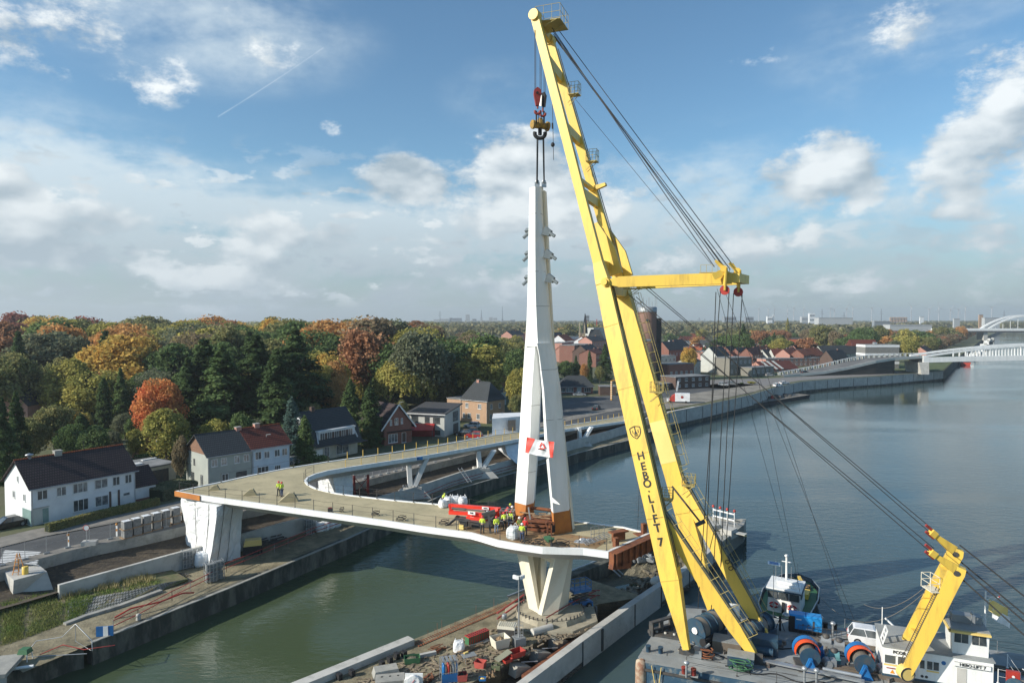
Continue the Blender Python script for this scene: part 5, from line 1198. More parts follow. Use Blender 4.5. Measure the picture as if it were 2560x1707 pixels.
t = thing('steel_tube','dark brown steel tube resting across behind the beam stack','steel tube',tuple(G(1352,1297,ZP+.8)),R(-12));mk('tube',M_rust,t,lambda m: m.tube((-1.9,.8,.95),(1.9,.8,.7),.17,10));mk('stand',M_dk,t,lambda m: [m.box((x,.8,.0),(.3,.5,1.5)) for x in (-1.5,1.5)])
t = thing('grey_strut','grey steel strut leaning against the left pylon leg','strut',tuple(G(1330,1325,ZP)),world=True);mk('bar',M_galv,t,lambda m: m.beam(D(1321,1268,69),G(1331,1326,ZP),.18,.12))
t = thing('scissor_jack','stocky rusty jack beside the right pylon leg','jack',tuple(G(1377,1338,ZP)),R(0));mk('body',M_rust,t,lambda m: (m.b(-.4,-.25,-.2,.2,0,1.5),m.b(.0,.12,-.2,.2,0,1.4),m.box((-.1,0,1.2),(.9,.4,.2))));mk('motor',M_blk,t,lambda m: m.box((.2,0,.8),(.35,.35,.9),.4))
t = thing('scaffolding','folded grey aluminium scaffold frames on the deck by the rusty end','scaffold',tuple(G(1490,1360,ZP)),R(25));mk('frames',M_galv,t,lambda m: [m.tube((-1.2,-.2+j*.18,.15+.03*j),(1.5,-.2+j*.18,.6+.1*j),.035,4) for j in range(4)]+[m.tube((-1.2+k*.45,-.2,.15+k*.075),(-1.2+k*.45,.35,.3+k*.075),.03,4) for k in range(7)]+[m.tube((x,.9,0),(x,.9,1.4),.03,4) for x in (0,.35,.9,1.5)]+[m.tube((0,.9,z),(1.5,.9,z),.03,4) for z in (.7,1.4)])
t = thing('steel_plate_stack','two rusty steel pedestals topped with a plate by the deck end','steel pedestal',tuple(G(1545,1356,ZP)),R(30));mk('top',M_rust,t,lambda m: m.box((.3,.3,.95),(1.9,.8,.14)));mk('web',M_rust,t,lambda m: (m.box((.3,.3,.5),(1.5,.25,.8)),m.box((-.9,-.8,.4),(.45,.45,.9))))
t = thing('bollard_stub','rusty stub column at the far corner of the cut deck end','steel stub',tuple(G(1610,1334,ZP)),R(20));mk('stub',M_rust,t,lambda m: m.box((0,0,.5),(.45,.45,1.1)));mk('base_plate',M_rust,t,lambda m: m.box((-.2,0,.02),(1.6,1.0,.06)))
t = thing('tarpaulin','crumpled grey tarpaulin and hoses on the deck beside the scaffold frames','tarpaulin',tuple(G(1462,1354,ZP)),0);mk('cloth',M_galv,t,lambda m: heap(m,(0,0,-.02),1.2,.5,.35,0,9,12))
t = thing('wheelbarrow','dark green wheelbarrow tipped at the near rail','wheelbarrow',tuple(G(1372,1362,ZP)),R(-60));mk('tray',M_green,t,lambda m: m.loft([[(-.3,-.2,.35),(.3,-.2,.35),(.3,.2,.35),(-.3,.2,.35)],[(-.5,-.35,.75),(.5,-.35,.7),(.5,.35,.7),(-.5,.35,.75)]]));mk('wheel',M_blk,t,lambda m: m.tube((.5,-.05,.2),(.5,.05,.2),.2,10));mk('handle',M_dk,t,lambda m: [m.tube((.4,y,.25),(-1.0,y*1.3,.6),.025,4) for y in (-.2,.2)])
for k,(u,v,r,l) in enumerate(((939,1289,.5,'black cable coil near the middle of the near rail'),(1003,1302,.6,'pair of loose cable loops on the deck'),(854,1280,.3,'small coil by a rail post'),(1317,1360,.55,'thin ring of cable before the right pylon leg'),(1345,1363,.6,'tangled dark hoses with blue rags on the near deck edge'),(1402,1366,.9,'flat black hose heap at the near edge under the right leg'),(1110,1312,.6,'loose hose loops at the lift outrigger foot'))):
    t = thing('cable_coil',l,'cable coil',tuple(G(u,v,ZP)),0);mk('coil',M_blk,t,lambda m: m.path([(math.cos(a)*r*(.75+.25*math.sin(a*.7)),math.sin(a)*r*(.75+.2*math.cos(a*.45)),.04+.012*j) for j,a in enumerate([q*.4 for q in range(48)])],.035,4))
t = thing('tool_box','small grey box with a red lid at the near rail post','tool box',tuple(G(825,1279,ZP)),.3);mk('box',M_dk,t,lambda m: m.box((0,0,.2),(.5,.35,.4)));mk('lid',M_dred,t,lambda m: m.box((0,0,.43),(.4,.3,.08)))
# ------------------------------------------------------------------ crane barge
bg_ = thing('crane_barge','long flat grey-decked pontoon with peeling blue hull carrying the yellow crane','barge',tuple(BO),BA)
M_bdeck = mat('barge_deck',(.30,.315,.31),.75,c2=(.23,.245,.245),sc=.35,grime=(.17,.16,.14),gsc=.5,gamt=.6,bump=.1)
M_hull = mat('peeling_blue_hull',(.025,.07,.12),.7,c2=(.05,.10,.14),sc=.9,grime=(.28,.26,.22),gsc=.9,gamt=.75,bump=.3)
hullp = [(.5,-.3),(48,-.3),(48,12.9),(2.2,12.9),(1.2,11.0),(.3,5.0),(-.15,.4)]
mk('hull',M_hull,bg_,lambda m: m.prism(hullp[::-1],-1.0,BZ-.06))
mk('deck',M_bdeck,bg_,lambda m: m.prism([(x*.998+.04,y*.99+.05) for x,y in hullp][::-1],BZ-.05,BZ))
mk('corner_fender',mat('worn_cream_rust',(.45,.37,.27),.8,c2=(.25,.12,.07),sc=1.5),bg_,lambda m: m.lathe((.25,-.1,.2),[(.5,-.6),(.5,2.2),(.44,2.75),(.2,2.9)],12))
mk('rubbing_strake',M_dk,bg_,lambda m: (m.b(.5,48,-.42,-.3,2.3,2.5),))
mk('ladder',M_yel2,bg_,lambda m: (m.tube((1.2,-.5,2.9),(1.7,-.5,.3),.04,4),m.tube((2.0,-.5,2.9),(1.7,-.5,.3),.04,4)))
def longstuff(m):
    for y in (3.9,4.3): m.b(14,46,y-.12,y+.12,BZ,BZ+.35)
    for y in (8.7,9.1): m.b(14,40,y-.1,y+.1,BZ,BZ+.3)
mk('skid_beam',mat('skid_brown',(.15,.12,.09),.8),bg_,longstuff)
mk('pipe_rail',M_galv,bg_,lambda m: (m.beam((8.5,3.1,BZ+.35),(17.5,2.2,BZ+.35),.5,.12),m.tube((14.5,2.7,BZ+.6),(17.3,2.5,BZ+.6),.14,8)))
mk('deck_plate',M_dk,bg_,lambda m: [m.box((x,2.0,BZ+.01),(1.2,.06,.02)) for x in (6,12,20)]+[m.box((x,6.2,BZ+.01),(.06,11,.02)) for x in (9,14,19,24)])
mk('foot_bracket',M_dk,bg_,lambda m: [(lambda p: (m.box((p[0]+.1,p[1],BZ+.45),(.9,.25,.9)),m.box((p[0]-.3,p[1]+.3,BZ+.2),(.7,.7,.4))))(BL(u,v,3.3)) for u,v in ((1717,1628),(1782,1540),(1890,1650),(1917,1600))])
def BT(name,label,cat,u,v,z=BZ,rz=0.0,group=None): return thing(name,label,cat,tuple(G(u,v,z)),BA+rz,group)
def posts(u,v,label,m_=M_navy,n=2,r=.2,h=.6,d_=1.0,rz=0,group=None):
    t = BT('bollard',label,'bollard',u,v,rz=rz,group=group)
    for k in range(n): mk('post',m_,t,lambda m: m.lathe((k*d_-(n-1)*d_/2,0,0),[(r,0),(r,h*.8),(r*1.15,h*.82),(r*1.15,h)],12))
    mk('base',M_bdeck,t,lambda m: m.box((0,0,.03),(n*d_,.6,.05)))
posts(1636,1631,'pair of blue-grey bollards near the pontoon bow',d_=1.05,rz=.1)
posts(1722,1686,'pair of rust red bollards at the near pontoon edge',M_dred,d_=.75)
posts(2075,1573,'pair of black and white topped bollards at the far pontoon edge',M_blk,d_=.8)
posts(1760,1555,'single dark post beside the white winch cabin',M_blk,1,.2,1.1)
for u,v,l in ((1716,1692,'round headed vent post standing near the coiled ropes'),(2011,1707,'first round headed vent post at the near pontoon edge'),(2041,1712,'second round headed vent post at the near pontoon edge'),(2082,1590,'round headed vent post behind the orange winch'),(2052,1575,'round headed vent post beside the blue generator')):
    t = BT('vent_post',l,'vent post',u,v);mk('pipe',M_grey,t,lambda m: m.tube((0,0,0),(0,0,1.1),.09,8));mk('head',M_galv,t,lambda m: m.ball((0,0,1.2),.24,8,.8))
# coiled ropes on deck
for u,v,r,m_,l in ((1852,1677,.95,M_green,'green rope coil lying flat on the near deck'),(1718,1632,.8,M_wirel,'heap of grey mooring rope at the front boom foot'),(1768,1648,.6,M_rust,'rusty chain heap behind the front boom foot')):
    t = BT('rope_coil',l,'rope coil',u,v);mk('coil',m_,t,lambda m: m.path([(math.cos(a)*r*(.7+.3*math.sin(a*.61)),math.sin(a)*r*.8*(.7+.3*math.cos(a*.43)),.06+.012*j) for j,a in enumerate([q*.35 for q in range(75)])],.055,4))
t = BT('deck_box','navy blue chest with weathered lid at the foot of the back strut','chest',1852,1662);mk('box',M_navy,t,lambda m: m.box((0,0,.45),(2.1,1.2,.9)));mk('lid',M_bdeck,t,lambda m: m.box((0,0,.95),(2.15,1.25,.08)))
t = BT('chain_stopper','grey chain stopper machine with white hatch next to the rope heap','chain stopper',1740,1640);mk('body',M_grey,t,lambda m: (m.box((0,0,.35),(1.0,.9,.7)),m.beam((.3,0,.5),(1.1,.4,1.1),.15,.15)));mk('wheel',M_dk,t,lambda m: m.tube((-.4,-.5,.6),(-.4,-.35,.6),.35,12))
t = BT('anchor_rack','green grey anchor rack at the pontoon bow','rack',1665,1577,rz=.9);mk('frame',M_dk,t,lambda m: [m.box((x,0,.6),(.12,.5,1.3)) for x in (-1.8,-.6,.6,1.8)]+[m.box((0,0,1.2),(3.8,.4,.15)),m.box((0,.2,.3),(3.8,.4,.3))])
t = BT('hatch_row','row of dark hatches with white caps on the bow deck','hatch',1675,1590,rz=.0);mk('coaming',M_dk,t,lambda m: m.box((0,0,.1),(3.2,1.1,.2)));mk('cap',M_concl,t,lambda m: [m.lathe((-1.2+k*.8,0,.2),[(.13,0),(.13,.12),(.02,.13)],8) for k in range(4)])
# big navy winches
def drum_winch(u,v,label,L=4.6,r=1.25,rz=R(60),z=BZ):
    t = BT('winch',label,'winch',u,v,z,rz,group=None);t.scale = (.86,.86,.86)
    mk('drum',M_navy,t,lambda m: m.tube((-L/2,0,r+.15),(L/2,0,r+.15),r*.86,24))
    for k in range(5): x = -L/2+k*L/4;mk('flange',M_navy,t,lambda m: m.tube((x-.06,0,r+.15),(x+.06,0,r+.15),r,24))
    mk('rope_layer',M_wirel,t,lambda m: [m.tube((-L/2+L/8*(2*k+1)-.38,0,r+.15),(-L/2+L/8*(2*k+1)+.38,0,r+.15),r*.9,24) for k in (0,2)])
    mk('hub',M_white,t,lambda m: (m.tube((-L/2-.22,0,r+.15),(-L/2-.1,0,r+.15),.34,14),m.tube((-L/2-.28,0,r+.15),(-L/2-.2,0,r+.15),.16,10)))
    mk('frame',M_navy,t,lambda m: (m.b(-L/2-.2,L/2+.2,-r-.1,-r+.3,0,.9),m.b(-L/2-.2,L/2+.2,r-.3,r+.1,0,.9),m.b(-L/2-.25,-L/2-.1,-r,r,0,1.1)))
    return t
drum_winch(1772,1592,'big navy drum winch behind the front boom leg')
drum_winch(1888,1596,'big navy drum winch between the two back struts',4.0,1.1)
t = BT('winch_cabin','small white operator cabin between the two navy winches','cabin',1823,1585);mk('walls',M_white,t,lambda m: m.loft([[(-.9,-.8,.3),(.9,-.8,.3),(.9,.8,.3),(-.9,.8,.3)],[(-.9,-.9,2.6),(.9,-.9,2.6),(.9,.8,2.6),(-.9,.8,2.6)]]));mk('window',M_glass,t,lambda m: (m.b(-.93,-.9,-.5,.5,1.3,2.2),m.b(-.6,.1,-.93,-.86,1.3,2.2),m.b(.25,.7,-.93,-.86,1.3,2.2)))
t = BT('winch_motor','dark block of winch motors and pipes at the back strut foot','motor',1905,1628);mk('housing',M_navy,t,lambda m: (m.box((0,0,.7),(2.6,1.4,1.4)),m.tube((-.9,-.9,.5),(.9,-.9,.5),.35,12),m.tube((-1.6,.2,.9),(1.6,.2,.9),.3,12)))
t = BT('winch_motor','black machinery frame behind the front boom foot','machinery',1757,1608,rz=R(60));mk('housing',M_blk,t,lambda m: (m.box((0,0,.9),(1.2,1.0,1.8),0,0,.5),m.box((1.4,.3,.5),(1.6,1.0,1.0)),m.tube((-.8,-.6,.5),(.8,-.6,.5),.4,12)))
t = BT('pallet_box','low beige machine cover in front of the navy winch','cover',1818,1622);mk('box',mat('dull_brown_box',(.16,.13,.1),.8),t,lambda m: m.box((0,0,.45),(2.4,1.6,.9)));mk('top',M_bdeck,t,lambda m: m.box((0,0,.93),(2.4,1.6,.06)))
# orange / blue mooring winches
def mooring_winch(u,v,label):
    t = BT('mooring_winch',label,'winch',u,v,BZ,R(-80),'orange and blue drum winches on the pontoon');t.scale = (.85,.85,.85)
    mk('drum',mat('rope_grey_brown',(.16,.14,.11),.9,c2=(.1,.09,.08),sc=6),t,lambda m: m.tube((-.9,0,1.35),(.9,0,1.35),.78,24))
    mk('guard',mat('safety_orange',(.85,.10,.015),.4),t,lambda m: m.loft([[(-.5,math.cos(a)*rr_,1.35+math.sin(a)*rr_) for rr_ in (1.12,1.16)]+[(.15,math.cos(a)*rr_,1.35+math.sin(a)*rr_) for rr_ in (1.16,1.12)] for a in [k*math.pi/16*1.15-.25 for k in range(17)]]))
    mk('guard',M_blue,t,lambda m: m.loft([[(-1.15,math.cos(a)*rr_,1.35+math.sin(a)*rr_) for rr_ in (1.2,1.25)]+[(-.5,math.cos(a)*rr_,1.35+math.sin(a)*rr_) for rr_ in (1.25,1.2)] for a in [k*math.pi/16*1.15-.25 for k in range(17)]]))
    mk('end_disc',M_navy,t,lambda m: m.tube((.95,0,1.35),(1.05,0,1.35),.95,24));mk('end_disc',M_navy,t,lambda m: m.tube((-1.05,0,1.35),(-.95,0,1.35),.95,24))
    mk('bearing_bracket',M_blue,t,lambda m: (m.loft([[(1.1,-.7,0),(1.35,-.7,0),(1.35,.7,0),(1.1,.7,0)],[(1.1,-.14,1.4),(1.3,-.14,1.4),(1.3,.14,1.4),(1.1,.14,1.4)]]),m.beam((1.4,-.6,.1),(1.4,0,1.3),.1,.1),m.beam((1.4,.6,.1),(1.4,0,1.3),.1,.1)))
    mk('base_frame',M_dk,t,lambda m: m.box((0,0,.12),(2.6,2.2,.24)))
    mk('motor',M_grey,t,lambda m: (m.tube((-.4,1.8,.6),(.6,1.8,.6),.4,12),m.box((.1,2.3,.5),(.8,.5,1.0))))
    return t
mooring_winch(2019,1665,'orange and blue drum winch beside the blue generator')
mooring_winch(2153,1682,'orange and blue drum winch in front of the white deckhouse')
for u,v,l in ((2045,1640,'blue capstan motor between the drum winches'),(2085,1655,'teal covered motor next to the second drum winch'),(2098,1628,'grey gearbox between the skid beams'),(2065,1618,'grey gearbox behind the orange winch')):
    t = BT('deck_motor',l,'motor',u,v);mk('body',M_blue if 'blue' in l else (mat('teal_cover',(.12,.3,.32),.8) if 'teal' in l else M_grey),t,lambda m: (m.tube((-.4,0,.6),(.4,0,.6),.4,12),m.box((0,0,.25),(1.0,.8,.5))));mk('cap',M_dk,t,lambda m: m.lathe((0,0,.9),[(.3,0),(.3,.25),(.1,.35)],10))
t = BT('generator_set','bright blue generator container with dark end panel on the pontoon','generator',2012,1577);t.scale = (.64,.7,.62)
mk('body',mat('bright_blue',(.02,.25,.60),.35),t,lambda m: (m.b(-1.35,2.2,-.8,.9,.55,2.45),m.loft([[(-2.2,-.85,2.45),(.1,-.85,2.45),(.1,.95,2.45),(-2.2,.95,2.45)],[(-2.1,-.6,2.62),(0,-.6,2.62),(0,.7,2.62),(-2.1,.7,2.62)]]),m.loft([[(.15,-.85,2.45),(2.25,-.85,2.45),(2.25,.95,2.45),(.15,.95,2.45)],[(.2,-.6,2.6),(2.15,-.6,2.6),(2.15,.7,2.6),(.2,.7,2.6)]])))
mk('end_panel',M_blk,t,lambda m: m.b(-2.2,-1.35,-.8,.9,.55,2.44));mk('skid',M_blk,t,lambda m: m.b(-2.2,2.2,-.8,.9,.0,.54));mk('louvre',M_dk,t,lambda m: (m.b(1.0,1.25,-.83,-.8,.9,2.0),m.b(-.4,-.15,-.83,-.8,1.3,1.4),m.b(.35,.6,-.83,-.8,1.3,1.4)));mk('lettering',M_white,t,lambda m: (m.b(-1.2,-.5,-.82,-.8,1.95,2.1),m.b(.1,1.0,-.82,-.8,.7,.82)))
t = BT('work_light','light post with lamp in front of the far rail near the generator','lamp post',1950,1575);mk('post',M_blk,t,lambda m: (m.tube((0,0,0),(0,0,1.4),.1,6),m.tube((-.4,0,0),(0,0,1.2),.04,4),m.tube((.4,0,0),(0,0,1.2),.04,4)));mk('hood',M_galv,t,lambda m: m.ball((.5,.1,1.5),.35,8,.6))
# rails along the far edge
pts = [BW(17,12.6),BW(21,12.6),BW(25,12.6),BW(29,12.5),BW(33,12.5),BW(38,12.5),BW(42,12.5),BW(47,12.5)]
railing('railing','thin grey chain railing along the far pontoon edge',pts,1.0,M_galv,M_wire,r=.03)
railing('railing','bent grey wire railing along the near pontoon edge',[BW(x,.1) for x in (4,8,11,14,17,20,23)],.95,M_dk,M_wire,r=.025)
t = BT('walkway_rail','dark mesh walkway rail between the generator and the white car','railing',2085,1600);mk('rail',M_dk,t,lambda m: [m.tube((-3+k*.4,0,0),(-3+k*.4,0,.95),.02,4) for k in range(30)]+[m.tube((-3,0,z),(8.6,0,z),.025,4) for z in (.5,.95)])
# ------------------------------------------------------------------ cars
def car(loc,rz,label,paint,kind='hatch',group=None,proto=None):
    t = thing('parked_car',label,'car',tuple(loc),rz,group)
    L,W,h = (4.1,1.75,1.5) if kind == 'hatch' else ((4.6,1.8,1.42) if kind == 'saloon' else (4.5,1.85,1.62))
    hb = h*.56
    def body(m):
        prof = [(-L/2+.02,.35),(-L/2,hb*.8),(-L/2+.1,hb),(L/2-.95,hb),(L/2-.25,hb*.85),(L/2,hb*.6),(L/2-.02,.3)]
        low = [(x,.22) for x,_ in prof]
        rings = []
        for y,k in ((-W/2,.0),(-W/2+.08,.03),(W/2-.08,.03),(W/2,.0)):
            rings.append([(x*(.985 if k == 0 else 1),y,z+k) for x,z in prof]+[(L/2-.1,y,.2),(-L/2+.1,y,.2)])
        m.loft(rings,smooth=False)
    mk('body',paint,t,body)
    rx0,rx1 = (-L/2+.12,L/2-1.15) if kind != 'saloon' else (-L/2+.55,L/2-1.25)
    a,b = (rx0+.35,rx1-.75) if kind != 'saloon' else (rx0+.65,rx1-.8)
    mk('window',M_glass,t,lambda m: m.loft([[(rx0,-W/2+.06,hb+.02),(rx1,-W/2+.06,hb+.02),(rx1,W/2-.06,hb+.02),(rx0,W/2-.06,hb+.02)],[(a,-W/2+.22,h-.06),(b,-W/2+.22,h-.06),(b,W/2-.22,h-.06),(a,W/2-.22,h-.06)]]))
    mk('roof',paint,t,lambda m: (m.loft([[(a-.04,-W/2+.2,h-.07),(b+.04,-W/2+.2,h-.07),(b+.04,W/2-.2,h-.07),(a-.04,W/2-.2,h-.07)],[(a+.15,-W/2+.32,h),(b-.15,-W/2+.32,h),(b-.15,W/2-.32,h),(a+.15,W/2-.32,h)]]),
        [m.beam((x0,s_*(W/2-.055),hb),(x1,s_*(W/2-.2),h-.06),.06,.05) for s_ in (-1,1) for x0,x1 in ((rx0,a),(rx1,b),((rx0+rx1)/2,(a+b)/2))]))
    for sx in (-1,1):
        for sy in (-1,1):
            w = mk('wheel',M_blk,t,lambda m: m.tube((sx*L*.31,sy*(W/2-.18),.32),(sx*L*.31,sy*(W/2+.01),.32),.32,14));mk('rim',M_grey,w,lambda m: m.tube((sx*L*.31,sy*(W/2+.01),.32),(sx*L*.31,sy*(W/2+.025),.32),.19,10))
    for sy in (-1,1):
        mk('headlight',M_galv,t,lambda m: m.box((L/2-.1,sy*(W/2-.3),hb*.68),(.16,.34,.16)));mk('tail_light',M_red,t,lambda m: m.box((-L/2+.03,sy*(W/2-.22),hb*.82),(.1,.24,.2)))
    mk('mirror',paint,t,lambda m: [m.box((rx1-.35,s_*(W/2+.09),hb+.1),(.12,.18,.12)) for s_ in (-1,1)])
    return t
Pw = mat('car_white',(.75,.76,.77),.25,spec=.7);Pk = mat('car_black',(.02,.022,.025),.2,spec=.8);Pg = mat('car_grey',(.22,.23,.24),.3,metal=.4);Pr = mat('car_red',(.35,.02,.02),.3);Ps = mat('car_silver',(.5,.52,.53),.3,metal=.4)
car(G(2182,1609,BZ),BA+R(-2),'white hatchback parked on the crane barge deck beside the deckhouse',Pw)
# ------------------------------------------------------------------ deckhouse, wheelhouse, masts
dl = BL(2207,1697);dx0,dy0 = dl[0],dl[1]
t = thing('deckhouse','white steel deckhouse with dark windows, yellow stripe and navy base on the barge','deckhouse',tuple(BW(dx0,dy0)),BA)
HL,HW,HH = 7.5,4.2,2.7
mk('wall',M_white,t,lambda m: m.b(0,HL,0,HW,.52,HH))
mk('base',M_navy,t,lambda m: m.b(-.05,HL+.05,-.05,HW+.05,0,.52))
mk('roof',M_bdeck,t,lambda m: m.b(-.1,HL+.1,-.1,HW+.1,HH+.003,HH+.1))
for x,w in ((.12,.74),(1.05,.74),(2.6,.3),(3.08,.36),(3.52,.36)):
    f = mk('window',M_glass,t,lambda m: m.b(x,x+w,-.03,0,1.42,2.08));mk('frame',M_white,f,lambda m: [m.b(x-.05,x+w+.05,-.05,-.0,z-.05,z) for z in (1.42,2.13)])
mk('stripe',M_yel2,t,lambda m: (m.b(.05,1.5,-.025,0,1.22,1.34),m.b(3.05,3.9,-.025,0,1.22,1.34)))
mk('red_stripe',M_dred,t,lambda m: m.b(.25,1.3,-.025,0,.98,1.06))
mk('warning_sign',mat('warning_orange',(.75,.28,.02),.5),t,lambda m: m.add([(.5,-.03,.62),(.84,-.03,.62),(.67,-.03,.94)],[(0,1,2)]))
mk('door',M_concl,t,lambda m: m.b(5.1,5.75,-.03,0,.55,1.9));mk('emblem',M_blue,t,lambda m: m.tube((4.2,-.03,2.1),(4.2,0,2.1),.16,14));mk('porthole',M_dk,t,lambda m: [m.tube((x,-.03,.78),(x,0,.78),.11,10) for x in (2.75,3.05)])
mk('ladder_frame',M_white,t,lambda m: [m.beam((-.05,y,HH),(-.05+.35,y,HH+1.2),.09,.09) for y in (.2,1.3)]+[m.beam((.0+k*.1,.2,HH+.15+k*.35),(.0+k*.1,1.3,HH+.15+k*.35),.1,.07) for k in range(4)])
text_mesh('PCOB',.34,M_ink,t,frame(Vector((1.12,-.04,2.37)),Vector((1,0,0)),Vector((0,0,1))))
t2 = thing('wheelhouse','raised white wheelhouse with yellow sun visor above the deckhouse','wheelhouse',tuple(BW(dx0+4.9,dy0+.5,BZ+HH+.1)),BA);t2.scale = (.66,.8,.74)
mk('wall',M_white,t2,lambda m: m.loft([[(0,0,0),(3.6,0,0),(3.6,2.8,0),(0,2.8,0)],[(-.25,-.2,2.5),(3.6,-.2,2.5),(3.6,2.8,2.5),(-.25,2.8,2.5)]]))
for x,w in ((.1,1.4),(1.9,1.4)): f = mk('window',M_glass,t2,lambda m: m.b(x,x+w,-.19,-.12,1.3,2.25));mk('frame',M_concl,f,lambda m: m.b(x+w*.48,x+w*.52,-.21,-.1,1.3,2.25))
mk('visor',M_yel2,t2,lambda m: (m.b(-.5,3.7,-.55,-.2,2.42,2.6),m.b(-.55,-.35,-.55,2.8,2.42,2.6)))
mk('roof',M_bdeck,t2,lambda m: m.b(-.3,3.7,-.2,2.9,2.6,2.72));mk('locker',M_grey,t2,lambda m: m.b(.3,3.4,1.6,2.7,2.72,3.5));mk('antenna',M_galv,t2,lambda m: (m.tube((0,2,2.7),(0,2,5),.03,4),m.tube((.3,2.2,2.7),(.5,2.2,4.8),.03,4),m.tube((2.2,1.2,2.7),(2.2,1.2,4.0),.05,5),m.ball((2.2,1.2,4.05),.2,8)))
t3 = thing('name_board','white name board with black letters on the deckhouse front','sign',tuple(BW(dx0+4.9,dy0-.12,BZ+2.05)),BA);t3.scale = (.6,1,.6)
mk('board',M_white,t3,lambda m: m.b(0,4.0,0,.08,0,.62));mk('border',M_dk,t3,lambda m: (m.b(0,4.0,-.01,0,0,.04),m.b(0,4.0,-.01,0,.58,.62)))
text_mesh('HEBO-LIFT 7',.52,M_ink,t3,frame(Vector((2.0,-.02,.31)),Vector((1,0,0)),Vector((0,0,1))))
railing('railing','white guard rail with a red box around the deckhouse stairs',[BW(dx0+7.8,dy0,BZ+1.2),BW(dx0+9.2,dy0,BZ+1.2),BW(dx0+9.2,dy0+3,BZ+1.2)],1.1,M_white,M_white,r=.04)
t = thing('red_box','red box with a white mark hung on the stair railing','box',tuple(BW(dx0+8.3,dy0-.2,BZ+1.5)),BA);mk('case',M_red,t,lambda m: m.b(0,.85,0,.25,0,.85));mk('mark',M_white,t,lambda m: m.tube((.42,-.02,.45),(.42,0,.45),.1,8))
t = thing('stairs','steel stairs running down from the deckhouse rail','stairs',tuple(BW(dx0+9.4,dy0+.2,BZ)),BA);mk('stringer',M_galv,t,lambda m: (m.beam((0,0,1.4),(2.4,0,-.0),.08,.2),m.beam((0,.8,1.4),(2.4,.8,0),.08,.2)));mk('tread',M_dk,t,lambda m: [m.box((.25+k*.3,.4,1.25-k*.18),(.25,.8,.04)) for k in range(7)]);mk('handrail',M_white,t,lambda m: (m.tube((0,0,2.5),(2.4,0,1.0),.04,5),m.tube((2.4,0,0),(2.4,0,1),.04,5)))
t = thing('hose_reel','large navy hose reel at the bottom of the deckhouse','reel',tuple(BW(dx0+9.2,dy0-1.5,BZ-.9)),BA+R(-60));mk('drum',M_navy,t,lambda m: m.lathe((0,0,1.2),[(1.25,-.7),(1.25,-.6),(.9,-.6),(.9,.6),(1.25,.6),(1.25,.7)],24,'y'));mk('rope',M_wirel,t,lambda m: m.lathe((0,0,1.2),[(.92,-.6),(1.05,-.55),(1.05,.55),(.92,.6)],24,'y'));t.location.z = BZ+.05
t = thing('flag_mast','white lattice-topped flag mast beside the wheelhouse','mast',tuple(BW(dx0+7.6,dy0+2.9,BZ)),BA);t.scale = (.8,.8,.62);mk('pole',M_white,t,lambda m: (m.tube((0,0,0),(0,0,8),.12,8),m.tube((0,0,8),(0,0,11.6),.08,6)));mk('yard',M_white,t,lambda m: (m.tube((0,0,10.9),(1.1,0,11.0),.03,4),m.tube((0,0,10.0),(1.1,0,11.0),.03,4),m.tube((0,0,10.4),(.6,0,11.0),.02,4)));mk('lamp',M_red,t,lambda m: m.box((1.15,0,11.1),(.1,.1,.2)))
def flag(x,z,w,h,m_,label):
    t = thing('flag',label,'flag',tuple(BW(dx0+7.6+x,dy0+2.9,BZ+z)),BA)
    mk('cloth',m_,t,lambda m: [m.strip([(i*w/8,.12*math.sin(i*.9+j*.5),-i*.07-(j+1)*h/5) for i in range(9)],[(i*w/8,.12*math.sin(i*.9+(j-1)*.5),-i*.07-j*h/5) for i in range(9)],smooth=True) for j in range(5)])
flag(.25,6.6,1.3,1.0,M_yel2,'yellow flag flapping from the barge flag mast');flag(.5,5.9,1.2,.9,M_sheet,'white and blue flag hanging below the yellow flag')
# rear mast (two yellow beams)
rm = thing('rear_mast','yellow twin-beam rear mast leaning over the white deckhouse','crane mast',tuple(D(2262,1690,52.6)),world=True)
S0,S1 = D(2262,1690,52.6),D(2392,1428,50.8);U0,U1 = D(2268,1600,55.2),D(2389,1381,53.4)
sd2 = (U1-S1).normalized()
mk('beam',M_yel,rm,lambda m: boxleg(m,[(S0,.6,.5),(S0.lerp(S1,.06),.75,.55),(S0.lerp(S1,.45),1.0,.55),(S0.lerp(S1,.9),1.0,.6),(S1,1.05,.6),(S1+(S1-S0).normalized()*.45,.9,.55)],sd2))
mk('beam',M_yel,rm,lambda m: boxleg(m,[(U0,.8,.5),(U0.lerp(U1,.5),1.0,.55),(U1,1.05,.6),(U1+(U1-U0).normalized()*.4,.8,.5)],sd2))
mk('pivot',M_yel2,rm,lambda m: m.tube(S0+Vector((0,-.45,.35)),S0+Vector((0,.3,.35)),.55,20));mk('pivot_ring',M_dk,rm,lambda m: m.ring(tuple(S0+Vector((0,-.47,.35))),[(.56,0),(.56,.06),(.46,.06),(.46,0)],20,'y'))
mk('cross_tie',M_yel,rm,lambda m: (m.beam(S0.lerp(S1,.88),U0.lerp(U1,.8),.9,.8),m.beam(S0.lerp(S1,.35),U0.lerp(U1,.12),.5,.5),m.beam(S0.lerp(S1,.6),U0.lerp(U1,.5),.25,1.2)))
mk('head_pin',M_dk,rm,lambda m: (m.tube(S1-sd2*.36,S1-sd2*.3,.22,12),m.tube(U1-sd2*.36,U1-sd2*.3,.22,12)))
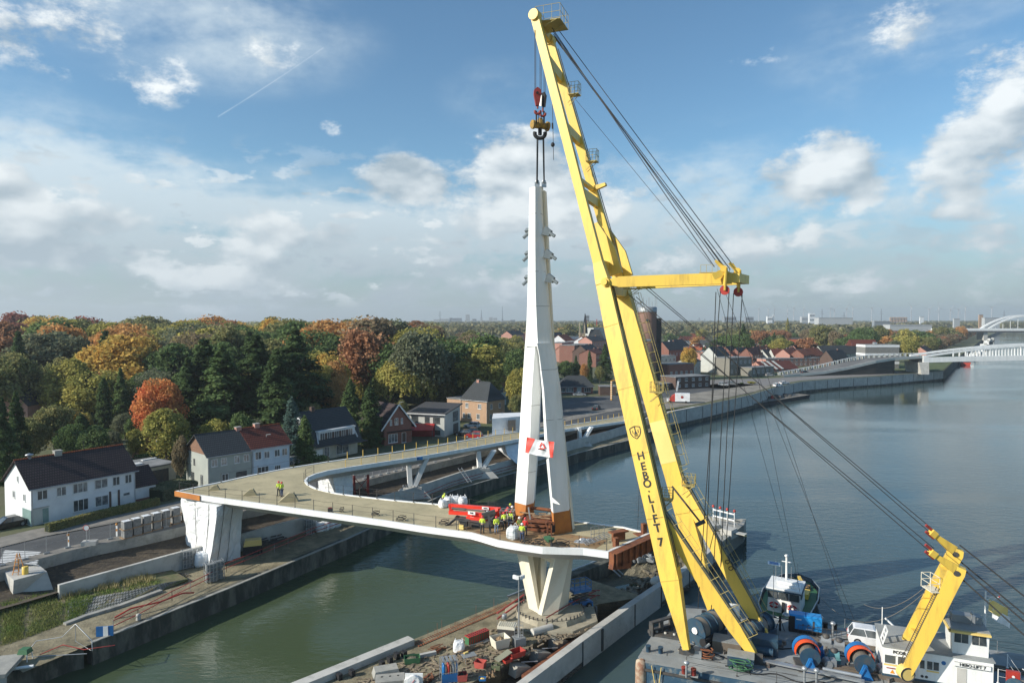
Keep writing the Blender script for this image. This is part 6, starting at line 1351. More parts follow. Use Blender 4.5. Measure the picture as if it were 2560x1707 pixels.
for q,(a,b) in enumerate(((S1,D(2338,1388,50.9)),(U1,D(2338,1338,53.4)))):
    mk('link_arm',M_yel,rm,lambda m: (m.beam(a+Vector((-.2,0,.25)),b,.5,.7,.35,.3),m.beam(b,b+(b-a).normalized()*.5,.5,.5)))
    for o in (-.3,.35): mk('rope_socket',M_dred,rm,lambda m: m.beam(b+Vector((-.1,0,o*.8)),b+Vector((-.75,.0,.55+o*.8)),.16,.2))
mk('access_platform',M_cream,rm,lambda m: (lambda c: [m.tube(c+Vector((x,y,0)),c+Vector((x,y,1.1)),.03,4) for x in (-.5,.2) for y in (-.6,.6)]+[m.box(tuple(c),(.9,1.4,.06))]+[m.tube(c+Vector((x,-.6,z)),c+Vector((x,.6,z)),.03,4) for x in (-.5,.2) for z in (.6,1.1)]+[m.tube(c+Vector((-.5,y,z)),c+Vector((.2,y,z)),.03,4) for y in (-.6,.6) for z in (.6,1.1)])(D(2331,1472,51.8)))
mk('ladder',M_dk,rm,lambda m: [m.tube(S0.lerp(S1,.12+k*.018)+Vector((-.56,0,.2)),S0.lerp(S1,.12+k*.018)+Vector((-.56,.35,.2)),.02,3) for k in range(38)]+[m.tube(S0.lerp(S1,.1)+Vector((-.56,y,.2)),S0.lerp(S1,.82)+Vector((-.56,y,.2)),.03,4) for y in (0,.35)])
for a,b,s_ in (((2320,1460,52),(2160,1510,66),1.0),((2312,1480,52),(2050,1490,74),2.6)):
    rope(D(*a),D(*b),'slack pale cable sagging over the water to the rear mast','slack cables over the water',.025,s_,M_wirel)
t = BT('lamp_pole','thin white lamp pole with tilted head beside the car','lamp pole',2235,1640);mk('pole',M_white,t,lambda m: m.tube((0,0,0),(0,0,2.6),.05,5));mk('lamp',M_white,t,lambda m: m.beam((0,0,2.6),(-.7,.1,3.2),.2,.12))
t = BT('whip_antenna','thin white pole rising in front of the deckhouse','pole',2204,1640);mk('pole',M_white,t,lambda m: m.tube((0,0,0),(0,0,4.3),.04,5))
t = thing('tender_boat','small yellow and orange cabin on the far deck at the picture edge','cabin',tuple(BW(dx0+14,dy0+7,BZ)),BA);mk('body',M_yel2,t,lambda m: m.b(-1,1.5,-.6,.6,.2,1.4));mk('base',M_dk,t,lambda m: m.b(-1,1.5,-.6,.6,0,.2))
random.seed(77)
dk_ = mat('deck_clutter',(.10,.10,.10),.8,c2=(.22,.19,.15),sc=2.5,grime=(.25,.1,.05),gsc=1.5,gamt=.5)
tag(mk('debris',dk_,None,lambda m: [(lambda p: m.box((p.x,p.y,BZ+.1),(random.uniform(.1,.9),random.uniform(.08,.4),random.uniform(.08,.5)),random.random()*3))(BW(random.uniform(4,26),random.uniform(2.5,11))) for _ in range(170)]),'scattered fittings, shackles and boxes over the pontoon deck','deck fittings',kind='stuff')
tag(mk('hose',M_blk,None,lambda m: [m.path([BW(x0+k*.5,y0+.35*math.sin(k*.9+x0),BZ+.05) for k in range(n_)],.05,4) for x0,y0,n_ in ((3,3,14),(7,1.2,18),(11,6.5,16),(16,1.3,20),(13,10,14))]),'black hoses and cables snaking over the pontoon deck','hoses',kind='stuff')
# ------------------------------------------------------------------ tugboat
tg = thing('tugboat','small green-decked tugboat with white wheelhouse, two lifebuoys and tyre fenders','tugboat',tuple(G(1974,1519,0)),R(60))
tg.scale = (1.2,1.2,.8)
def hullring(z,k,kx=1.0): return [(x*kx,y*k,z) for x,y in ((-5.6,.0),(-5.2,1.5),(-3.5,2.1),(0,2.35),(3,2.15),(5,1.3),(5.9,0),(5,-1.3),(3,-2.15),(0,-2.35),(-3.5,-2.1),(-5.2,-1.5))]
# local +x is the stern side away from the camera
mk('hull',M_blk,tg,lambda m: m.loft([hullring(-.8,.8,.9),hullring(.6,.97,.98),hullring(1.35,1.0)]))
mk('deck',M_green,tg,lambda m: m.add([(x*.97,y*.95,1.37) for x,y,_ in hullring(0,1)],[tuple(range(11,-1,-1))]) )
mk('bulwark',M_navy,tg,lambda m: (m.loft([hullring(1.3,1.0),hullring(1.85,1.03,1.02)],cap=False),m.path(hullring(1.87,1.03,1.02)+[hullring(1.87,1.03,1.02)[0]],.07,5)))
mk('bulwark_rail',M_galv,tg,lambda m: m.path([(x*1.02,y*1.02,1.92) for x,y,_ in hullring(0,1)]+[(-5.7,0,1.92)],.05,4))
for a in (2.6,2.9,3.4,3.7,.8,1.3,1.9,-.8,-1.3,-1.9):
    p = (math.cos(a)*5.6,math.sin(a)*2.35,1.0);mk('tyre_fender',M_blk,tg,lambda m: (m.ring(p,[(.2,-.12),(.42,-.12),(.5,0),(.42,.12),(.2,.12)],12,'y')))
wh = mk('wheelhouse',M_white,tg,lambda m: (m.loft([[(-3.8,-1.35,1.3),(-3.8,1.35,1.3),(-.8,1.4,1.3),(-.8,-1.4,1.3)],[(-3.7,-1.3,3.2),(-3.7,1.3,3.2),(-.8,1.35,3.2),(-.8,-1.35,3.2)],[(-3.9,-1.35,4.3),(-3.9,1.35,4.3),(-1.1,1.35,4.3),(-1.1,-1.35,4.3)]][::1]),m.b(-3.9,-.9,-1.45,1.45,4.42,4.6)))
mk('roof_edge',M_navy,tg,lambda m: m.b(-4.1,-.9,-1.55,1.55,4.3,4.42))
for y in (-.9,0,.9): mk('window',M_glass,tg,lambda m: m.b(-3.95,-3.8,y-.38,y+.38,3.3,4.15))
for s_ in (-1,1): mk('window',M_glass,tg,lambda m: m.b(-3.3,-2.4,s_*1.38-.02,s_*1.38+.02,3.3,4.1))
for y in (-.72,.78):
    lr = mk('lifebuoy',mat('lifebuoy_red',(.5,.03,.03),.6),tg,lambda m: m.ring((-3.9,y,2.35),[(.24,-.05),(.4,-.05),(.4,.05),(.24,.05)],18,'x'));mk('lifebuoy_band',M_white,lr,lambda m: [m.box((-3.96,y+.32*math.cos(a),2.35+.32*math.sin(a)),(.03,.12,.12)) for a in (0,1.57,3.14,4.71)])
mk('fire_hose_post',M_blk,tg,lambda m: m.b(-3.95,-3.85,-.12,.12,1.4,2.9))
mk('roof_box',M_white,tg,lambda m: (m.b(-3.3,-2.0,-1.3,.5,4.62,4.85),m.b(-2.9,-1.9,-.9,.7,4.85,5.1)));mk('mast',M_white,tg,lambda m: (m.tube((-2.2,0,4.6),(-2.2,0,8.2),.1,8),m.ball((-2.2,0,8.3),.2,8),m.beam((-2.2,-.4,7.5),(-2.2,.4,7.5),.1,.08)));mk('whip_antenna',M_galv,tg,lambda m: [m.tube((-2.2,y,4.8),(-2.2,y,6.5+abs(y)),.025,4) for y in (-.9,-.4,.4,.9)])
mk('towing_gear',M_dk,tg,lambda m: (m.box((2.0,0,1.9),(1.2,1.2,1.0)),m.tube((3.5,-.8,1.4),(3.5,-.8,2.3),.15,8),m.tube((3.5,.8,1.4),(3.5,.8,2.3),.15,8)))
mk('deck_crane',M_yel,tg,lambda m: (m.tube((.5,-1.0,1.4),(.5,-1.0,3.6),.2,8),m.beam((.5,-1.0,3.5),(3.0,-.4,3.0),.25,.3),m.box((1.0,-1.2,1.8),(1.4,.7,.7))))
mk('deck_gear',mat('mixed_gear',(.5,.28,.08),.7,c2=(.08,.07,.06),sc=4,th=(.45,.55)),tg,lambda m: [m.box((random.uniform(.5,4.6),random.uniform(-1.3,1.3),1.4+random.uniform(.1,.5)),(random.uniform(.2,.7),random.uniform(.2,.7),random.uniform(.2,.8)),random.random()) for _ in range(26)])
t = thing('signal_board','flat white board with blue marking on a pole in front of the tugboat','sign',tuple(G(1933,1560,BZ)),BA);mk('board',M_white,t,lambda m: m.beam((-.55,.4,5.75),(.55,.4,5.7),.9,.05));mk('marking',M_blue,t,lambda m: m.beam((-.4,.4,5.785),(.4,.4,5.735),.6,.02));mk('pole',M_galv,t,lambda m: m.tube((0,.4,0),(0,.4,5.7),.03,5))
# ------------------------------------------------------------------ houses
T_dark = patmat('dark_roof_tiles',(.085,.058,.058),(.06,.042,.043),(.028,.022,.022),sx=.3,sy=.28,gap=.1,vert=False)
T_slate = patmat('slate_tiles',(.075,.085,.09),(.058,.066,.07),(.03,.033,.036),sx=.3,sy=.28,gap=.1,vert=False)
T_red = patmat('red_roof_tiles',(.21,.062,.042),(.15,.045,.034),(.06,.02,.015),sx=.3,sy=.28,gap=.1,vert=False)
T_orange = patmat('orange_roof_tiles',(.48,.13,.045),(.38,.095,.04),(.16,.05,.03),sx=.3,sy=.28,gap=.1,vert=False)
B_red = patmat('red_brick',(.26,.085,.055),(.20,.06,.042),(.22,.17,.14),sx=.22,sy=.075,gap=.08)
B_pink = patmat('pink_brick',(.52,.24,.18),(.44,.19,.14),(.38,.28,.24),sx=.22,sy=.075,gap=.08)
B_tan = patmat('tan_brick',(.48,.31,.19),(.41,.25,.15),(.36,.27,.2),sx=.22,sy=.075,gap=.08)
B_dark = patmat('brown_brick',(.13,.08,.062),(.10,.062,.05),(.09,.07,.06),sx=.22,sy=.075,gap=.08)
B_grey = patmat('grey_brick',(.24,.23,.19),(.20,.19,.16),(.18,.17,.15),sx=.22,sy=.075,gap=.08)
P_white = mat('white_render',(.70,.72,.73),.8,c2=(.62,.64,.66),sc=.5,grime=(.45,.46,.46),gsc=.4,gamt=.25)
P_grey = mat('greige_render',(.36,.38,.34),.85,c2=(.31,.33,.30),sc=.5);P_blue = mat('pale_blue_render',(.52,.60,.66),.85,c2=(.46,.54,.60),sc=.5);P_lg = mat('light_grey_render',(.50,.51,.47),.85,c2=(.44,.45,.42),sc=.4)
P_cream = mat('cream_render',(.55,.52,.42),.85);P_yel = mat('yellow_render',(.52,.44,.06),.8)
M_frame = mat('window_frame',(.70,.71,.70),.5);M_flat = mat('flat_roofing',(.20,.21,.21),.9,c2=(.13,.135,.14),sc=.4,grime=(.34,.34,.33),gsc=.3)
M_solar = mat('solar_panel',(.02,.028,.045),.15,spec=.9)
def face_pt(L,W,f,x,z,o=0.0):
    """point on a wall: faces f front, b back, l left gable, r right gable; x along the face; o outward"""
    if f == 'f': return (x,-o,z),(1,0)
    if f == 'b': return (x,W+o,z),(1,0)
    if f == 'l': return (-o,x,z),(0,1)
    return (L+o,x,z),(0,1)
M_curt = mat('curtained_glass',(.24,.26,.26),.2,spec=.8,c2=(.08,.09,.1),sc=1.5)
def add_window(t,L,W,f,x,z,w,h,fr=M_frame,mull=1,gl=M_glass,name='window'):
    if gl is M_glass and random.random() < .5: gl = M_curt
    def slab_(m,x0,x1,z0,z1,o0,o1):
        if f == 'f': m.b(x0,x1,-o1,-o0,z0,z1)
        elif f == 'b': m.b(x0,x1,W+o0,W+o1,z0,z1)
        elif f == 'l': m.b(-o1,-o0,x0,x1,z0,z1)
        else: m.b(L+o0,L+o1,x0,x1,z0,z1)
    def fm(m):
        k = .07
        slab_(m,x,x+w,z,z+k,0,.06);slab_(m,x,x+w,z+h-k,z+h,0,.06);slab_(m,x,x+k,z+k,z+h-k,0,.06);slab_(m,x+w-k,x+w,z+k,z+h-k,0,.06)
        for q in range(mull): c = x+w*(q+1)/(mull+1);slab_(m,c-.035,c+.035,z+k,z+h-k,0,.055)
        slab_(m,x-.06,x+w+.06,z-.07,z-.005,0,.12)
    wd = mk(name,fr,t,fm);mk('pane',gl,wd,lambda m: slab_(m,x+.05,x+w-.05,z+.05,z+h-.05,.003,.03));return wd
def house(name,label,P0,P1,W,eave,ridge,wm,rm_,wins=(),over=.3,gables=None,chim=(),doors=(),hip=0.0,cat='house',group=None,base=None,roofname='roof',z=LZ,gutter=True,full=True):
    P0,P1 = Vector((P0[0],P0[1],z)),Vector((P1[0],P1[1],z));d = P1-P0;L = d.length;rz = math.atan2(d.y,d.x)
    t = thing(name,label,cat,tuple(P0),rz,group)
    g = gables or wm
    def wl(m): m.b(0,L,0,W,-.3,eave)
    mk('wall',wm,t,wl)
    if ridge > eave:
        if hip == 0:
            [mk('gable',g,t,lambda m: m.loft([[(x0,0,eave),(x0,W,eave),(x0,W/2,ridge-.05)],[(x0+.25,0,eave),(x0+.25,W,eave),(x0+.25,W/2,ridge-.05)]])) for x0 in (0,L-.25)]
        sl = (ridge-eave)/(W/2)
        for sgn in (-1,1):
            def rf(m):
                y0 = -over if sgn < 0 else W+over;ze = eave-over*sl*.9;th = .14
                xa,xb = (-over,L+over);ra,rb = (hip-over*.5 if hip else xa),(L-hip+over*.5 if hip else xb)
                m.loft([[(xa,y0,ze),(xb,y0,ze),(rb,W/2,ridge),(ra,W/2,ridge)],[(xa,y0,ze+th),(xb,y0,ze+th),(rb,W/2,ridge+th),(ra,W/2,ridge+th)]])
            mk(roofname,rm_,t,rf)
        if hip:
            for xa,ra in ((-over,hip-over*.5),(L+over,L-hip+over*.5)):
                ze = eave-over*sl*.9
                mk(roofname,rm_,t,lambda m: m.loft([[(xa,-over,ze),(xa,W+over,ze),(ra,W/2,ridge)],[(xa,-over,ze+.14),(xa,W+over,ze+.14),(ra,W/2,ridge+.14)]]))
        if full: mk('ridge_cap',T_orange if rm_ in (T_dark,T_red,T_orange) else rm_,t,lambda m: m.tube(((hip or -over),W/2,ridge+.12),(L-hip if hip else L+over,W/2,ridge+.12),.12,6))
        if gutter and full: mk('gutter',M_galv,t,lambda m: (m.tube((-over,-over-.05,eave-over*sl*.9),(L+over,-over-.05,eave-over*sl*.9),.07,6),m.tube((.1,-.08,0),(.1,-.08,eave-.2),.05,5),m.tube((L-.1,-.08,0),(L-.1,-.08,eave-.2),.05,5)))
    else:
        mk(roofname,rm_,t,lambda m: m.b(-.15,L+.15,-.15,W+.15,eave,eave+.25));
        if full: mk('parapet_edge',M_frame,t,lambda m: [m.b(-.2,L+.2,y0,y1,eave+.02,eave+.3) for y0,y1 in ((-.2,-.152),(W+.152,W+.2))])
    for w in wins: add_window(t,L,W,*w)
    for f,x,w,h,mt in doors:
        dr = add_window(t,L,W,f,x,0.08,w,h,M_frame,0,mt,'door')
    for x,y,w,h,mt in chim:
        c = mk('chimney',mt,t,lambda m: m.b(x-w/2,x+w/2,W*y-w/2.4,W*y+w/2.4,ridge-1.0 if ridge > eave else eave,ridge+h));mk('cap',M_conc,c,lambda m: m.b(x-w/2-.06,x+w/2+.06,W*y-w/2.4-.06,W*y+w/2.4+.06,ridge+h,ridge+h+.1))
    if base: mk('plinth',base,t,lambda m: m.b(-.04,L+.04,-.04,W+.04,-.3,.45))
    return t
gg = lambda u,v: G(u,v,LZ).xy
# --- the long white double house
h = house('white_house','long white rendered double house with dark tiled roof beside the street',(-62.8,88.4),(-55.3,99.5),8.3,5.0,8.1,P_white,T_dark,over=.35,
  wins=[('f',.7,3.2,1.25,1.25),('f',3.0,3.2,1.2,1.25),('f',5.0,3.15,1.9,1.35,M_frame,2),('f',7.8,3.2,1.75,1.3,M_frame,1),('f',10.2,3.2,1.0,1.25),('f',11.9,3.2,1.0,1.25),('f',5.0,.65,1.95,1.6,M_frame,2),('f',7.8,.7,1.8,1.45,M_frame,1),('f',11.6,1.4,1.0,.5,M_frame,0),
        ('l',1.6,3.0,.7,.95,M_frame,1),('l',4.9,3.0,.7,.95,M_frame,1),('l',3.7,5.3,.45,.8,M_frame,0)],
  doors=[('f',10.0,.85,2.1,M_white)],chim=[(4.9,.5,.9,.55,M_conc)])
mk('shopfront',mat('frosted_glass',(.22,.33,.31),.3),h,lambda m: (m.b(-.05,-.02,-.02,2.6,.1,2.05),m.b(1.3,2.0,-.05,-.02,.1,2.0)));mk('roller_door',P_lg,h,lambda m: m.b(.15,1.25,-.06,-.02,0,2.1));mk('canopy_frame',M_galv,h,lambda m: m.b(.1,2.1,-.12,-.02,2.12,2.25));mk('door_surround',B_dark,h,lambda m: (m.b(9.7,9.95,-.08,-.0,0,2.5),m.b(10.9,11.15,-.08,0,0,2.5)))
mk('roof_vent',M_galv,h,lambda m: m.lathe((1.5,4.2,8.1),[(.25,0),(.25,.5),(.5,.5),(.5,.6),(.1,.75)],10));mk('aerial',M_wire,h,lambda m: (m.tube((8.3,4.2,8.1),(8.3,4.2,9.5),.03,4),m.tube((8.0,4.2,9.4),(8.6,4.2,9.4),.02,4)))
e = Vector((7.5,11.1)).normalized();pA = Vector((-55.3,99.5))+e*.0
house('house_annex','small white annex with brown lean-to roof at the end of the long white house',tuple(pA+e*.05+Vector((-e.y,e.x))*.4),tuple(pA+e*3.2+Vector((-e.y,e.x))*.4),5,2.4,4.7,P_white,T_dark,base=B_red,full=False)
# --- grey and pale blue pair
eh = Vector((9.4,10.6)).normalized();a0 = Vector((-48.2,107.5));a1 = a0+eh*7.4;a2 = a0+eh*14.3
h = house('grey_house','greige half of the pair with slate roof and timber gable behind the footbridge',tuple(a0),tuple(a1),8.0,5.4,8.2,P_grey,T_slate,gables=patmat('timber_gable',(.30,.17,.11),(.22,.12,.08),(.1,.06,.04),sx=2.0,sy=.16,gap=.08),over=.4,
  wins=[('f',.55,3.5,1.0,1.2),('f',2.1,3.5,1.0,1.2),('f',4.3,3.5,.95,1.2),('f',5.9,3.5,.95,1.2),('f',2.2,.9,1.1,1.2),('f',4.5,.9,2.0,1.2,P_grey,0),('l',4.6,3.3,.5,1.0,M_dk,0),('l',1.8,.1,.8,1.9,M_dk,0),('l',5.0,.1,1.0,1.9,M_dk,0)],chim=[(7.0,.5,.9,.5,B_pink)])
house('blue_house','pale blue rendered half of the pair with red tiled roof',tuple(a1+eh*.02),tuple(a2),8.0,5.5,8.3,P_blue,T_red,over=.35,
  wins=[('f',.5,3.5,1.1,1.3,M_frame,1),('f',2.1,3.5,1.0,1.2),('f',4.0,3.5,1.0,1.2),('f',5.4,3.5,1.0,1.2),('f',.9,.8,2.0,1.4,M_frame,2),('f',4.0,.8,1.1,1.2,M_frame,2)],chim=[(2.9,.5,.9,.6,B_pink)])
# --- garden sheds
t = house('garden_shed','small yellow shed with a dark window behind the long white house',tuple(G(346,1142,LZ).xy),tuple(G(392,1138,LZ).xy),3.2,2.4,2.4,P_yel,M_flat,wins=[('f',1.2,1.2,1.0,.7,M_dk,0)],full=False,cat='shed')
house('brick_shed','low pink brick shed attached to the yellow shed',tuple(G(330,1144,LZ).xy),tuple(G(345.5,1143,LZ).xy),3,1.9,2.3,B_pink,T_red,full=False,cat='shed')
g0 = G(345,1216,LZ).xy;g1 = G(440,1196,LZ).xy
t = house('garage_block','flat roofed garage block with skylights between the white and the grey house',tuple(g0),tuple(g1),7.5,2.6,2.6,P_cream,M_flat,full=False,cat='garage');mk('garage_door',M_dk,t,lambda m: m.b(1.5,5.2,-.04,0,0,2.1));mk('skylight',M_frame,t,lambda m: (m.b(1,2.6,3,4.2,2.86,3.05),m.b(4,6.5,5.5,6.1,2.86,3.0)))
# --- dark gambrel house
h3a,h3b = Vector((-37.6,128.5)),Vector((-31.3,137.5));d3 = (h3b-h3a);L3 = d3.length
t = thing('gambrel_house','cream house with steep dark gambrel roof and row of white dormer windows','house',(*h3a,LZ),math.atan2(d3.y,d3.x))
mk('wall',P_cream,t,lambda m: m.b(0,L3,0,8,-.3,3.0))
mk('roof',T_slate,t,lambda m: m.loft([[(x,-1.0,2.7),(x,.4,5.6),(x,4,9.2),(x,7.6,5.6),(x,9,2.7)] for x in (-.4,L3+.4)]))
mk('gable',P_white,t,lambda m: m.loft([[(x,.2,3.0),(x,.9,5.4),(x,4,8.6),(x,7.1,5.4),(x,7.8,3.0)] for x in (-.5,-.42)]))
mk('dormer',M_frame,t,lambda m: (m.b(.8,L3-.8,-.45,.5,5.5,5.7),m.beam((.6,-.7,3.4),(1.0,.3,5.5),.2,.2),m.beam((L3-.6,-.7,3.4),(L3-1.0,.3,5.5),.2,.2),m.b(1.0,L3-1.0,-.35,.4,3.7,5.5)))
for k in range(5): w = mk('window',M_glass,t,lambda m: m.b(1.4+k*1.75,2.3+k*1.75,-.4,-.36,4.0,5.2));mk('frame',M_frame,w,lambda m: m.b(1.82+k*1.75,1.88+k*1.75,-.43,-.4,4.0,5.2))
for k in range(4): mk('shutter',B_dark,t,lambda m: m.b(2.45+k*1.75,3.0+k*1.75,-.40,-.36,4.0,5.2))
for x,w_ in ((2.6,1.2),(5.5,3.2)): add_window(t,L3,8,'f',x,.5,w_,1.9,M_frame,1)
add_window(t,L3,8,'f',.6,.05,1.6,2.1,M_frame,0,M_white,'door');mk('veranda',M_dk,t,lambda m: (m.b(5.0,L3+.6,-2.4,-.1,2.6,2.75),));mk('chimney',B_dark,t,lambda m: m.b(2.6,3.4,3.7,4.3,8.7,9.9))
# --- red brick gable house
b0,b1 = G(961,1114,LZ).xy,G(1029,1104,LZ).xy;db = b1-b0;Lb = db.length
t = thing('brick_gable_house','red brick house with white-edged pointed gable and dark brown roof','house',(*b0,LZ),math.atan2(db.y,db.x))
mk('wall',B_red,t,lambda m: (m.b(0,Lb,0,10,-.3,4.2),m.loft([[(0,y,4.2),(Lb,y,4.2),(Lb/2,y,8.2)] for y in (0,.3)])))
for s_ in (0,1): mk('roof',T_dark,t,lambda m: m.loft([[((-.9 if not s_ else Lb+.9),-.35,3.2),(Lb/2,-.35,8.4),(Lb/2,10,8.4),((-.9 if not s_ else Lb+.9),10,3.2)],[((-.9 if not s_ else Lb+.9),-.35,3.4),(Lb/2,-.35,8.6),(Lb/2,10,8.6),((-.9 if not s_ else Lb+.9),10,3.4)]]))
mk('gable_trim',M_frame,t,lambda m: (m.beam((-.95,-.4,3.3),(Lb/2,-.4,8.55),.1,.3),m.beam((Lb+.95,-.4,3.3),(Lb/2,-.4,8.55),.1,.3)))
for x,w_,z,h_ in ((1.4,.5,4.2,1.2),(2.6,.9,4.2,1.4),(4.2,.5,4.3,1.2),(1.0,2.3,.4,1.9)): add_window(t,Lb,10,'f',x,z,w_,h_,M_frame,2 if w_ > 2 else 1)
add_window(t,Lb,10,'f',4.4,.1,1.1,2.2,M_frame,0,B_dark,'door');mk('porch_roof',T_dark,t,lambda m: m.b(.6,Lb+.2,-.7,-.05,2.7,2.85))
t = thing('carport','red awning over parked cars beside the red brick gable house','carport',tuple(G(1040,1098,LZ)));mk('awning',mat('red_awning',(.45,.02,.02),.6),t,lambda m: m.loft([[(-1.5,-.5,2.0),(3.8,-.5,2.1),(3.8,4,2.9),(-1.5,4,2.9)],[(-1.5,-.5,2.1),(3.8,-.5,2.2),(3.8,4,3.0),(-1.5,4,3.0)]]));mk('wall',mat('dull_red_board',(.28,.03,.03),.8),t,lambda m: m.b(-1.5,3.8,3.8,4,0,2.8));mk('post',M_dk,t,lambda m: m.b(3.6,3.75,-.4,-.25,0,2.1))
# --- modern house with sloping roof
m0,m1,m2 = G(1024,1087,LZ).xy,G(1111,1092,LZ).xy,G(1161,1077,LZ).xy;dm = m1-m0;Lm = dm.length
t = thing('modern_house','light grey modern house with low sloping dark solar roof','house',(*m0,LZ),math.atan2(dm.y,dm.x))
Wm = 9.5
mk('wall',P_lg,t,lambda m: m.loft([[(0,0,-.3),(Lm,0,-.3),(Lm,Wm,-.3),(0,Wm,-.3)],[(0,0,5.2),(Lm,0,5.2),(Lm,Wm,6.3),(0,Wm,6.3)]]))
mk('roof',M_dk,t,lambda m: m.loft([[(-.6,-.7,5.1),(Lm+.5,-.7,5.1),(Lm+.5,Wm+.5,6.4),(-.6,Wm+.5,6.4)],[(-.6,-.7,5.35),(Lm+.5,-.7,5.35),(Lm+.5,Wm+.5,6.65),(-.6,Wm+.5,6.65)]]))
mk('roof_trim',M_frame,t,lambda m: m.b(-.65,Lm+.55,-.78,-.71,5.05,5.25))
for k in range(6): mk('solar_panel',M_solar,t,lambda m: m.loft([[(.2,.2+k*1.5,5.48+k*.155),(Lm-.3,.2+k*1.5,5.48+k*.155),(Lm-.3,1.5+k*1.5,5.48+k*.155+.135),(.2,1.5+k*1.5,5.48+k*.155+.135)],[(.2,.2+k*1.5,5.53+k*.155),(Lm-.3,.2+k*1.5,5.53+k*.155),(Lm-.3,1.5+k*1.5,5.53+k*.155+.135),(.2,1.5+k*1.5,5.53+k*.155+.135)]]))
for x,z,w_,h_ in ((.5,3.2,1.7,1.3),(3.9,3.1,1.2,1.3),(6.0,3.0,1.7,1.4),(6.0,.4,1.8,1.1)): add_window(t,Lm,Wm,'f',x,z,w_,h_,M_dk,1)
add_window(t,Lm,Wm,'r',5.0,2.9,3.2,2.2,M_dk,2);mk('garage_door',M_dk,t,lambda m: m.b(Lm,Lm+.04,5.2,8.3,0,2.2))
# --- tan brick house with hipped roof
h = house('tan_brick_house','tan brick house with dark half-hipped roof next to the pylon',(-13.6,181.3),(-6.4,175.9),7.4,6.0,10.3,B_tan,T_slate,over=.3,hip=2.0,
  wins=[('f',1.6,3.6,1.0,1.3),('f',5.9,3.6,1.1,1.3),('f',.6,.9,.8,1.3),('f',2.4,.9,1.1,1.4),('f',5.4,.9,1.1,1.4),('r',1.2,3.6,.9,1.3),('r',4.8,3.6,.9,1.3),('r',1.0,.9,.9,1.4),('r',3.2,.9,.9,1.4)],chim=[(3.0,.5,.8,.5,B_pink)],doors=[('r',5.3,1.2,2.2,M_navy)])
house('side_wing','low tan brick wing with sloping parapet left of the tan brick house',(-17.6,184.3),(-13.65,181.35),6,5.6,5.6,B_tan,M_flat,full=False,cat='wing')
# --- bungalow behind the pylon
house('bungalow','red brick bungalow with grey hipped roof and white shutters behind the pylon',tuple(G(1399,984,LZ).xy),tuple(G(1483,984,LZ).xy),9,2.9,6.1,B_red,T_slate,over=.6,hip=3.2,
  wins=[('f',.5,.6,1.6,1.6,M_frame,2),('f',2.4,.6,2.6,1.6,M_frame,2),('f',9.0,.6,2.4,1.6,M_frame,2)],doors=[('f',6.3,1.6,2.2,mat('pale_door',(.4,.45,.45),.6))])
house('garage_block','low dark garage with flat roof beside the bungalow',tuple(G(1500,988,LZ).xy),tuple(G(1540,988,LZ).xy),5,3.0,3.0,B_dark,M_flat,full=False,cat='garage')
# roofs half hidden in the trees
def pxh(label,u0,u1,Y,vE,vR,wm,rm_,W=8,skew=0.0,hip=0.0,name='house',wins=2,chim=True,cat='house',z=LZ,group=None,storeys=2,over=.25):
    a = D(u0,900,Y).xy;b = D(u1,900,Y*(1+skew)).xy;L = (Vector(b)-Vector(a)).length
    ev = D(u0,vE,Y).z-z;rg = D(u0,vR,Y).z-z if vR else ev
    ws = []
    if wins:
        n = max(1,int(L/3.2));ww = min(1.3,L/n*.42)
        for s_ in range(storeys):
            zz = (ev/storeys)*s_+ev/storeys*.34
            for k in range(n): ws.append(('f',L*(k+.5)/n-ww/2,zz,ww,min(1.5,ev/storeys*.5),M_frame,1))
    return house(name,label,tuple(a),tuple(b),W,ev,rg,wm,rm_,wins=ws,chim=[(L*.7,.5,.7,.6,B_red)] if chim and vR else (),hip=hip,full=False,cat=cat,z=z,group=group,over=over)
pxh('dark-roofed cottage with pink gable half hidden among garden trees',66,190,165,1013,966,B_pink,T_slate,9,.12,chim=True,wins=0)
pxh('dark steep roof peeping out between conifers behind the gardens',832,872,200,1008,950,P_white,T_slate,8,wins=0) if 0 else None
pxh('steep dark roof corner peeping between garden conifers',243,285,175,985,951,P_white,T_slate,8,.1,wins=0,chim=False)
pxh('pink brick gabled house among trees behind the pale willow',1172,1214,255,905,883,B_pink,T_slate,9,.25,wins=1,storeys=1)
pxh('house with bright orange-red gable near the pylon',1218,1275,262,930,908,mat('orange_gable',(.45,.10,.06),.8),T_slate,9,.1,wins=0)
pxh('broad red tiled roof directly left of the pylon',1264,1312,275,928,900,B_pink,T_red,12,.05,wins=0)
pxh('grey roof with solar panels above the tan brick house',1228,1265,205,985,952,P_grey,T_slate,8,.05,wins=0,chim=False)
# --- town seen between pylon and crane
town = [('white gabled building with grey roof at the town edge behind the pylon',1388,1416,520,850,832,P_white,T_slate),('long white modern block with dark window openings behind the church',1412,1452,540,843,0,P_white,M_flat),
 ('small orange roofed house before the church tower',1412,1434,470,852,838,P_white,T_orange),('pink brick town house with balconies',1405,1432,440,858,0,B_pink,M_flat),('dark brick row with white bay windows below the church',1436,1462,420,864,0,B_red,M_flat),('dark red brick block beside the white bays',1462,1478,425,862,0,B_dark,M_flat),
 ('orange roof gable right of the church tower',1470,1488,470,853,842,P_white,T_orange),('salmon brick row with white window surrounds',1480,1516,440,853,842,B_pink,T_slate),('pale grey apartment block with square windows',1484,1530,560,820,0,P_lg,M_flat),('dark slate roofed house in front of the salmon row',1470,1500,400,880,864,B_dark,T_slate),('red brick wall house behind the dark conifer',1490,1512,385,885,875,B_red,T_red),
 ('far red gabled terrace left of the pylon',1280,1312,560,838,828,B_pink,T_slate)]
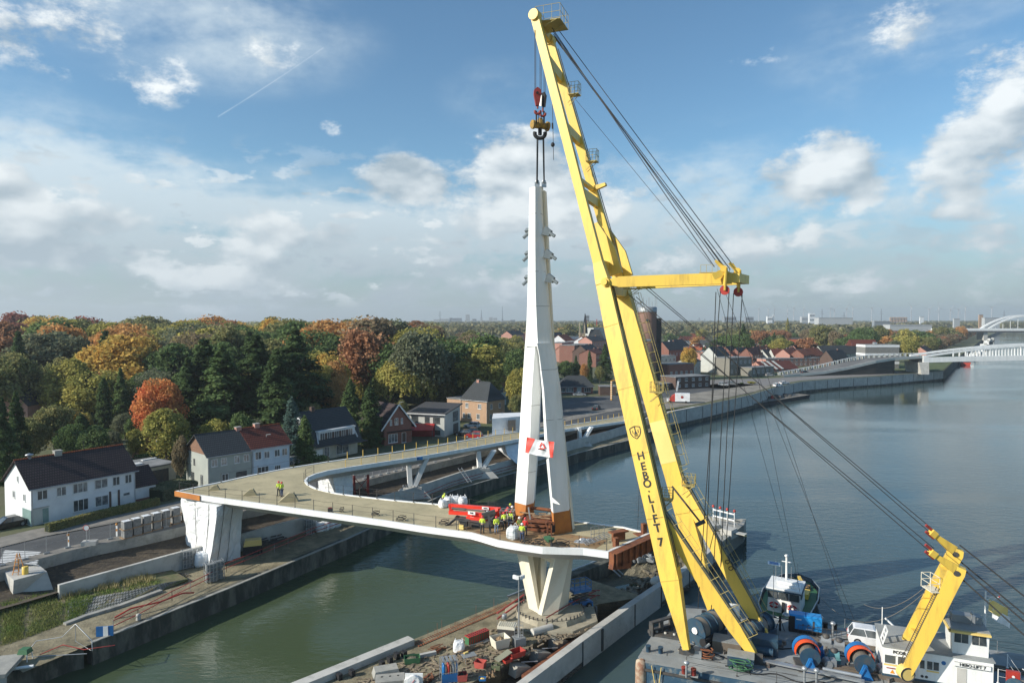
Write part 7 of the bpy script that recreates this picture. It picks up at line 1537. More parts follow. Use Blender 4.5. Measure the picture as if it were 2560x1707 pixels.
for l,u0,u1,Y,vE,vR,wm,rm_ in town: pxh(l,u0,u1,Y,vE,vR,wm,rm_,10,.04,name='town_house',storeys=3 if vE < 860 else 2)
t = thing('church','dark church with pale lantern tower and pointed spires above the town','church',tuple(D(1460,870,480).xy)+(LZ,),0)
mk('tower',mat('pale_stone',(.42,.36,.24),.9,c2=(.25,.22,.16),sc=.5),t,lambda m: (m.b(-3.4,.2,-2,2,0,17),[m.b(-3.4+k*1.0,-3.1+k*1.0,-2.2,-2,6,15) for k in range(4)],m.b(-3.6,.4,-2.2,2.2,16.5,17.2)))
mk('spire',T_slate,t,lambda m: m.loft([[(-1.5,-2,17),(2.5,-2,17),(2.5,2,17),(-1.5,2,17)],[(.0,-.6,27),(1.5,-.6,27),(1.5,.6,27),(0,.6,27)],[(.5,-.1,31),(.9,-.1,31),(.9,.1,31),(.5,.1,31)]]))
for x in (-3.2,.2): mk('turret',mat('pale_stone',(.42,.36,.24),.9),t,lambda m: (m.b(x-.5,x+.5,-2.3,-1.3,14,21),m.loft([[(x-.5,-2.3,21),(x+.5,-2.3,21),(x+.5,-1.3,21),(x-.5,-1.3,21)],[(x-.04,-1.84,25),(x+.04,-1.84,25),(x+.04,-1.76,25),(x-.04,-1.76,25)]])))
mk('nave',B_dark,t,lambda m: m.b(2,14,-3,6,0,13));mk('nave_roof',T_slate,t,lambda m: m.loft([[(3,-3.5,13),(14,-3.5,13),(14,6.5,13),(3,6.5,13)],[(5,.8,20),(11,.8,20),(11,1.8,20),(5,1.8,20)]]))
# --- brick water tower
tx = D(1618,800,300);t = thing('brick_tower','tall brown brick tower with pale cap and aerials behind the crane','tower',(tx.x,tx.y,LZ))
mk('shaft',patmat('tower_brick',(.30,.17,.13),(.25,.14,.105),(.2,.14,.11),sx=.4,sy=.15,gap=.06),t,lambda m: m.lathe((0,0,0),[(4.1,0),(4.1,30.2)],24));mk('cap',M_grey,t,lambda m: m.lathe((0,0,0),[(4.2,30.2),(4.2,32.2),(3.8,32.4),(.1,32.6)],24));mk('stair_shaft',mat('charcoal_brick',(.04,.038,.036),.9),t,lambda m: m.b(3.2,6.0,-1.5,2,0,27.5));mk('band',M_grey,t,lambda m: m.b(-3.8,.8,-4.3,-3.6,17.6,18.4))
mk('aerial',M_galv,t,lambda m: [m.tube((x,-1,32.2),(x,-1,32.2+h_),.14,5) for x,h_ in ((-3.2,3.0),(-2,4.5),(-.6,3.2),(.5,4.4),(1.9,2.6),(3.2,5.0),(3.9,4.2))]);mk('window',M_glass,t,lambda m: m.tube((-.8,-4.3,26.5),(-.8,-4.0,26.5),.7,12))
# --- houses on the far quay side
qs = [('orange gabled house beside the brick tower',1652,1678,390,872,863,B_pink,T_orange,8),('slate roofed brick house in the group by the tower',1672,1712,375,875,855,B_red,T_slate,9),('big roof with red edge and dark slates above the others',1688,1722,420,866,850,P_white,T_slate,9),('low pale building beside the foot of the brick tower',1650,1690,345,892,0,P_lg,M_flat,8),('flat roofed red brick workshop before the tower group',1672,1735,300,912,0,B_red,M_flat,9),
 ('dark brick corner house with flat roof beside the street',1690,1776,262,944,0,B_dark,M_flat,9),('small brick garage with pale flat roof near the crane leg',1648,1690,258,962,0,B_dark,M_flat,6),('white gable house behind the red brick workshop',1728,1752,330,905,896,P_lg,T_slate,7),
 ('pink factory wing with rows of white windows',1745,1775,370,883,0,B_pink,M_flat,8),('pink tall block joined to the slate roofed corner building',1774,1800,355,880,0,B_pink,M_flat,9),('tall corner building with steep slate roofs and red window trims',1792,1824,345,890,868,P_lg,T_slate,9),('grey brick block with small windows behind the ropes',1824,1880,325,896,0,B_grey,M_flat,9),('low grey brick shed extension on the quay street',1880,1935,322,920,0,B_grey,M_flat,7),
 ('long zinc roofed terrace behind the red warehouse',1897,2026,420,890,875,P_grey,T_slate,12),('salmon brick long building under the zinc roofs',1915,2055,385,898,0,B_pink,M_flat,8),('low warehouse with red roof striped by pale skylights',1915,1998,345,925,906,B_pink,T_red,14),('orange roofed house at the end of the zinc terrace',2028,2062,405,890,872,B_pink,T_orange,9),('small bright orange roof rising behind the zinc terrace',2014,2042,450,871,857,P_white,T_orange,8),('dark slate house row beyond the orange roof',2060,2160,430,885,865,P_grey,T_slate,10),('dark modern house with solar panel wall',2082,2122,390,898,877,B_dark,T_slate,8)]
for l,u0,u1,Y,vE,vR,wm,rm_,W in qs:
    o = pxh(l,u0,u1,Y,vE,vR,wm,rm_,W,.03,name='quay_house',storeys=2 if (Y < 300 or vE < 900) else 1)
    if 'skylights' in l: L_ = (D(u1,900,Y*1.03).xy-D(u0,900,Y).xy).length;mk('skylight',P_lg,o,lambda m: [m.loft([[(x,-.2,D(u0,vE,Y).z-LZ+.25),(x+1.6,-.2,D(u0,vE,Y).z-LZ+.25),(x+1.6,6.8,D(u0,vR,Y).z-LZ+.1),(x,6.8,D(u0,vR,Y).z-LZ+.1)],[(x,-.2,D(u0,vE,Y).z-LZ+.32),(x+1.6,-.2,D(u0,vE,Y).z-LZ+.32),(x+1.6,6.8,D(u0,vR,Y).z-LZ+.2),(x,6.8,D(u0,vR,Y).z-LZ+.2)]]) for x in (3.2,7,11)])
# further rows of small houses filling the town
random.seed(14)
for k in range(84):
    if k < 60: u0 = random.uniform(1655,2040);Y = random.uniform(385,520)
    else: u0 = random.uniform(1392,1520);Y = random.uniform(400,620)
    i = random.randrange(3);j = random.randrange(3);e_ = random.uniform(4,6.5);w_ = random.uniform(17,30)*380/Y
    l = '%s town house with %s roof in the packed rows across the canal' % (('red brick','grey rendered','pink brick')[i],('orange','slate','red')[j])
    pxh(l,u0,u0+w_,Y,798+(27-e_)*F/Y,798+(27-e_-random.uniform(3,4.5))*F/Y,(B_red,P_lg,B_pink)[i],(T_orange,T_slate,T_red)[j],8,random.uniform(-.02,.06),name='row_house',group=l.replace('house','houses'),storeys=2)
# white office by the road bridge
a,b = D(2163,900,372).xy,D(2243,900,374).xy
t = thing('office_block','white and grey striped office block beside the road bridge','office building',(*a,LZ));Lo = (b-a).length
for k in range(3): mk('white_band',P_white,t,lambda m: m.b(0,Lo,0,10,2.6+k*4.6,3.8+k*4.6));
mk('wall',mat('grey_cladding',(.2,.2,.19),.8),t,lambda m: (m.b(.1,Lo-.1,.1,9.9,-.3,13.2),));mk('roof_unit',M_galv,t,lambda m: m.b(6,7.5,2,4,13,14.4));mk('roof',T_red,t,lambda m: m.loft([[(-1,12,12),(Lo-5,12,12),(Lo-5,20,12),(-1,20,12)],[(-1,16,15.5),(Lo-5,16,15.5),(Lo-5,16.2,15.5),(-1,16.2,15.5)]]))
# terrace beyond along the canal
for k in range(11):
    u = 2316+k*6.2;Y = 455+k*42;l = ('brown','dark','orange','slate')[k % 4]
    pxh(f'{l} roofed canal-side house, number {k+1} going away from the road bridge' if 0 else ('house with %s roof in the row running away along the canal' % l),u,u+13,Y,798+21.5*F/Y,798+18.5*F/Y,P_white if k % 2 else B_pink,(T_dark,T_slate,T_orange,T_slate)[k % 4],8,.05,name='canal_house',wins=0,group='row of houses with %s roofs along the canal' % l)
# ------------------------------------------------------------------ road bridge on the right
def rb_z(x): return None
NE = [(1990,940.5,330),(2060,935.5,330),(2119,924,331),(2190,908,333),(2238,899,336),(2307,892,342)]
t = thing('bridge_ramp','curved grey road ramp with white baluster parapet climbing to the road bridge','road ramp',tuple(D(2140,930,332)),world=True)
near_ = [D(u,v,Y) for u,v,Y in ((1960,942,318),(2000,938,322),(2060,932,326),(2119,921.5,330),(2190,905,334),(2238,897.5,338),(2307,893,342))]
far_ = [D(u,v,Y) for u,v,Y in ((1948,938,330),(1995,930,336),(2060,917,342),(2119,903,348),(2165,895.5,354),(2238,891,358),(2300,890,362))]
mk('deck',mat('ramp_concrete',(.15,.15,.145),.9,c2=(.11,.11,.11),sc=.1),t,lambda m: m.strip(near_,far_))
mk('parapet',P_lg,t,lambda m: (m.strip([p-Vector((0,0,.5)) for p in near_],[p+Vector((0,0,.8)) for p in near_]),m.strip([p+Vector((0,0,.8)) for p in near_],[p+Vector((0,.5,.8)) for p in near_])))
M_rdark = mat('dark_cladding',(.035,.035,.035),.9,c2=(.06,.058,.05),sc=.4,stretch=(.3,.3,4))
mk('side_wall',M_rdark,t,lambda m: m.strip([Vector((p.x,p.y+.3,LZ-.3)) for p in near_[1:-1]],[p+Vector((0,.3,-.5)) for p in near_[1:-1]]))
fr = along(far_,3.2)
[mk('baluster',P_lg,t,lambda m: m.box((p.x,p.y,p.z+.7),(1.3,.4,1.6))) for p in fr];mk('coping',M_white,t,lambda m: m.path([p+Vector((0,0,1.5)) for p in far_],.22,4))
t = thing('road_bridge','white arched road bridge with closely spaced hangers crossing the wide canal','bridge',tuple(D(2420,890,345)),world=True)
BX0 = D(2307,893,342);bl_ = 150
def bar(x): return Vector((BX0.x+x,BX0.y+x*.055,0))
zdk = lambda x: BX0.z-.8+3.2*(1-((x-75)/75)**2)*.35
zar = lambda x: BX0.z+.2+6.0*(1-((x-75)/75)**2)
xs = [k*3 for k in range(51)]
for off in (0,11):
    mk('arch',M_white,t,lambda m: m.loft([[bar(x)+Vector((0,off-.4,zar(x)-.5)),bar(x)+Vector((0,off+.4,zar(x)-.5)),bar(x)+Vector((0,off+.4,zar(x)+.5)),bar(x)+Vector((0,off-.4,zar(x)+.5))] for x in xs]))
    for k in range(14,90):
        x = k*1.66
        if zar(x)-zdk(x) > 1.4 and x < 126 and (off == 0 or k % 2 == 0): mk('hanger',M_white,t,lambda m: m.b(bar(x).x-.28,bar(x).x+.28,bar(x).y+off-.15,bar(x).y+off+.15,zdk(x),zar(x)-.4))
mk('edge_girder',M_white,t,lambda m: m.loft([[bar(x)+Vector((0,-.6,zdk(x)-1.9)),bar(x)+Vector((0,0,zdk(x)-1.9)),bar(x)+Vector((0,0,zdk(x)+.6)),bar(x)+Vector((0,-.6,zdk(x)+.6))] for x in xs]))
mk('deck',M_soff,t,lambda m: m.loft([[bar(x)+Vector((0,0,zdk(x)-1.5)),bar(x)+Vector((0,12,zdk(x)-1.5)),bar(x)+Vector((0,12,zdk(x)-.2)),bar(x)+Vector((0,0,zdk(x)-.2))] for x in xs]))
mk('pier',M_concl,t,lambda m: (m.loft([[(BX0.x-1.5,BX0.y-2,LZ-.5),(BX0.x+2.2,BX0.y-2,LZ-.5),(BX0.x+2.2,BX0.y+12,LZ-.5),(BX0.x-1.5,BX0.y+12,LZ-.5)],[(BX0.x-2.4,BX0.y-1,zdk(0)-1.7),(BX0.x+2.6,BX0.y-1,zdk(0)-1.7),(BX0.x+2.6,BX0.y+12,zdk(0)-1.7),(BX0.x-2.4,BX0.y+12,zdk(0)-1.7)]])))
# green verge under the bridge
tag(MB().sheet([(200,342,LZ+.1),(226,358,LZ+.1),(334,508,LZ+.1),(322,516,LZ+.1),(200,372,LZ+.1)]).build('verge_ground',mat('verge_grass',(.09,.12,.035),1,c2=(.06,.08,.03),sc=.2)),kind='structure')
for u,v,Y,l,w in ((2022,935,332,'grey street lamp on the road ramp',7),(2105,928,331,'tall green lamp post beside the dark ramp wall',9)):
    pass
# cars on the ramp and streets
def cr(u,v,z,rz,l,p,k='hatch'): car(G(u,v,z),R(rz),l,p,k)
cr(2145,911,8.8,25,'white van-like car climbing the road ramp',Pw);cr(2030,928,6.2,22,'dark car low on the road ramp',Pk,'saloon');cr(2258,896,11.0,5,'dark saloon near the arch of the road bridge',Pg,'saloon');cr(2012,933,5.9,20,'black car at the foot of the road ramp',Pk)
cr(1925,940,LZ,10,'pale car on the street by the grey brick shed',Ps);cr(1945,966,LZ,25,'white car parked beside the quay wall near the moored pontoon',Pw);cr(1960,960,LZ,25,'second white car parked farther along the quay edge',Pw,'saloon')
cr(1808,964,LZ,-20,'silver car parked by the hedge behind the ropes',Ps);cr(1830,962,LZ,-20,'grey car parked next to the silver car',Pg)
cr(1491,1024,LZ,70,'dark car driving on the curved street behind the far ramp',Pk,'saloon');cr(1448,989,LZ,5,'silver car parked before the bungalow',Ps,'saloon')
cr(18,1318,LZ,235,'black saloon parked at the corner of the long white house',Pk,'saloon')
cr(738,1158,LZ,48,'silver car parked at the end of the pale blue house',Ps);cr(1180,1068,LZ,160,'white estate car parked by the tan brick house',Pw);cr(1160,1088,LZ,165,'black saloon beside the modern grey house',Pk,'saloon');cr(1176,1084,LZ,165,'black hatchback parked behind the black saloon',Pk);cr(1184,1094,LZ,165,'dark red car nearest the abutment block',Pr)
t = thing('delivery_van','white box van with red front parked on the far quay yard','van',tuple(G(1697,1007,LZ)),R(-12))
mk('box',Pw,t,lambda m: m.b(-1.2,3.4,-1.05,1.05,.6,3.2));mk('cab',M_red,t,lambda m: m.loft([[(-3.0,-1,.5),(-1.2,-1,.5),(-1.2,1,.5),(-3.0,1,.5)],[(-3.0,-1,1.4),(-1.2,-1,1.4),(-1.2,1,1.4),(-3.0,1,1.4)],[(-2.2,-.9,2.4),(-1.2,-.95,2.9),(-1.2,.95,2.9),(-2.2,.9,2.4)]]));mk('windscreen',M_glass,t,lambda m: m.loft([[(-2.98,-.85,1.5),(-2.3,-.85,2.35),(-2.3,.85,2.35),(-2.98,.85,1.5)],[(-3.03,-.85,1.5),(-2.36,-.85,2.35),(-2.36,.85,2.35),(-3.03,.85,1.5)]]));mk('bonnet',Pw,t,lambda m: m.b(-3.8,-3.0,-.95,.95,.5,1.4));mk('emblem',M_dred,t,lambda m: m.tube((1,-1.06,2.0),(1,-1.09,2.0),.45,12))
for sx in (-2.9,2.2):
    for sy in (-.95,.95): mk('wheel',M_blk,t,lambda m: m.tube((sx,sy-.12,.4),(sx,sy+.12,.4),.4,12))
t = thing('street_banner','tall thin white and red feather flag on the far quay','flag',tuple(G(1690,1000,LZ)));mk('pole',M_galv,t,lambda m: m.tube((0,0,0),(.6,0,6.6),.06,5));mk('cloth',M_sheet,t,lambda m: m.loft([[(0,0,3),(.5,0,3),(.5,.05,3),(0,.05,3)],[(.45,0,6.5),(1.0,0,6.3),(1.0,.05,6.3),(.45,.05,6.5)]]));
t = thing('drilling_rig','slim orange lattice pole with a yellow arm behind the crane leg','rig',tuple(G(1529,1000,LZ)));mk('mast',mat('rig_orange',(.6,.3,.06),.6),t,lambda m: (m.tube((0,0,0),(0,0,6.5),.35,8),m.tube((0,0,6.5),(3.5,0,6.9),.15,6)));mk('band',M_white,t,lambda m: [m.tube((0,0,.6+k*.6),(0,0,.75+k*.6),.38,8) for k in range(10)])
# moored pontoon and boats
t = thing('moored_pontoon','dark flat pontoon moored along the tall grey quay wall','barge',tuple(G(1940,1003,0)),R(42));mk('hull',M_blk,t,lambda m: m.loft([[(-24,-3.5,-1),(20,-3.5,-1),(20,3.5,-1),(-24,3.5,-1)],[(-24,-3.5,1.2),(22,-3.5,1.2),(22,3.5,1.2),(-24,3.5,1.2)]]));mk('deck',mat('pontoon_deck',(.22,.2,.17),.9,c2=(.13,.12,.1),sc=.5),t,lambda m: m.b(-24,22,-3.4,3.4,1.2,1.25));mk('deck_gear',M_dk,t,lambda m: [m.box((random.uniform(-6,16),random.uniform(-2,2),1.7),(random.uniform(.6,2.5),1,random.uniform(.5,1.2)),random.random()) for _ in range(12)]);mk('bollard',M_red,t,lambda m: m.lathe((-3,0,1.2),[(.5,0),(.5,1.2),(.2,1.3)],8))
t = thing('red_boat','small red hulled barge bow poking out under the road bridge','boat',tuple(G(2412,911,0)),R(60));mk('hull',mat('red_hull',(.42,.05,.03),.5),t,lambda m: m.loft([[(-10,-2.4,-.5),(8,-2.2,-.5),(13,0,-.5),(8,2.2,-.5),(-10,2.4,-.5)],[(-10,-3,2.0),(9,-2.7,2.0),(14.5,0,2.6),(9,2.7,2.0),(-10,3,2.0)]]));mk('deck',M_dk,t,lambda m: m.loft([[(-9.5,-2.6,2.02),(8.5,-2.3,2.02),(13,0,2.4),(8.5,2.3,2.02),(-9.5,2.6,2.02)],[(-9.5,-2.6,2.1),(8.5,-2.3,2.1),(13,0,2.5),(8.5,2.3,2.1),(-9.5,2.6,2.1)]]))
for k in range(14):
    f = k/13;a = Vector((329,501)).lerp(Vector((700,1010)),.08+f*.92);n_ = Vector((.81,-.58));p = a+n_*(5+random.uniform(0,5));L_ = random.uniform(14,26)
    t = thing('houseboat',('white topped houseboat','dark hulled houseboat','pale grey houseboat')[k % 3]+' moored along the canal bank beyond the road bridge','houseboat',(p.x,p.y,0),R(54),group=('white topped','dark hulled','pale grey')[k % 3]+' houseboats moored on the canal bank')
    mk('hull',(M_navy,M_blk,M_dk)[k % 3],t,lambda m: m.loft([[(-L_/2,-2,-.5),(L_/2-2,-2,-.5),(L_/2,0,-.5),(L_/2-2,2,-.5),(-L_/2,2,-.5)],[(-L_/2,-2.5,1.8),(L_/2-2,-2.5,1.8),(L_/2+1.5,0,2.2),(L_/2-2,2.5,1.8),(-L_/2,2.5,1.8)]]));mk('cabin',(M_white,P_lg,M_white)[k % 3],t,lambda m: (m.b(-L_/2+1.5,L_/2-5,-1.9,1.9,1.8,3.6),m.b(-L_/2+1,-L_/2+4,-1.6,1.6,3.6,5.0)));mk('window',M_glass,t,lambda m: [m.b(x,x+1.2,-1.95,-1.9,2.4,3.2) for x in np.arange(-L_/2+2,L_/2-6,2.2)])
# far arch bridge
A0 = D(2470,823,900);t = thing('arch_bridge','far white tied-arch bridge at the picture edge near the horizon','bridge',tuple(A0),world=True)
fb_ = lambda x: Vector((A0.x+x,A0.y+x*.02,0));za = lambda x: A0.z+18*(1-((x-55)/55)**2)
for off in (0,16): mk('arch',M_white,t,lambda m: m.loft([[fb_(x)+Vector((0,off-1,za(x)-1)),fb_(x)+Vector((0,off+1,za(x)-1)),fb_(x)+Vector((0,off+1,za(x)+1)),fb_(x)+Vector((0,off-1,za(x)+1))] for x in range(0,111,5)]))
for k in range(1,11): mk('hanger',M_white,t,lambda m: m.tube(fb_(k*10)+Vector((0,0,A0.z)),fb_(k*10)+Vector((0,0,za(k*10))),.25,4))
mk('deck',M_white,t,lambda m: m.beam(fb_(-75)+Vector((0,8,A0.z-.6)),fb_(190)+Vector((0,8,A0.z-.6)),18,3.0));mk('girder',M_dk,t,lambda m: m.beam(fb_(-75)+Vector((0,1,A0.z-3)),fb_(190)+Vector((0,1,A0.z-3)),4,2.2))
mk('pier',M_concl,t,lambda m: [m.box((fb_(x).x,fb_(x).y+8,A0.z/2-1),(5,14,A0.z-2)) for x in (-70,-2,112)])
# ------------------------------------------------------------------ skyline
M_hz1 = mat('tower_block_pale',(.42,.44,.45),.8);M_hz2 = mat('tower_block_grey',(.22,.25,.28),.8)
def tower(u0,u1,vt,Y,l,m_=None,cat='tower block',top=None):
    a,b = D(u0,800,Y),D(u1,800,Y);w = b.x-a.x;h_ = D(u0,vt,Y).z-LZ
    t = thing('tower_block',l,cat,((a.x+b.x)/2,Y,LZ));mk('wall',m_ or M_hz1,t,lambda m: m.b(-w/2,w/2,-w*.3,w*.3,0,h_))
    nf = max(2,int(h_/9));mk('window',M_hz2 if m_ is not M_hz2 else M_dk,t,lambda m: [m.b(-w/2+w*.06,w/2-w*.06,-w*.3-.5,-w*.3,h_*(k+.3)/nf,h_*(k+.62)/nf) for k in range(nf)])
    if top: mk('spire',M_hz2,t,lambda m: m.loft([[(-w*.3,-w*.3,h_),(w*.3,-w*.3,h_),(w*.3,w*.3,h_),(-w*.3,w*.3,h_)],[(-1,-1,h_+top),(1,-1,h_+top),(1,1,h_+top),(-1,1,h_+top)]]))
sk = [(1084,1099,800,'low pale block at the near end of the city skyline',0),(1100,1122,798.5,'pale office slab second in the city skyline',0),(1124,1131,796,'narrow stepped block in the city skyline',1),(1131,1154,797,'wide blue-grey slab in the city skyline',1),(1164,1174,788,'tallest pale high-rise of the city skyline',0),(1181,1191,799,'small block behind the high-rise',1),(1222,1232,795,'twin pale block, first of the pair',0),(1233,1243,796,'twin pale block, second of the pair',0),(1276,1288,801,'low grey block next to the pylon',1)]
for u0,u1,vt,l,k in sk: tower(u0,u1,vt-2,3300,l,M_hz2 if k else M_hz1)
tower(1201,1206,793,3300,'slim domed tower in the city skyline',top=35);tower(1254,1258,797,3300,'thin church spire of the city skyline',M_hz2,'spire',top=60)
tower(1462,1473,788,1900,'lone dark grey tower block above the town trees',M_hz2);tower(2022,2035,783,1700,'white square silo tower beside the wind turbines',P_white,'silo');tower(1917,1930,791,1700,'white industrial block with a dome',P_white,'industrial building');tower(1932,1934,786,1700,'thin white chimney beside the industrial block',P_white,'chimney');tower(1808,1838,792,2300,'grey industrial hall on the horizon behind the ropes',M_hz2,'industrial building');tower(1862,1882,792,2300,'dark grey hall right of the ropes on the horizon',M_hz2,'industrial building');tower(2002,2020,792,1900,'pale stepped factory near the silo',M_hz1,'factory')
for k in range(6): tower(2225+k*7.4,2230.5+k*7.4,793,2300,'brick flat block in the regular row on the horizon',B_tan,'apartment block')
for o in [x for x in bpy.data.objects if x.get('label') == 'brick flat block in the regular row on the horizon']: o['group'] = 'regular row of brick flat blocks on the horizon'
def shed(u0,u1,v0,v1,Y,l,m_):
    a,b = D(u0,v1,Y),D(u1,v0,Y);t = thing('warehouse',l,'warehouse',(a.x,Y,LZ));w = b.x-a.x;h_ = max(3,b.z-LZ);mk('wall',m_,t,lambda m: m.b(0,w,0,w*.3,0,h_));mk('roof',M_hz1,t,lambda m: m.b(-.5,w+.5,-.5,w*.3+.5,h_,h_+.8))
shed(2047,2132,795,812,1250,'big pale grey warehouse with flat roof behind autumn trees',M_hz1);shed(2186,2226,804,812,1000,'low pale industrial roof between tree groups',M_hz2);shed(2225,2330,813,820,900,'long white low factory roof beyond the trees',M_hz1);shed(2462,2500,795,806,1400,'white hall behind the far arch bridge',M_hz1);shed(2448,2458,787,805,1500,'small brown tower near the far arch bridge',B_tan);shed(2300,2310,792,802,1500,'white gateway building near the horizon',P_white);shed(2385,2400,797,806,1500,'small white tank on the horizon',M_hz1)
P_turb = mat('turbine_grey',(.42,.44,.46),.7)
def turbine(u,vt,l,Y=3200):
    b = D(u,800,Y);h_ = D(u,vt,Y).z-LZ;t = thing('wind_turbine',l,'wind turbine',(b.x,Y,LZ),0,'wind turbines on the horizon')
    mk('tower',P_turb,t,lambda m: m.tube((0,0,0),(0,0,h_),2.3,8,1.3));mk('nacelle',P_turb,t,lambda m: m.b(-1.8,1.8,-4,3,h_-1.5,h_+2));r0 = random.random()*6
    for k in range(3): a = r0+k*2.094;mk('blade',P_turb,t,lambda m: m.beam((0,-4.5,h_),(math.cos(a)*30,-4.5,h_+math.sin(a)*30),2.2,1.2,.6,.5))
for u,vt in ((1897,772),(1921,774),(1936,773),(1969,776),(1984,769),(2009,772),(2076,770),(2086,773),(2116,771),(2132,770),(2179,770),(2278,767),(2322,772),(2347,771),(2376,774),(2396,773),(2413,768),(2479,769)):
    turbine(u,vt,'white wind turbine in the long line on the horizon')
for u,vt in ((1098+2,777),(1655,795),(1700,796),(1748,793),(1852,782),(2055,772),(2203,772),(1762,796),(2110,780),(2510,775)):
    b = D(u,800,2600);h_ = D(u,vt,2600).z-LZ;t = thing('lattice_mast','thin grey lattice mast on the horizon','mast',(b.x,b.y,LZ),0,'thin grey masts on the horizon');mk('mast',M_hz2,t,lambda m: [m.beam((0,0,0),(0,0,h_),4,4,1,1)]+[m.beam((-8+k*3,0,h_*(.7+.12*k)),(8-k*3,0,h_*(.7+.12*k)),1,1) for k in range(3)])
for u,v0,v1 in ((1466,801,812),(1492,798,815)):
    a = D(u,v1,800);b = D(u,v0,800);t = thing('red_mast','thin red construction mast above the church','mast',(a.x,a.y,LZ),0,'pair of thin red masts above the church');mk('mast',M_red,t,lambda m: m.beam((0,0,0),(0,0,b.z-LZ),.9,.9))
# ------------------------------------------------------------------ trees
rng = np.random.default_rng(7)
def leaf_mesh(name,cen,nor,size,mt,aspect=1.0):
    """one small quad per leaf clump"""
    n = len(cen);r = rng.normal(size=(n,3));t1 = np.cross(nor,r);t1 /= np.linalg.norm(t1,axis=1,keepdims=True)+1e-9;t2 = np.cross(nor,t1);t2 /= np.linalg.norm(t2,axis=1,keepdims=True)+1e-9
    s1 = (size*(.6+.8*rng.random(n)))[:,None];s2 = s1*aspect*(.6+.6*rng.random(n))[:,None]
    v = np.stack([cen-t1*s1-t2*s2*.4,cen+t2*s2*-.9+t1*s1*.2,cen+t1*s1+t2*s2*.3,cen-t1*s1*.1+t2*s2],1).reshape(-1,3)
    me = bpy.data.meshes.new(name);me.vertices.add(4*n);me.vertices.foreach_set('co',v.ravel());me.loops.add(4*n);me.loops.foreach_set('vertex_index',np.arange(4*n))
    me.polygons.add(n);me.polygons.foreach_set('loop_start',np.arange(n)*4);me.polygons.foreach_set('loop_total',np.full(n,4));me.update();me.validate();me.materials.append(mt);return me
def unit(v): return v/(np.linalg.norm(v,axis=-1,keepdims=True)+1e-9)
def crown_round(n,H_,Rr,base,nl=26,leaf=.3,flat=.8,seed=0):
    g = np.random.default_rng(seed);C_,N_ = [],[]
    hc = base+(H_-base)*.52;hz = (H_-base)*.5
    lobes = []
    while len(lobes) < nl:
        p = g.uniform(-1,1,3)
        if .25 < np.linalg.norm(p) < .86: lobes.append((p[0]*Rr*.9,p[1]*Rr*.9,hc+p[2]*hz*.86,Rr*g.uniform(.2,.4)))
    per = n//nl
    for x,y,z,r in lobes:
        d = unit(g.normal(size=(per,3))+np.array([x/Rr*.5,y/Rr*.5,.55]));rad = r*(1.12-.62*g.random(per)**1.5)[:,None]
        C_.append(np.array([x,y,z])+d*rad*np.array([1,1,flat]));N_.append(unit(d+g.normal(size=(per,3))*.8))
    k = n//12;d = unit(g.normal(size=(k,3)));q = g.uniform(.55,1.0,k)[:,None];C_.append(np.array([0,0,hc])+d*q*np.array([Rr,Rr,hz]));N_.append(unit(d+g.normal(size=(k,3))))
    return np.concatenate(C_),np.concatenate(N_)
def crown_cone(n,H_,Rr,base,seed=0,droop=.3,layers=17,pw=.85):
    g = np.random.default_rng(seed);C_,N_ = [],[]
    per = n//(layers*9)
    for k in range(layers):
        f = k/(layers-1);z = base+(H_-base)*f**.9;r = Rr*(1-f)**pw+.12
        for b in range(9):
            a = g.uniform(0,6.28);rr = r*g.uniform(.72,1.08);t_ = np.sqrt(g.random(per))
            w = .16*rr*(1-t_*.5)+.12
            x = np.cos(a)*t_*rr+g.normal(size=per)*w;y = np.sin(a)*t_*rr+g.normal(size=per)*w
            zz = z-droop*rr*t_**1.6+g.normal(size=per)*.22+.12*rr*np.maximum(0,t_-.8)*5*.3
            C_.append(np.stack([x,y,zz],1));N_.append(unit(np.stack([np.cos(a)*np.ones(per)*.6,np.sin(a)*np.ones(per)*.6,np.ones(per)],1)+g.normal(size=(per,3))*.5))
    return np.concatenate(C_),np.concatenate(N_)
def crown_willow(n,H_,Rr,base,seed=0):
    g = np.random.default_rng(seed);ns = n//45;C_,N_ = [],[]
    for k in range(ns):
        a = g.uniform(0,6.28);r = Rr*np.sqrt(g.random())*g.uniform(.8,1.05);top = H_-(r/Rr)**2*(H_-base)*.35-g.random()*1.5-abs(math.sin(a*2.5))*1.2;L_ = g.uniform(.25,.75)*(top-base)
        t_ = g.random(45);x = np.cos(a)*r+g.normal(size=45)*.18+np.cos(a)*t_*.5;y = np.sin(a)*r+g.normal(size=45)*.18+np.sin(a)*t_*.5
        C_.append(np.stack([x,y,top-t_*L_],1));N_.append(unit(np.stack([np.cos(a)*np.ones(45),np.sin(a)*np.ones(45),.3*np.ones(45)],1)+g.normal(size=(45,3))*.5))
    return np.concatenate(C_),np.concatenate(N_)
M_bark = mat('bark',(.10,.075,.05),.95,c2=(.05,.04,.03),sc=2);M_twig = mat('grey_twigs',(.20,.16,.12),.95,c2=(.13,.10,.08),sc=1)
def trunk_mb(H_,Rr,base,seed,n=9,rad=None):
    random.seed(seed);m = MB();r = rad or H_*.018
    m.tube((0,0,-.4),(0,0,base+.2),r*1.2,7,r*.85);m.tube((0,0,base),(.1,.1,H_*.8),r*.85,6,r*.15)
    for k in range(n):
        a = k*2.4+random.random();z0 = base+(H_*.55-base)*random.random();q = Vector((math.cos(a)*Rr*.65,math.sin(a)*Rr*.65,z0+Rr*random.uniform(.4,.9)));mid = Vector((math.cos(a)*Rr*.25,math.sin(a)*Rr*.25,z0+Rr*.3))
        m.tube((0,0,z0),mid,r*.45,5,r*.3);m.tube(mid,q,r*.3,5,r*.1)
    return m
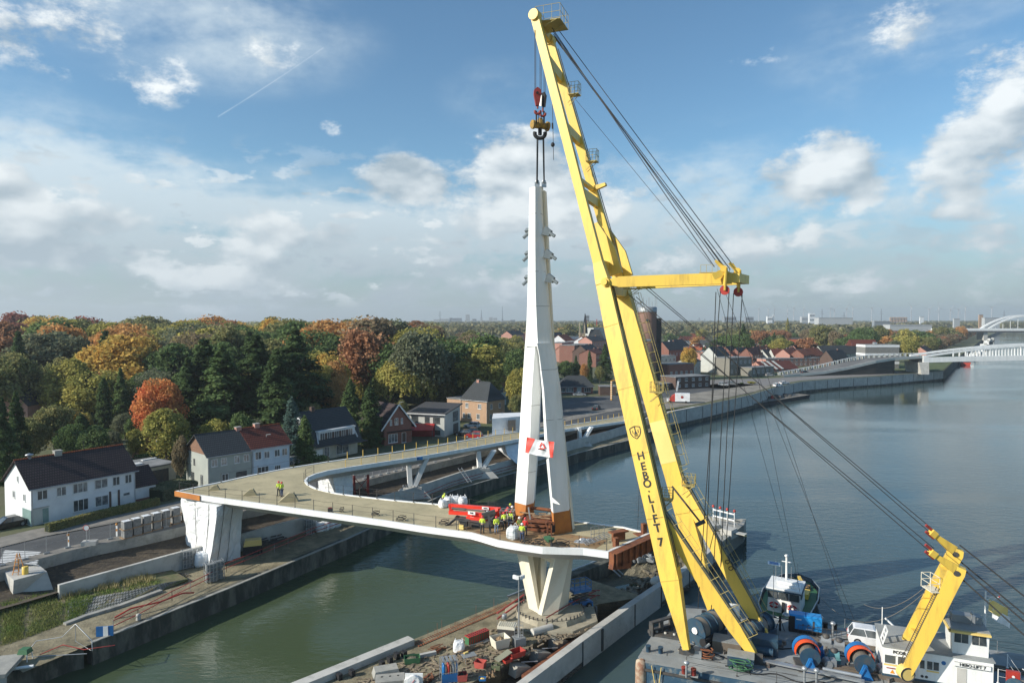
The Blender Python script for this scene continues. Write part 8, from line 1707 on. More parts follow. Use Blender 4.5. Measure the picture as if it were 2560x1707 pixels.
def bare_mb(H_,Rr,seed):
    random.seed(seed);m = MB()
    def br(p,d,L_,r,k):
        q = p+d*L_;m.tube(p,q,r,4 if k > 0 else 6,r*.6,cap=False)
        if k >= 4: return
        for _ in range(3 if k else 5):
            e = (d+Vector((random.uniform(-.75,.75),random.uniform(-.75,.75),random.uniform(-.1,.5)))).normalized();br(q,e,L_*random.uniform(.6,.8),r*.55,k+1)
    br(Vector((0,0,-.3)),Vector((0,0,1)),H_*.28,H_*.014,0);return m
PR = {}
def proto(key,kind,H_,Rr,base,nleaf,leaf,mt,seed,**kw):
    root = thing('tree_proto',None,None,(0,0,0));
    if kind == 'cone': c,n = crown_cone(nleaf,H_,Rr,base,seed,**kw)
    elif kind == 'willow': c,n = crown_willow(nleaf,H_,Rr,base,seed)
    elif kind == 'bare':
        c,n = crown_round(nleaf,H_,Rr,base,34,seed=seed)
    else: c,n = crown_round(nleaf,H_,Rr,base,seed=seed,**kw)
    me = leaf_mesh('crown',c,n,leaf,mt,1.0 if kind != 'cone' else .6)
    o = bpy.data.objects.new('crown',me);col.objects.link(o);o.parent = root
    if kind == 'bare': tr = bare_mb(H_,Rr,seed).build('trunk',M_twig,root)
    else: tr = trunk_mb(H_,Rr,base,seed,rad=H_*(.014 if kind == 'cone' else .018)).build('trunk',M_bark,root)
    PR[key] = (freeze(root),H_);return root
L_ = {}
for nm,c,c2 in (('dark_conifer',(.070,.11,.035),(.045,.075,.028)),('deep_green',(.065,.11,.035),(.10,.14,.045)),('olive',(.13,.15,.05),(.19,.17,.06)),('yellow_green',(.20,.20,.04),(.28,.24,.05)),('gold',(.42,.24,.035),(.34,.26,.05)),('amber',(.42,.20,.05),(.32,.19,.06)),('rust',(.30,.13,.055),(.22,.12,.06)),('brown',(.20,.145,.085),(.16,.13,.07)),('scarlet',(.50,.12,.035),(.42,.20,.05)),('crimson',(.26,.08,.06),(.20,.09,.06)),('blue_green',(.09,.15,.12),(.06,.10,.08)),('grey_green',(.13,.14,.085),(.10,.115,.06)),('far_green',(.09,.11,.055),(.18,.15,.07))):
    L_[nm] = leafmat('leaves_'+nm,c,c2)
for i in range(4): proto('r%d' % i,'round',16,(6.5,5.6,7.2,6.0)[i],(2.2,2.8,2.5,1.5)[i],15000,.27,L_['olive'],20+i,nl=(44,60,70,36)[i])
for i in range(2): proto('c%d' % i,'cone',18,(5.2,4.4)[i],.8,16000,.28,L_['dark_conifer'],40+i,droop=(.42,.3)[i])
proto('narrow','cone',14,2.3,.3,11000,.22,L_['dark_conifer'],50,droop=.05,pw=.55,layers=22)
proto('willow','willow',14,7.0,2.2,22000,.2,L_['yellow_green'],60)
proto('bare','bare',15,6.0,3,3200,.2,L_['grey_green'],70)
proto('bush','round',3,2.0,.1,5000,.16,L_['deep_green'],80,nl=14)
for i in range(2): proto('f%d' % i,'round',16,(7.5,6.5)[i],1.5,5200,.5,L_['olive'],90+i,nl=22)
NAMES = {'dark_conifer': 'dark green','deep_green': 'deep green','olive': 'olive green','yellow_green': 'yellow-green','gold': 'golden yellow','amber': 'amber orange','rust': 'rust brown','brown': 'bare brown','scarlet': 'fiery orange-red','crimson': 'dull crimson','blue_green': 'blue-green','grey_green': 'grey-green','far_green': 'muted green'}
def tree(key,p,H_,mt,label,name=None,group=None,wide=1.0,rz=None):
    root,h0 = PR[key];s_ = H_/h0
    nm = name or {'c': 'conifer_tree','n': 'conifer_tree','w': 'willow_tree','b': 'bare_tree'}.get(key[0],'broadleaf_tree')
    if key == 'bush': nm = 'bush'
    c = copy_tree(root,None,tuple(p),random.random()*6.28 if rz is None else rz,label,{'crown': L_[mt]},(s_*wide*random.uniform(.86,1.14),s_*wide*random.uniform(.86,1.14),s_));c.name = nm
    c['category'] = 'bush' if key == 'bush' else 'tree'
    if group: c['group'] = group
    return c
random.seed(21)
def ptree(key,u,vt,Y,mt,label,wide=1.0,z=LZ):
    b = D(u,900,Y);H_ = D(u,vt,Y).z-z;tree(key,(b.x,b.y,z),H_,mt,label,wide=wide)
# individual trees one can point at   (key, u, v of top, distance, colour, label, width)
solo = [('c0',36,985,118,'dark_conifer','huge very dark conifer at the picture edge behind the long white house',.75),('c1',0,1000,112,'dark_conifer','dark conifer cut off by the picture edge',.9),
 ('r0',130,1010,132,'olive','yellow-olive garden tree right of the dark edge conifer',.9),('r1',195,1030,136,'gold','pale gold garden tree beyond the white house roof',.7),('narrow',200,1040,128,'dark_conifer','broad dark clipped conifer in the garden behind the white house',2.0),
 ('c1',160,905,185,'blue_green','tiered cedar standing before the dark cottage roof',.9),('narrow',222,935,170,'dark_conifer','slim dark spruce beside the cottage roof',1.4),('c1',300,925,165,'deep_green','broad green spruce left of the scarlet tree',1.0),('narrow',258,950,160,'dark_conifer','narrow columnar conifer left of the green spruce',1.1),
 ('r2',392,945,140,'scarlet','fiery orange-red maple in the middle of the gardens',.72),('r3',372,1035,133,'amber','lower orange skirt tree under the scarlet maple',.55),
 ('bare',415,1015,128,'grey_green','nearly leafless garden tree before the scarlet maple',.6),('r1',275,1075,128,'grey_green','rounded grey-green orchard tree behind the yellow shed',.8),('r0',335,1070,130,'yellow_green','yellowing orchard tree behind the yellow shed',.7),('r3',448,1090,112,'brown','dark brown-green tree against the grey house gable',.45),
 ('c0',510,855,155,'dark_conifer','massive dark spruce left of the big spruce trio',1.6),('c0',555,870,150,'deep_green','wide green spruce of the spruce trio',1.5),('c0',640,845,158,'dark_conifer','central dark spruce of the spruce trio',1.45),('c0',738,830,165,'dark_conifer','tallest dark spruce right of the trio',1.7),('c1',690,880,150,'dark_conifer','dark spruce filling the gap in the spruce trio',1.4),('c1',470,900,150,'dark_conifer','dark spruce edge tree right of the scarlet maple',1.4),
 ('r2',540,1048,128,'yellow_green','yellow-green shrub tree behind the slate roof',.9),('narrow',728,1000,128,'blue_green','bluish narrow spruce beside the pale blue house',1.1),('narrow',760,1045,122,'deep_green','short pointed cypress between blue house and gambrel house',1.25),('bush',785,1135,123,'deep_green','round green bush at the end of the pale blue house',1.6),
 ('narrow',875,955,148,'deep_green','tall narrow cypress left of the brick gable house',1.15),('narrow',925,970,145,'dark_conifer','broad dark cypress touching the brick gable house',1.6),('r1',830,880,185,'gold','bright golden tree right of the tallest spruce',.85),('r2',845,940,170,'amber','orange tree below the golden one',.6),('r0',795,905,175,'yellow_green','yellow-green tree against the tallest spruce',.8),('r3',780,1010,150,'olive','olive garden tree behind the gambrel house',.9),
 ('willow',1010,880,190,'yellow_green','big pale yellow weeping willow in the middle distance',1.0),('willow',900,905,200,'yellow_green','smaller yellow willow left of the big willow',.7),('r1',1055,935,192,'grey_green','thin grey-green tree in front of the big willow',.8),('r3',1000,1000,165,'olive','olive tree behind the modern house',.9),('c1',1140,860,205,'deep_green','flat-topped pine standing free beside the willow',1.0),('r2',1100,945,204,'yellow_green','yellow-green tree left of the tan brick house',.9),('r0',1190,900,225,'deep_green','rounded dark green tree behind the tan brick house',.9),('r2',1098,920,200,'olive','olive tree between willow and pine',.8),
 ('r2',1300,920,190,'yellow_green','yellow-green tree half hidden by the pylon',.75),('r0',1292,985,178,'olive','green tree squeezed between tan brick house and pylon',.7),('r0',1415,900,290,'deep_green','dense green tree behind the bungalow',.9),('c0',1512,862,300,'dark_conifer','dark conifer against the yellow crane leg',1.0),('narrow',1474,880,290,'dark_conifer','slim cypress between the town houses and bungalow',.8),('r1',1462,908,285,'amber','small orange-yellow tree over the bungalow roof',.7),('r3',1440,905,300,'deep_green','mid green tree left of the small orange tree',.8),('r1',1500,915,285,'olive','olive tree right of the bungalow',.9),('narrow',1440,890,310,'dark_conifer','very slim dark cypress in the town gardens',.7),
 ('r2',1722,868,330,'gold','golden round tree among the quay houses',.8),('c1',1858,812,480,'dark_conifer','dark conifer behind the steep slate roofs',1.2),('r0',2052,812,560,'olive','big round olive tree behind the zinc terrace',1.2),('c0',1935,832,520,'dark_conifer','dark conifer left of the big round olive tree',1.0),('r2',1900,825,520,'rust','rusty orange tree behind the zinc terrace',1.0),('c1',1968,796,900,'yellow_green','tall yellow-green poplar standing above the tree line',.8),('r2',2160,818,520,'deep_green','deep green grove tree behind the office block',1.2),('r1',2130,838,480,'deep_green','dark green tree left of the grove tree',1.0),('r3',2200,815,560,'olive','olive tree right of the grove tree',1.0),('r1',2275,842,420,'yellow_green','yellow-green poplar-like tree right of the office block',.9),('r2',2235,850,430,'grey_green','pale grey-green tree above the office roof',1.0),('r0',2262,820,560,'yellow_green','tall yellow-green tree behind the canal houses',.9),('r2',2400,815,800,'amber','orange tree standing alone near the far arch bridge',.9),('r0',2352,815,700,'olive','dark olive tree left of the lone orange tree',1.1),('r1',2090,826,520,'brown','brown leaved tree right of the big round olive tree',1.0),('bush',1880,953,285,'yellow_green','green planted bush on the traffic island',2.4),('bush',1855,956,285,'deep_green','green hedge bush behind the parked silver car',2.0)]
for k,u,vt,Y,mt,l,w in solo: ptree(k,u,vt,Y,mt,l,w)
# the dense autumn wood behind
random.seed(33)
def wood(n,u0,u1,Y0,Y1,top,cols,where,keys=('r0','r1','r2','r3'),Hr=(17,24),wr=(.9,1.3),minsep=8,maxH=30):
    pts = [];tries = 0;KO = ((-42,117,10),(-33,135,12),(-23,155,12),(-17,163,13),(-8,183,16),(-57,97,13),(-68,94,12),(-4,175,14),(-15,172,11),(-32,172,13),(-24,178,10))
    while len(pts) < n and tries < n*40:
        tries += 1;f = random.random()**1.0;Y = Y0+(Y1-Y0)*f;u = random.uniform(u0,u1);p = D(u,900,Y)
        if any((p.x-q[0])**2+(p.y-q[1])**2 < minsep**2 for q in pts) or any((p.x-a)**2+(p.y-b)**2 < r*r for a,b,r in KO): continue
        pts.append((p.x,p.y,u,Y))
    for x,y,u,Y in pts:
        tv = top(u,Y);H_ = min(maxH,D(u,tv,Y).z-LZ)*random.uniform(.86,1.04) if tv else random.uniform(*Hr)
        mt = random.choices([c for c,_ in cols],[w for _,w in cols])[0];key = random.choice(keys)
        if mt in ('dark_conifer','blue_green') and key[0] == 'r': key = random.choice(('c0','c1'))
        if mt == 'bare': key = 'bare';mt = 'grey_green' if random.random() < .5 else 'brown'
        kd = 'conifer' if key[0] == 'c' else ('thin-leaved tree' if key == 'bare' else 'tree')
        l = '%s %s %s' % (NAMES[mt],kd,where);tree(key,(x,y,LZ),max(6,H_),mt,l,group=l.replace(kd,kd+'s'),wide=random.uniform(*wr))
autumn = [('amber',5),('rust',4),('gold',4),('olive',6),('deep_green',4),('yellow_green',6),('brown',2),('crimson',1),('grey_green',3),('bare',7),('dark_conifer',1.5)]
wood(50,-20,1250,165,225,lambda u,Y: 800+ (Y < 190)*60+random.uniform(10,70),[('olive',6),('deep_green',8),('yellow_green',4),('grey_green',3),('bare',5),('amber',2),('rust',2),('gold',1),('dark_conifer',3)],'standing in the front of the wood',minsep=7.5)
wood(64,-20,1080,225,330,lambda u,Y: (784 if u < 260 else 796 if u < 700 else 795)+random.uniform(0,22),autumn,'in the middle of the autumn wood',minsep=8.5,wr=(1.0,1.35))
wood(30,-10,1060,335,430,lambda u,Y: (778 if u < 200 else 790 if u < 1000 else 797)+random.uniform(0,8),[('amber',5),('rust',3),('gold',4),('brown',2),('crimson',2),('olive',5),('yellow_green',3)],'along the top of the autumn wood',minsep=11,maxH=40,wr=(1.0,1.3))
wood(30,1060,1330,235,520,lambda u,Y: 822+random.uniform(0,30)+(Y < 330)*28,[('olive',5),('yellow_green',3),('gold',2),('deep_green',4),('brown',2)],'in the lower wood left of the pylon',minsep=10)
wood(14,1395,1545,600,1100,lambda u,Y: 806+random.uniform(0,18),[('olive',5),('yellow_green',3),('amber',2),('deep_green',4)],'behind the church and town',keys=('f0','f1'),minsep=22,wr=(1.2,1.8))
wood(72,1655,2330,430,900,lambda u,Y: 818+random.uniform(0,20)+(Y < 560)*10,[('olive',6),('yellow_green',4),('amber',4),('rust',4),('deep_green',6),('brown',3),('dark_conifer',2)],'in the wood belt behind the quay houses',keys=('f0','f1','r2'),minsep=12,wr=(1.1,1.6))
wood(9,2180,2420,480,1100,lambda u,Y: 815+random.uniform(0,12),[('olive',4),('amber',2),('yellow_green',3),('brown',2)],'behind the canal-side houses',keys=('f0','f1'),minsep=16,wr=(1.1,1.5))
wood(18,-10,800,118,165,lambda u,Y: 1010+random.uniform(0,60),[('olive',4),('deep_green',4),('grey_green',3),('yellow_green',3)],'in the back gardens of the houses',minsep=6,wr=(.8,1.2))
# canal avenue of brown trees
for k in range(66):
    f = (k//3)/21;p = Vector((322,512)).lerp(Vector((820,1195)),f**1.3);n_ = Vector((-.81,.58));p = p+n_*(5,13,21)[k % 3]
    tree('f%d' % (k % 2),(p.x,p.y,LZ),random.uniform(11,13),'rust' if k % 4 == 0 else 'brown','brown leaved tree of the straight avenue along the canal',name='avenue_tree',group='brown trees of the canal avenue',wide=1.15)
# hedges
def hedge(name,label,P,w,h_,mt,n=9000,leaf=.11):
    P = [Vector(p) for p in P];C_,N_ = [],[]
    Ls = [(b-a).length for a,b in zip(P,P[1:])];tot = sum(Ls)
    for (a,b),Lk in zip(zip(P,P[1:]),Ls):
        k = int(n*Lk/tot);t_ = rng.random(k);d = (b-a).normalized();nn = np.array([-d.y,d.x,0]);s_ = rng.uniform(-1,1,k);zz = rng.random(k);side = rng.random(k)
        s_ = np.where(side < .5,np.sign(s_),s_);zz = np.where(side >= .5,1.0,zz)
        base = np.array(a)[None]+np.outer(t_,np.array(b-a));C_.append(base+np.outer(s_*w/2,nn)+np.stack([np.zeros(k),np.zeros(k),zz*h_+rng.normal(size=k)*.05],1));N_.append(unit(np.outer(np.where(side < .5,s_,0),nn)+np.array([0,0,.4])+rng.normal(size=(k,3))*.5))
    t = thing(name,label,'hedge',tuple(P[0]));me = leaf_mesh('foliage',np.concatenate(C_)-np.array(P[0]),np.concatenate(N_),leaf,L_[mt]);o = bpy.data.objects.new('foliage',me);col.objects.link(o);o.parent = t
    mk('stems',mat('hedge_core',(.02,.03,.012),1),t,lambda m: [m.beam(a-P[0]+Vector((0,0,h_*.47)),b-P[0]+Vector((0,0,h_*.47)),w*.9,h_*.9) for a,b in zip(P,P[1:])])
gz = lambda u,v: G(u,v,LZ)
hedge('hedge','long clipped hedge along the front of the white house',[gz(118,1331),gz(250,1296),gz(395,1263)],.9,1.0,'olive',14000)
hedge('hedge','dark hedge behind the garage block in the back garden',[gz(345,1165),gz(430,1150)],2.5,1.8,'deep_green')
hedge('hedge','broad clipped hedge before the grey house garden',[gz(385,1250),gz(470,1226)],4.0,1.6,'grey_green',12000,.16)
hedge('hedge','sunlit hedge at the back of the lawn behind the white house',[gz(150,1105),gz(250,1090),gz(340,1098)],1.5,1.6,'deep_green')
hedge('hedge','second garden hedge behind the lawn',[gz(165,1125),gz(260,1120)],2.5,1.2,'olive')
# far woodland reading as one mass
def far_wood(seed,n,sel,h0=9,h1=17):
    g = np.random.default_rng(seed);C_,N_ = [],[]
    k = 0
    while k < n:
        x,y = sel(g);hgt = g.uniform(h0,h1);r = g.uniform(7,13);per = 26
        d = unit(g.normal(size=(per,3))+np.array([0,-.4,.5]));C_.append(np.array([x,y,LZ+hgt-r*.3])+d*np.array([r,r*.6,r*.5]));N_.append(unit(d+g.normal(size=(per,3))*.4));k += 1
    return np.concatenate(C_),np.concatenate(N_)
def selA(g):
    y = 900*math.exp(g.random()*1.75);u = g.uniform(1060,2330) if g.random() < .8 else g.uniform(2330,2570)
    x = (u-1280)/F*y
    if u > 2330 and y < 1500: y = g.uniform(2200,5000);x = (u-1280)/F*y
    return x,y
c,n = far_wood(5,5200,selA)
o = bpy.data.objects.new('far_woodland',leaf_mesh('far_woodland',c,n,2.6,L_['far_green']));col.objects.link(o);tag(o,'distant belt of mixed woodland reaching the horizon','woodland',kind='stuff')
def selB(g):
    y = g.uniform(430,1500);u = g.uniform(-200,1100);return (u-1280)/F*y,y
c,n = far_wood(6,1600,selB,14,21)
o = bpy.data.objects.new('far_woodland',leaf_mesh('far_woodland',c,n,1.3,L_['olive']));col.objects.link(o);tag(o,'woodland mass continuing behind the autumn wood','woodland',kind='stuff')
# scattered distant suburb roofs
random.seed(9)
for k in range(34):
    u = random.uniform(1660,2200) if k < 26 else random.uniform(1290,1560);Y = random.uniform(560,1000);vv = 800+27*F/Y*.0+ (27-7)*F/Y*.62
    l = ('white walled','brick')[k % 2];rr_ = ('orange','slate','red')[k % 3]
    p = D(u,900,Y);t = thing('suburb_house','%s house with %s roof among the distant trees' % (l,rr_),'house',(p.x,p.y,LZ),random.uniform(-.5,.5),group='distant %s houses with %s roofs' % (l,rr_))
    mk('wall',P_white if k % 2 == 0 else B_pink,t,lambda m: m.b(-6,6,-4,4,0,6));mk('roof',(T_orange,T_slate,T_red)[k % 3],t,lambda m: m.loft([[(-6.3,-4.5,5.8),(6.3,-4.5,5.8),(6.3,4.5,5.8),(-6.3,4.5,5.8)],[(-6.3,-.05,10),(6.3,-.05,10),(6.3,.05,10),(-6.3,.05,10)]]))
for r,_ in PR.values():
    for ch in list(r.children): bpy.data.objects.remove(ch)
    bpy.data.objects.remove(r)
# ------------------------------------------------------------------ things on the near bank
t = thing('abutment_block','grey tapered concrete abutment block on the terrace at the picture edge','abutment',tuple(G(75,1492,2.5)),world=True)
def blk(m):
    a,b = G(31,1500,2.4),G(137,1484,2.4);c,d = G(34,1450,4.7),G(117,1428,4.7);n_ = Vector((-.75,.66,0))
    m.loft([[a,b,b+n_*7,a+n_*7],[c,d,d+n_*6.2,c+n_*6.2]])
mk('block',M_concl,t,blk)
def q(name,label,cat,u,v,z,rz=0,group=None): return thing(name,label,cat,tuple(G(u,v,z)),rz,group)
SD = R(51)
def ladder_(m):
    for s_ in (-.3,.3): m.beam((s_,0,0),(s_*.4,.5,2.2),.06,.06);m.beam((s_,1,0),(s_*.4,.5,2.2),.06,.06)
    for k in range(6): m.beam((-.28,.08*k,.3+k*.33),(.28,.08*k,.3+k*.33),.04,.04)
t = q('step_ladder','orange step ladder standing on the abutment block','ladder',38,1437,4.7);mk('ladder',M_wood if 0 else mat('ladder_orange',(.6,.26,.05),.6),t,ladder_)
t = q('drum','yellow drum on the abutment block beside the step ladder','drum',63,1434,4.7);mk('drum',M_yel,t,lambda m: m.lathe((0,0,0),[(.3,0),(.3,.8),(.26,.82)],12))
# paving pallets along the wall, fence, signs
for k in range(7):
    u,v = 316+k*24.5,1343-k*7.2
    t = q('paver_pallet','grey pallet stack of concrete pavers, '+('first','second','third','fourth','fifth','sixth','seventh')[k]+' along the street wall','pallet stack',u,v,LZ+.08,SD,'grey paver pallets along the street wall')
    mk('pavers',mat('grey_paver',(.22,.225,.22),.9,c2=(.15,.155,.155),sc=3),t,lambda m: [m.box((random.uniform(-.05,.05),random.uniform(-.05,.05),.55+j*1.05),(.92,.98,.92)) for j in (0,1)]);mk('pallet',M_wood,t,lambda m: [m.box((0,0,.04+j*1.05),(1.2,1.2,.1)) for j in (0,1)]);mk('wrap',M_sheet,t,lambda m: m.box((0,0,2.09),(.85,.85,.03)))
F0 = [Vector((*(Vector(a).lerp(Vector(b),f)),LZ+.07))+Vector((-.9,.7,0)) for a,b in zip(W2[:5],W2[1:5]) for f in (0,.33,.66)][:12]
t = thing('site_fence','thin grey wire mesh site fence along the street wall','fence',tuple(F0[0]),world=True)
for p in F0: mk('post',M_galv,t,lambda m: (m.tube(p,p+Vector((0,0,2)),.035,5),m.box(tuple(p+Vector((0,0,.08))),(.6,.25,.15),SD)))
mk('mesh',M_galv,t,lambda m: [m.tube(a+Vector((0,0,z)),b+Vector((0,0,z)),.012,3) for a,b in zip(F0,F0[1:]) for z in (.2,1.1,2)])
F1 = [Vector((*(Vector(a).lerp(Vector(b),f)),LZ+.07))+Vector((-.6,.5,0)) for a,b in zip(W2[5:9],W2[6:9]) for f in (0,.2,.4,.6,.8)]
t = thing('site_fence','wire mesh site fence on the far wall under the ramp','fence',tuple(F1[0]),world=True)
for p in F1: mk('post',M_galv,t,lambda m: (m.tube(p,p+Vector((0,0,1.8)),.05,5),m.box(tuple(p),(.7,.3,.3),SD)))
mk('mesh',M_galv,t,lambda m: [m.tube(a+Vector((0,0,z)),b+Vector((0,0,z)),.015,3) for a,b in zip(F1,F1[1:]) for z in (.3,1,1.8)])
t = q('road_sign','round red and white road sign in a concrete planter foot','road sign',217,1362,LZ+.07,.2);mk('post',M_galv,t,lambda m: m.tube((0,0,0),(0,0,2.2),.05,6));mk('sign_face',M_white,t,lambda m: m.tube((0,-.06,2.1),(0,-.08,2.1),.3,16));mk('sign_rim',M_red,t,lambda m: m.ring((0,-.09,2.1),[(.3,0),(.36,0),(.36,.02),(.3,.02)],18,'y'));mk('foot',M_concl,t,lambda m: m.box((.3,0,.25),(1.6,.9,.5)))
for u,v,l in ((171,1368,'orange and white marker post left of the round sign'),(292,1340,'orange and white marker post by the first paver pallet')):
    t = q('marker_post',l,'marker post',u,v,LZ+.07);mk('post',M_white,t,lambda m: m.box((0,0,.7),(.2,.06,1.4)));mk('lamp',mat('ladder_orange',(.6,.26,.05),.6),t,lambda m: (m.ball((0,0,1.5),.16,6),m.box((0,-.04,.8),(.21,.01,.3))))
for u,v,z,l in ((667,1190,LZ,'slim grey street lamp before the pale blue house'),(1000,1080,LZ,'street lamp in front of the red brick gable house')):
    t = q('street_lamp',l,'street lamp',u,v,z);mk('pole',M_galv,t,lambda m: m.tube((0,0,0),(0,0,7.2),.07,6));mk('head',M_galv,t,lambda m: m.beam((0,0,7.2),(.8,-.2,7.3),.2,.1))
# terrace equipment
def ibc(u,v,l):
    t = q('tank_cage',l,'caged tank',u,v,2.15,R(40));mk('cage',M_galv,t,lambda m: [m.tube((x,y,0),(x,y,2.1),.04,4) for x in (-.55,-.18,.18,.55) for y in (-.5,.5)]+[m.tube((-.55,y,z),(.55,y,z),.035,4) for y in (-.5,.5) for z in (.1,.6,1.05,1.6,2.1)]+[m.tube((x,-.5,z),(x,.5,z),.035,4) for x in (-.55,.55) for z in (.1,1.05,2.1)]);mk('tank',mat('tank_grey',(.20,.22,.23),.6),t,lambda m: (m.box((0,0,.55),(.9,.8,.8)),m.box((0,0,1.6),(.9,.8,.8))))
ibc(468,1418,'silver caged tanks beside the foot of the wrapped pier');ibc(526,1452,'silver caged tanks near the quay railing');ibc(545,1445,'second silver caged tanks touching the first by the quay railing');ibc(772,1334,'silver caged tanks under the footbridge by the pale wall')
bag(505,1413,1.6,'white wrapped bundle on the ground before the wrapped pier',2.1);bag(492,1400,1.2,'smaller white wrapped bundle against the wrapped pier',2.1)
for k,(u,v) in enumerate(((798,1328),(812,1325),(826,1320),(840,1316))): bag(u,v,1.2,('first','second','third','last')[k]+' white bulk bag of the row under the footbridge, counted from the caged tanks',2.1)
t = q('compressor','yellow and black compressor on the terrace under the footbridge','compressor',632,1382,2.1,R(20));mk('base',M_blk,t,lambda m: m.box((0,0,.55),(2.3,1.4,1.1)));mk('hood',M_yel2,t,lambda m: m.loft([[(-1.1,-.7,1.1),(1.1,-.7,1.1),(1.1,.7,1.1),(-1.1,.7,1.1)],[(-.9,-.55,1.8),(1.0,-.6,1.8),(1.0,.6,1.8),(-.9,.6,1.8)]]))
t = q('steel_rack','low grey rack of site material behind the red quay railing','rack',672,1362,2.1,R(45));mk('frame',M_dk,t,lambda m: [m.box((random.uniform(-2,2),random.uniform(-.6,.6),random.uniform(.1,.9)),(random.uniform(.5,2),.15,.15),random.uniform(-.3,.3)) for _ in range(24)])
t = q('hose_heap','dark tangled hoses and mud ruts on the terrace','hose heap',440,1440,2.15);mk('hose',M_dk,t,lambda m: m.path([(math.cos(a)*1.5*(.7+.3*math.sin(a*.6)),math.sin(a)*.8*(.7+.3*math.cos(a*.4)),.06) for a in [k*.4 for k in range(60)]],.05,4))
qr = [G(u,v,2.15) for u,v in ((283,1578),(345,1548),(430,1502),(520,1458),(566,1430))];redrail(qr,'red railing along the quay below the grass bank',1.05,mr=M_rr,r=.05)
qr = [G(u,v,2.15) for u,v in ((566,1430),(610,1412),(650,1395),(720,1366),(780,1340),(850,1316))];redrail(qr,'red and white quay railing in front of the wrapped pier and compressor',1.05,mr=M_rr,r=.05)
qr = [G(u,v,2.15) for u,v in ((1060,1250),(1130,1220),(1210,1196),(1300,1172))];redrail(qr,'red railing with white posts on the quay below the V piers',1.1,mr=M_dred,r=.06)
t = q('red_sling','bright red sling draped over the quay railing','sling',400,1518,2.15,0);mk('sling',M_red,t,lambda m: m.path([(-3.2,-2.6,.1),(-2,-1.8,.7),(0,0,.6),(1.6,1.5,.9),(2.4,2.4,.6)],.09,5))
t = q('notice_board','blue and white striped panel leaning on the quay edge','panel',262,1590,2.1,R(10));mk('panel',M_blue,t,lambda m: m.beam((-.75,0,.5),(.75,0,.5),.08,.95));mk('stripe',M_white,t,lambda m: m.beam((-.12,-.05,.5),(.3,-.05,.5),.03,.94))
t = q('bollard','small grey mooring bollard on the quay edge','bollard',346,1548,2.2);mk('post',M_concl,t,lambda m: m.lathe((0,0,0),[(.25,0),(.18,.3),(.3,.45),(.1,.6)],10))
t = q('beekeeping_table','small green topped stand with white legs on the lower quay','stand',63,1652,2.0);t.name = 'table';mk('top',M_green,t,lambda m: m.loft([[(-.45,-.4,.75),(.45,-.4,.75),(.45,.4,.75),(-.45,.4,.75)],[(-.35,-.3,1.15),(.35,-.3,1.15),(.35,.3,1.15),(-.35,.3,1.15)]]));
for x in (-.35,.35):
    for y in (-.3,.3): mk('leg',M_white,t,lambda m: m.beam((x*1.2,y*1.2,0),(x,y,.75),.06,.06))
t = q('stair_frame','bent white gangway rails lying over the lower quay','gangway',126,1648,2.0);t.scale = (.8,.8,.7);mk('rail',M_galv,t,lambda m: (m.path([(-2.9,.4,0),(-3.2,1.0,.5),(-2.8,1.8,1.4),(-.4,2.6,1.5),(0.9,3.0,3.0)],.05,5),m.path([(.9,3.0,3.0),(3.6,1.6,1.6),(3.7,1.5,.3)],.05,5),m.path([(-2.9,.4,.1),(3.4,1.0,.2)],.05,5),m.path([(.9,3,3),(.9,2.9,.8),(3.6,1.4,.4)],.03,4)));mk('hose',M_red,t,lambda m: m.path([(-1.6,.6,.3),(.2,1.8,.9),(2.8,1.4,.5),(5.6,2.6,.4)],.06,5))
t = q('pipe','short white pipe lying on the lower quay by the hut','pipe',57,1672,2.0,.3);mk('pipe',M_white,t,lambda m: m.tube((-.8,0,.15),(.8,0,.15),.14,10))
t = q('hut','small grey hut with flat concrete roof in the picture corner','hut',20,1712,.9,R(15));mk('wall',P_lg,t,lambda m: m.b(-3.5,.0,-1.5,1.3,0,1.5));mk('roof',M_conc,t,lambda m: m.b(-3.9,.6,-1.9,1.8,1.5,1.85));mk('column',M_concl,t,lambda m: m.b(.05,.4,-1.6,-1.2,0,1.49))
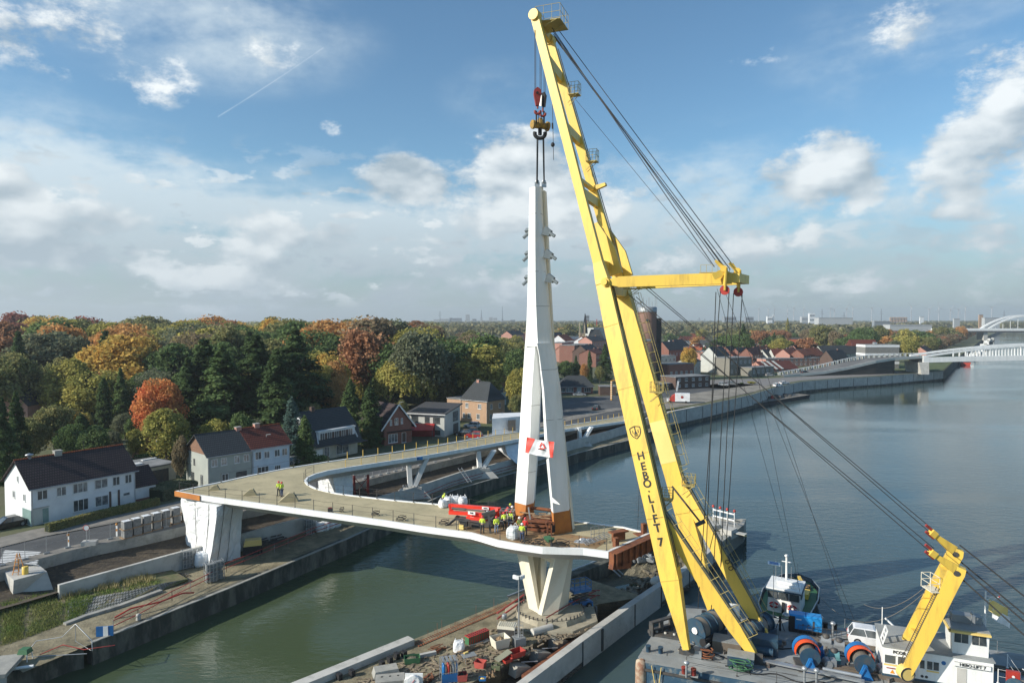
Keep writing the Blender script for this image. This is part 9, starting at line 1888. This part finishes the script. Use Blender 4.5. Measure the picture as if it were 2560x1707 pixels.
t = thing('tower_scaffold','dark red scaffold tower with pale cabin under the hairpin bend','scaffold',tuple(G(903,1236,3.3)),.3);mk('leg',M_dred,t,lambda m: [m.beam((x,y,0),(x,y,3.4),.28,.28) for x in (-1.1,1.1) for y in (-.6,.6)]);mk('brace',M_dred,t,lambda m: (m.beam((-1.1,-.6,.3),(1.1,-.6,3.0),.1,.1),m.beam((1.1,-.6,.3),(-1.1,-.6,3.0),.1,.1)));mk('cabin',P_lg,t,lambda m: m.b(-1.3,1.3,-.8,.8,3.4,4.6))
t = q('blue_sign','small blue sign on the edge of the far ramp','sign',1047,1150,8.6);t.location = D(1047,1141,111.4);mk('panel',M_blue,t,lambda m: m.box((0,-.1,-.3),(1.3,.06,.5),.2))
for u,v,l in ((1077,1187,'short pale stake in the dark slope between the V piers'),(698,1286,'grey stake in the dark slope under the footbridge')): t = q('stake',l,'stake',u,v,3.1);mk('post',M_galv,t,lambda m: m.tube((0,0,0),(0,0,1.3),.08,6))
t = q('aluminium_steps','small aluminium steps leading onto the pale wall between the V piers','steps',1145,1196,3.4,.6);mk('rail',M_galv,t,lambda m: [m.beam((x,0,1.9),(x+1.2,-1.6,-.6),.08,.1) for x in (0,.7)]+[m.beam((.2+k*.2,-.27*k,1.6-k*.42),(.9+k*.2,-.27*k,1.6-k*.42),.2,.04) for k in range(6)])
# ------------------------------------------------------------------ the air
HB = MB().add([(-3100,-40,-1.2),(6600,-40,-1.2),(6600,6600,-1.2),(-3100,6600,-1.2),(-3100,-40,130),(6600,-40,130),(6600,6600,130),(-3100,6600,130)],[(0,3,2,1),(4,5,6,7),(0,1,5,4),(1,2,6,5),(2,3,7,6),(3,0,4,7)])
hm = bpy.data.materials.new('haze');hm.use_nodes = True;nt = hm.node_tree;nt.nodes.clear();ho = nt.nodes.new('ShaderNodeOutputMaterial');pv = nt.nodes.new('ShaderNodeVolumePrincipled')
pv.inputs['Color'].default_value = (.80,.88,.95,1);pv.inputs['Density'].default_value = .00016;pv.inputs['Anisotropy'].default_value = .2;nt.links.new(pv.outputs[0],ho.inputs['Volume'])
tag(HB.build('haze',hm),kind='stuff')
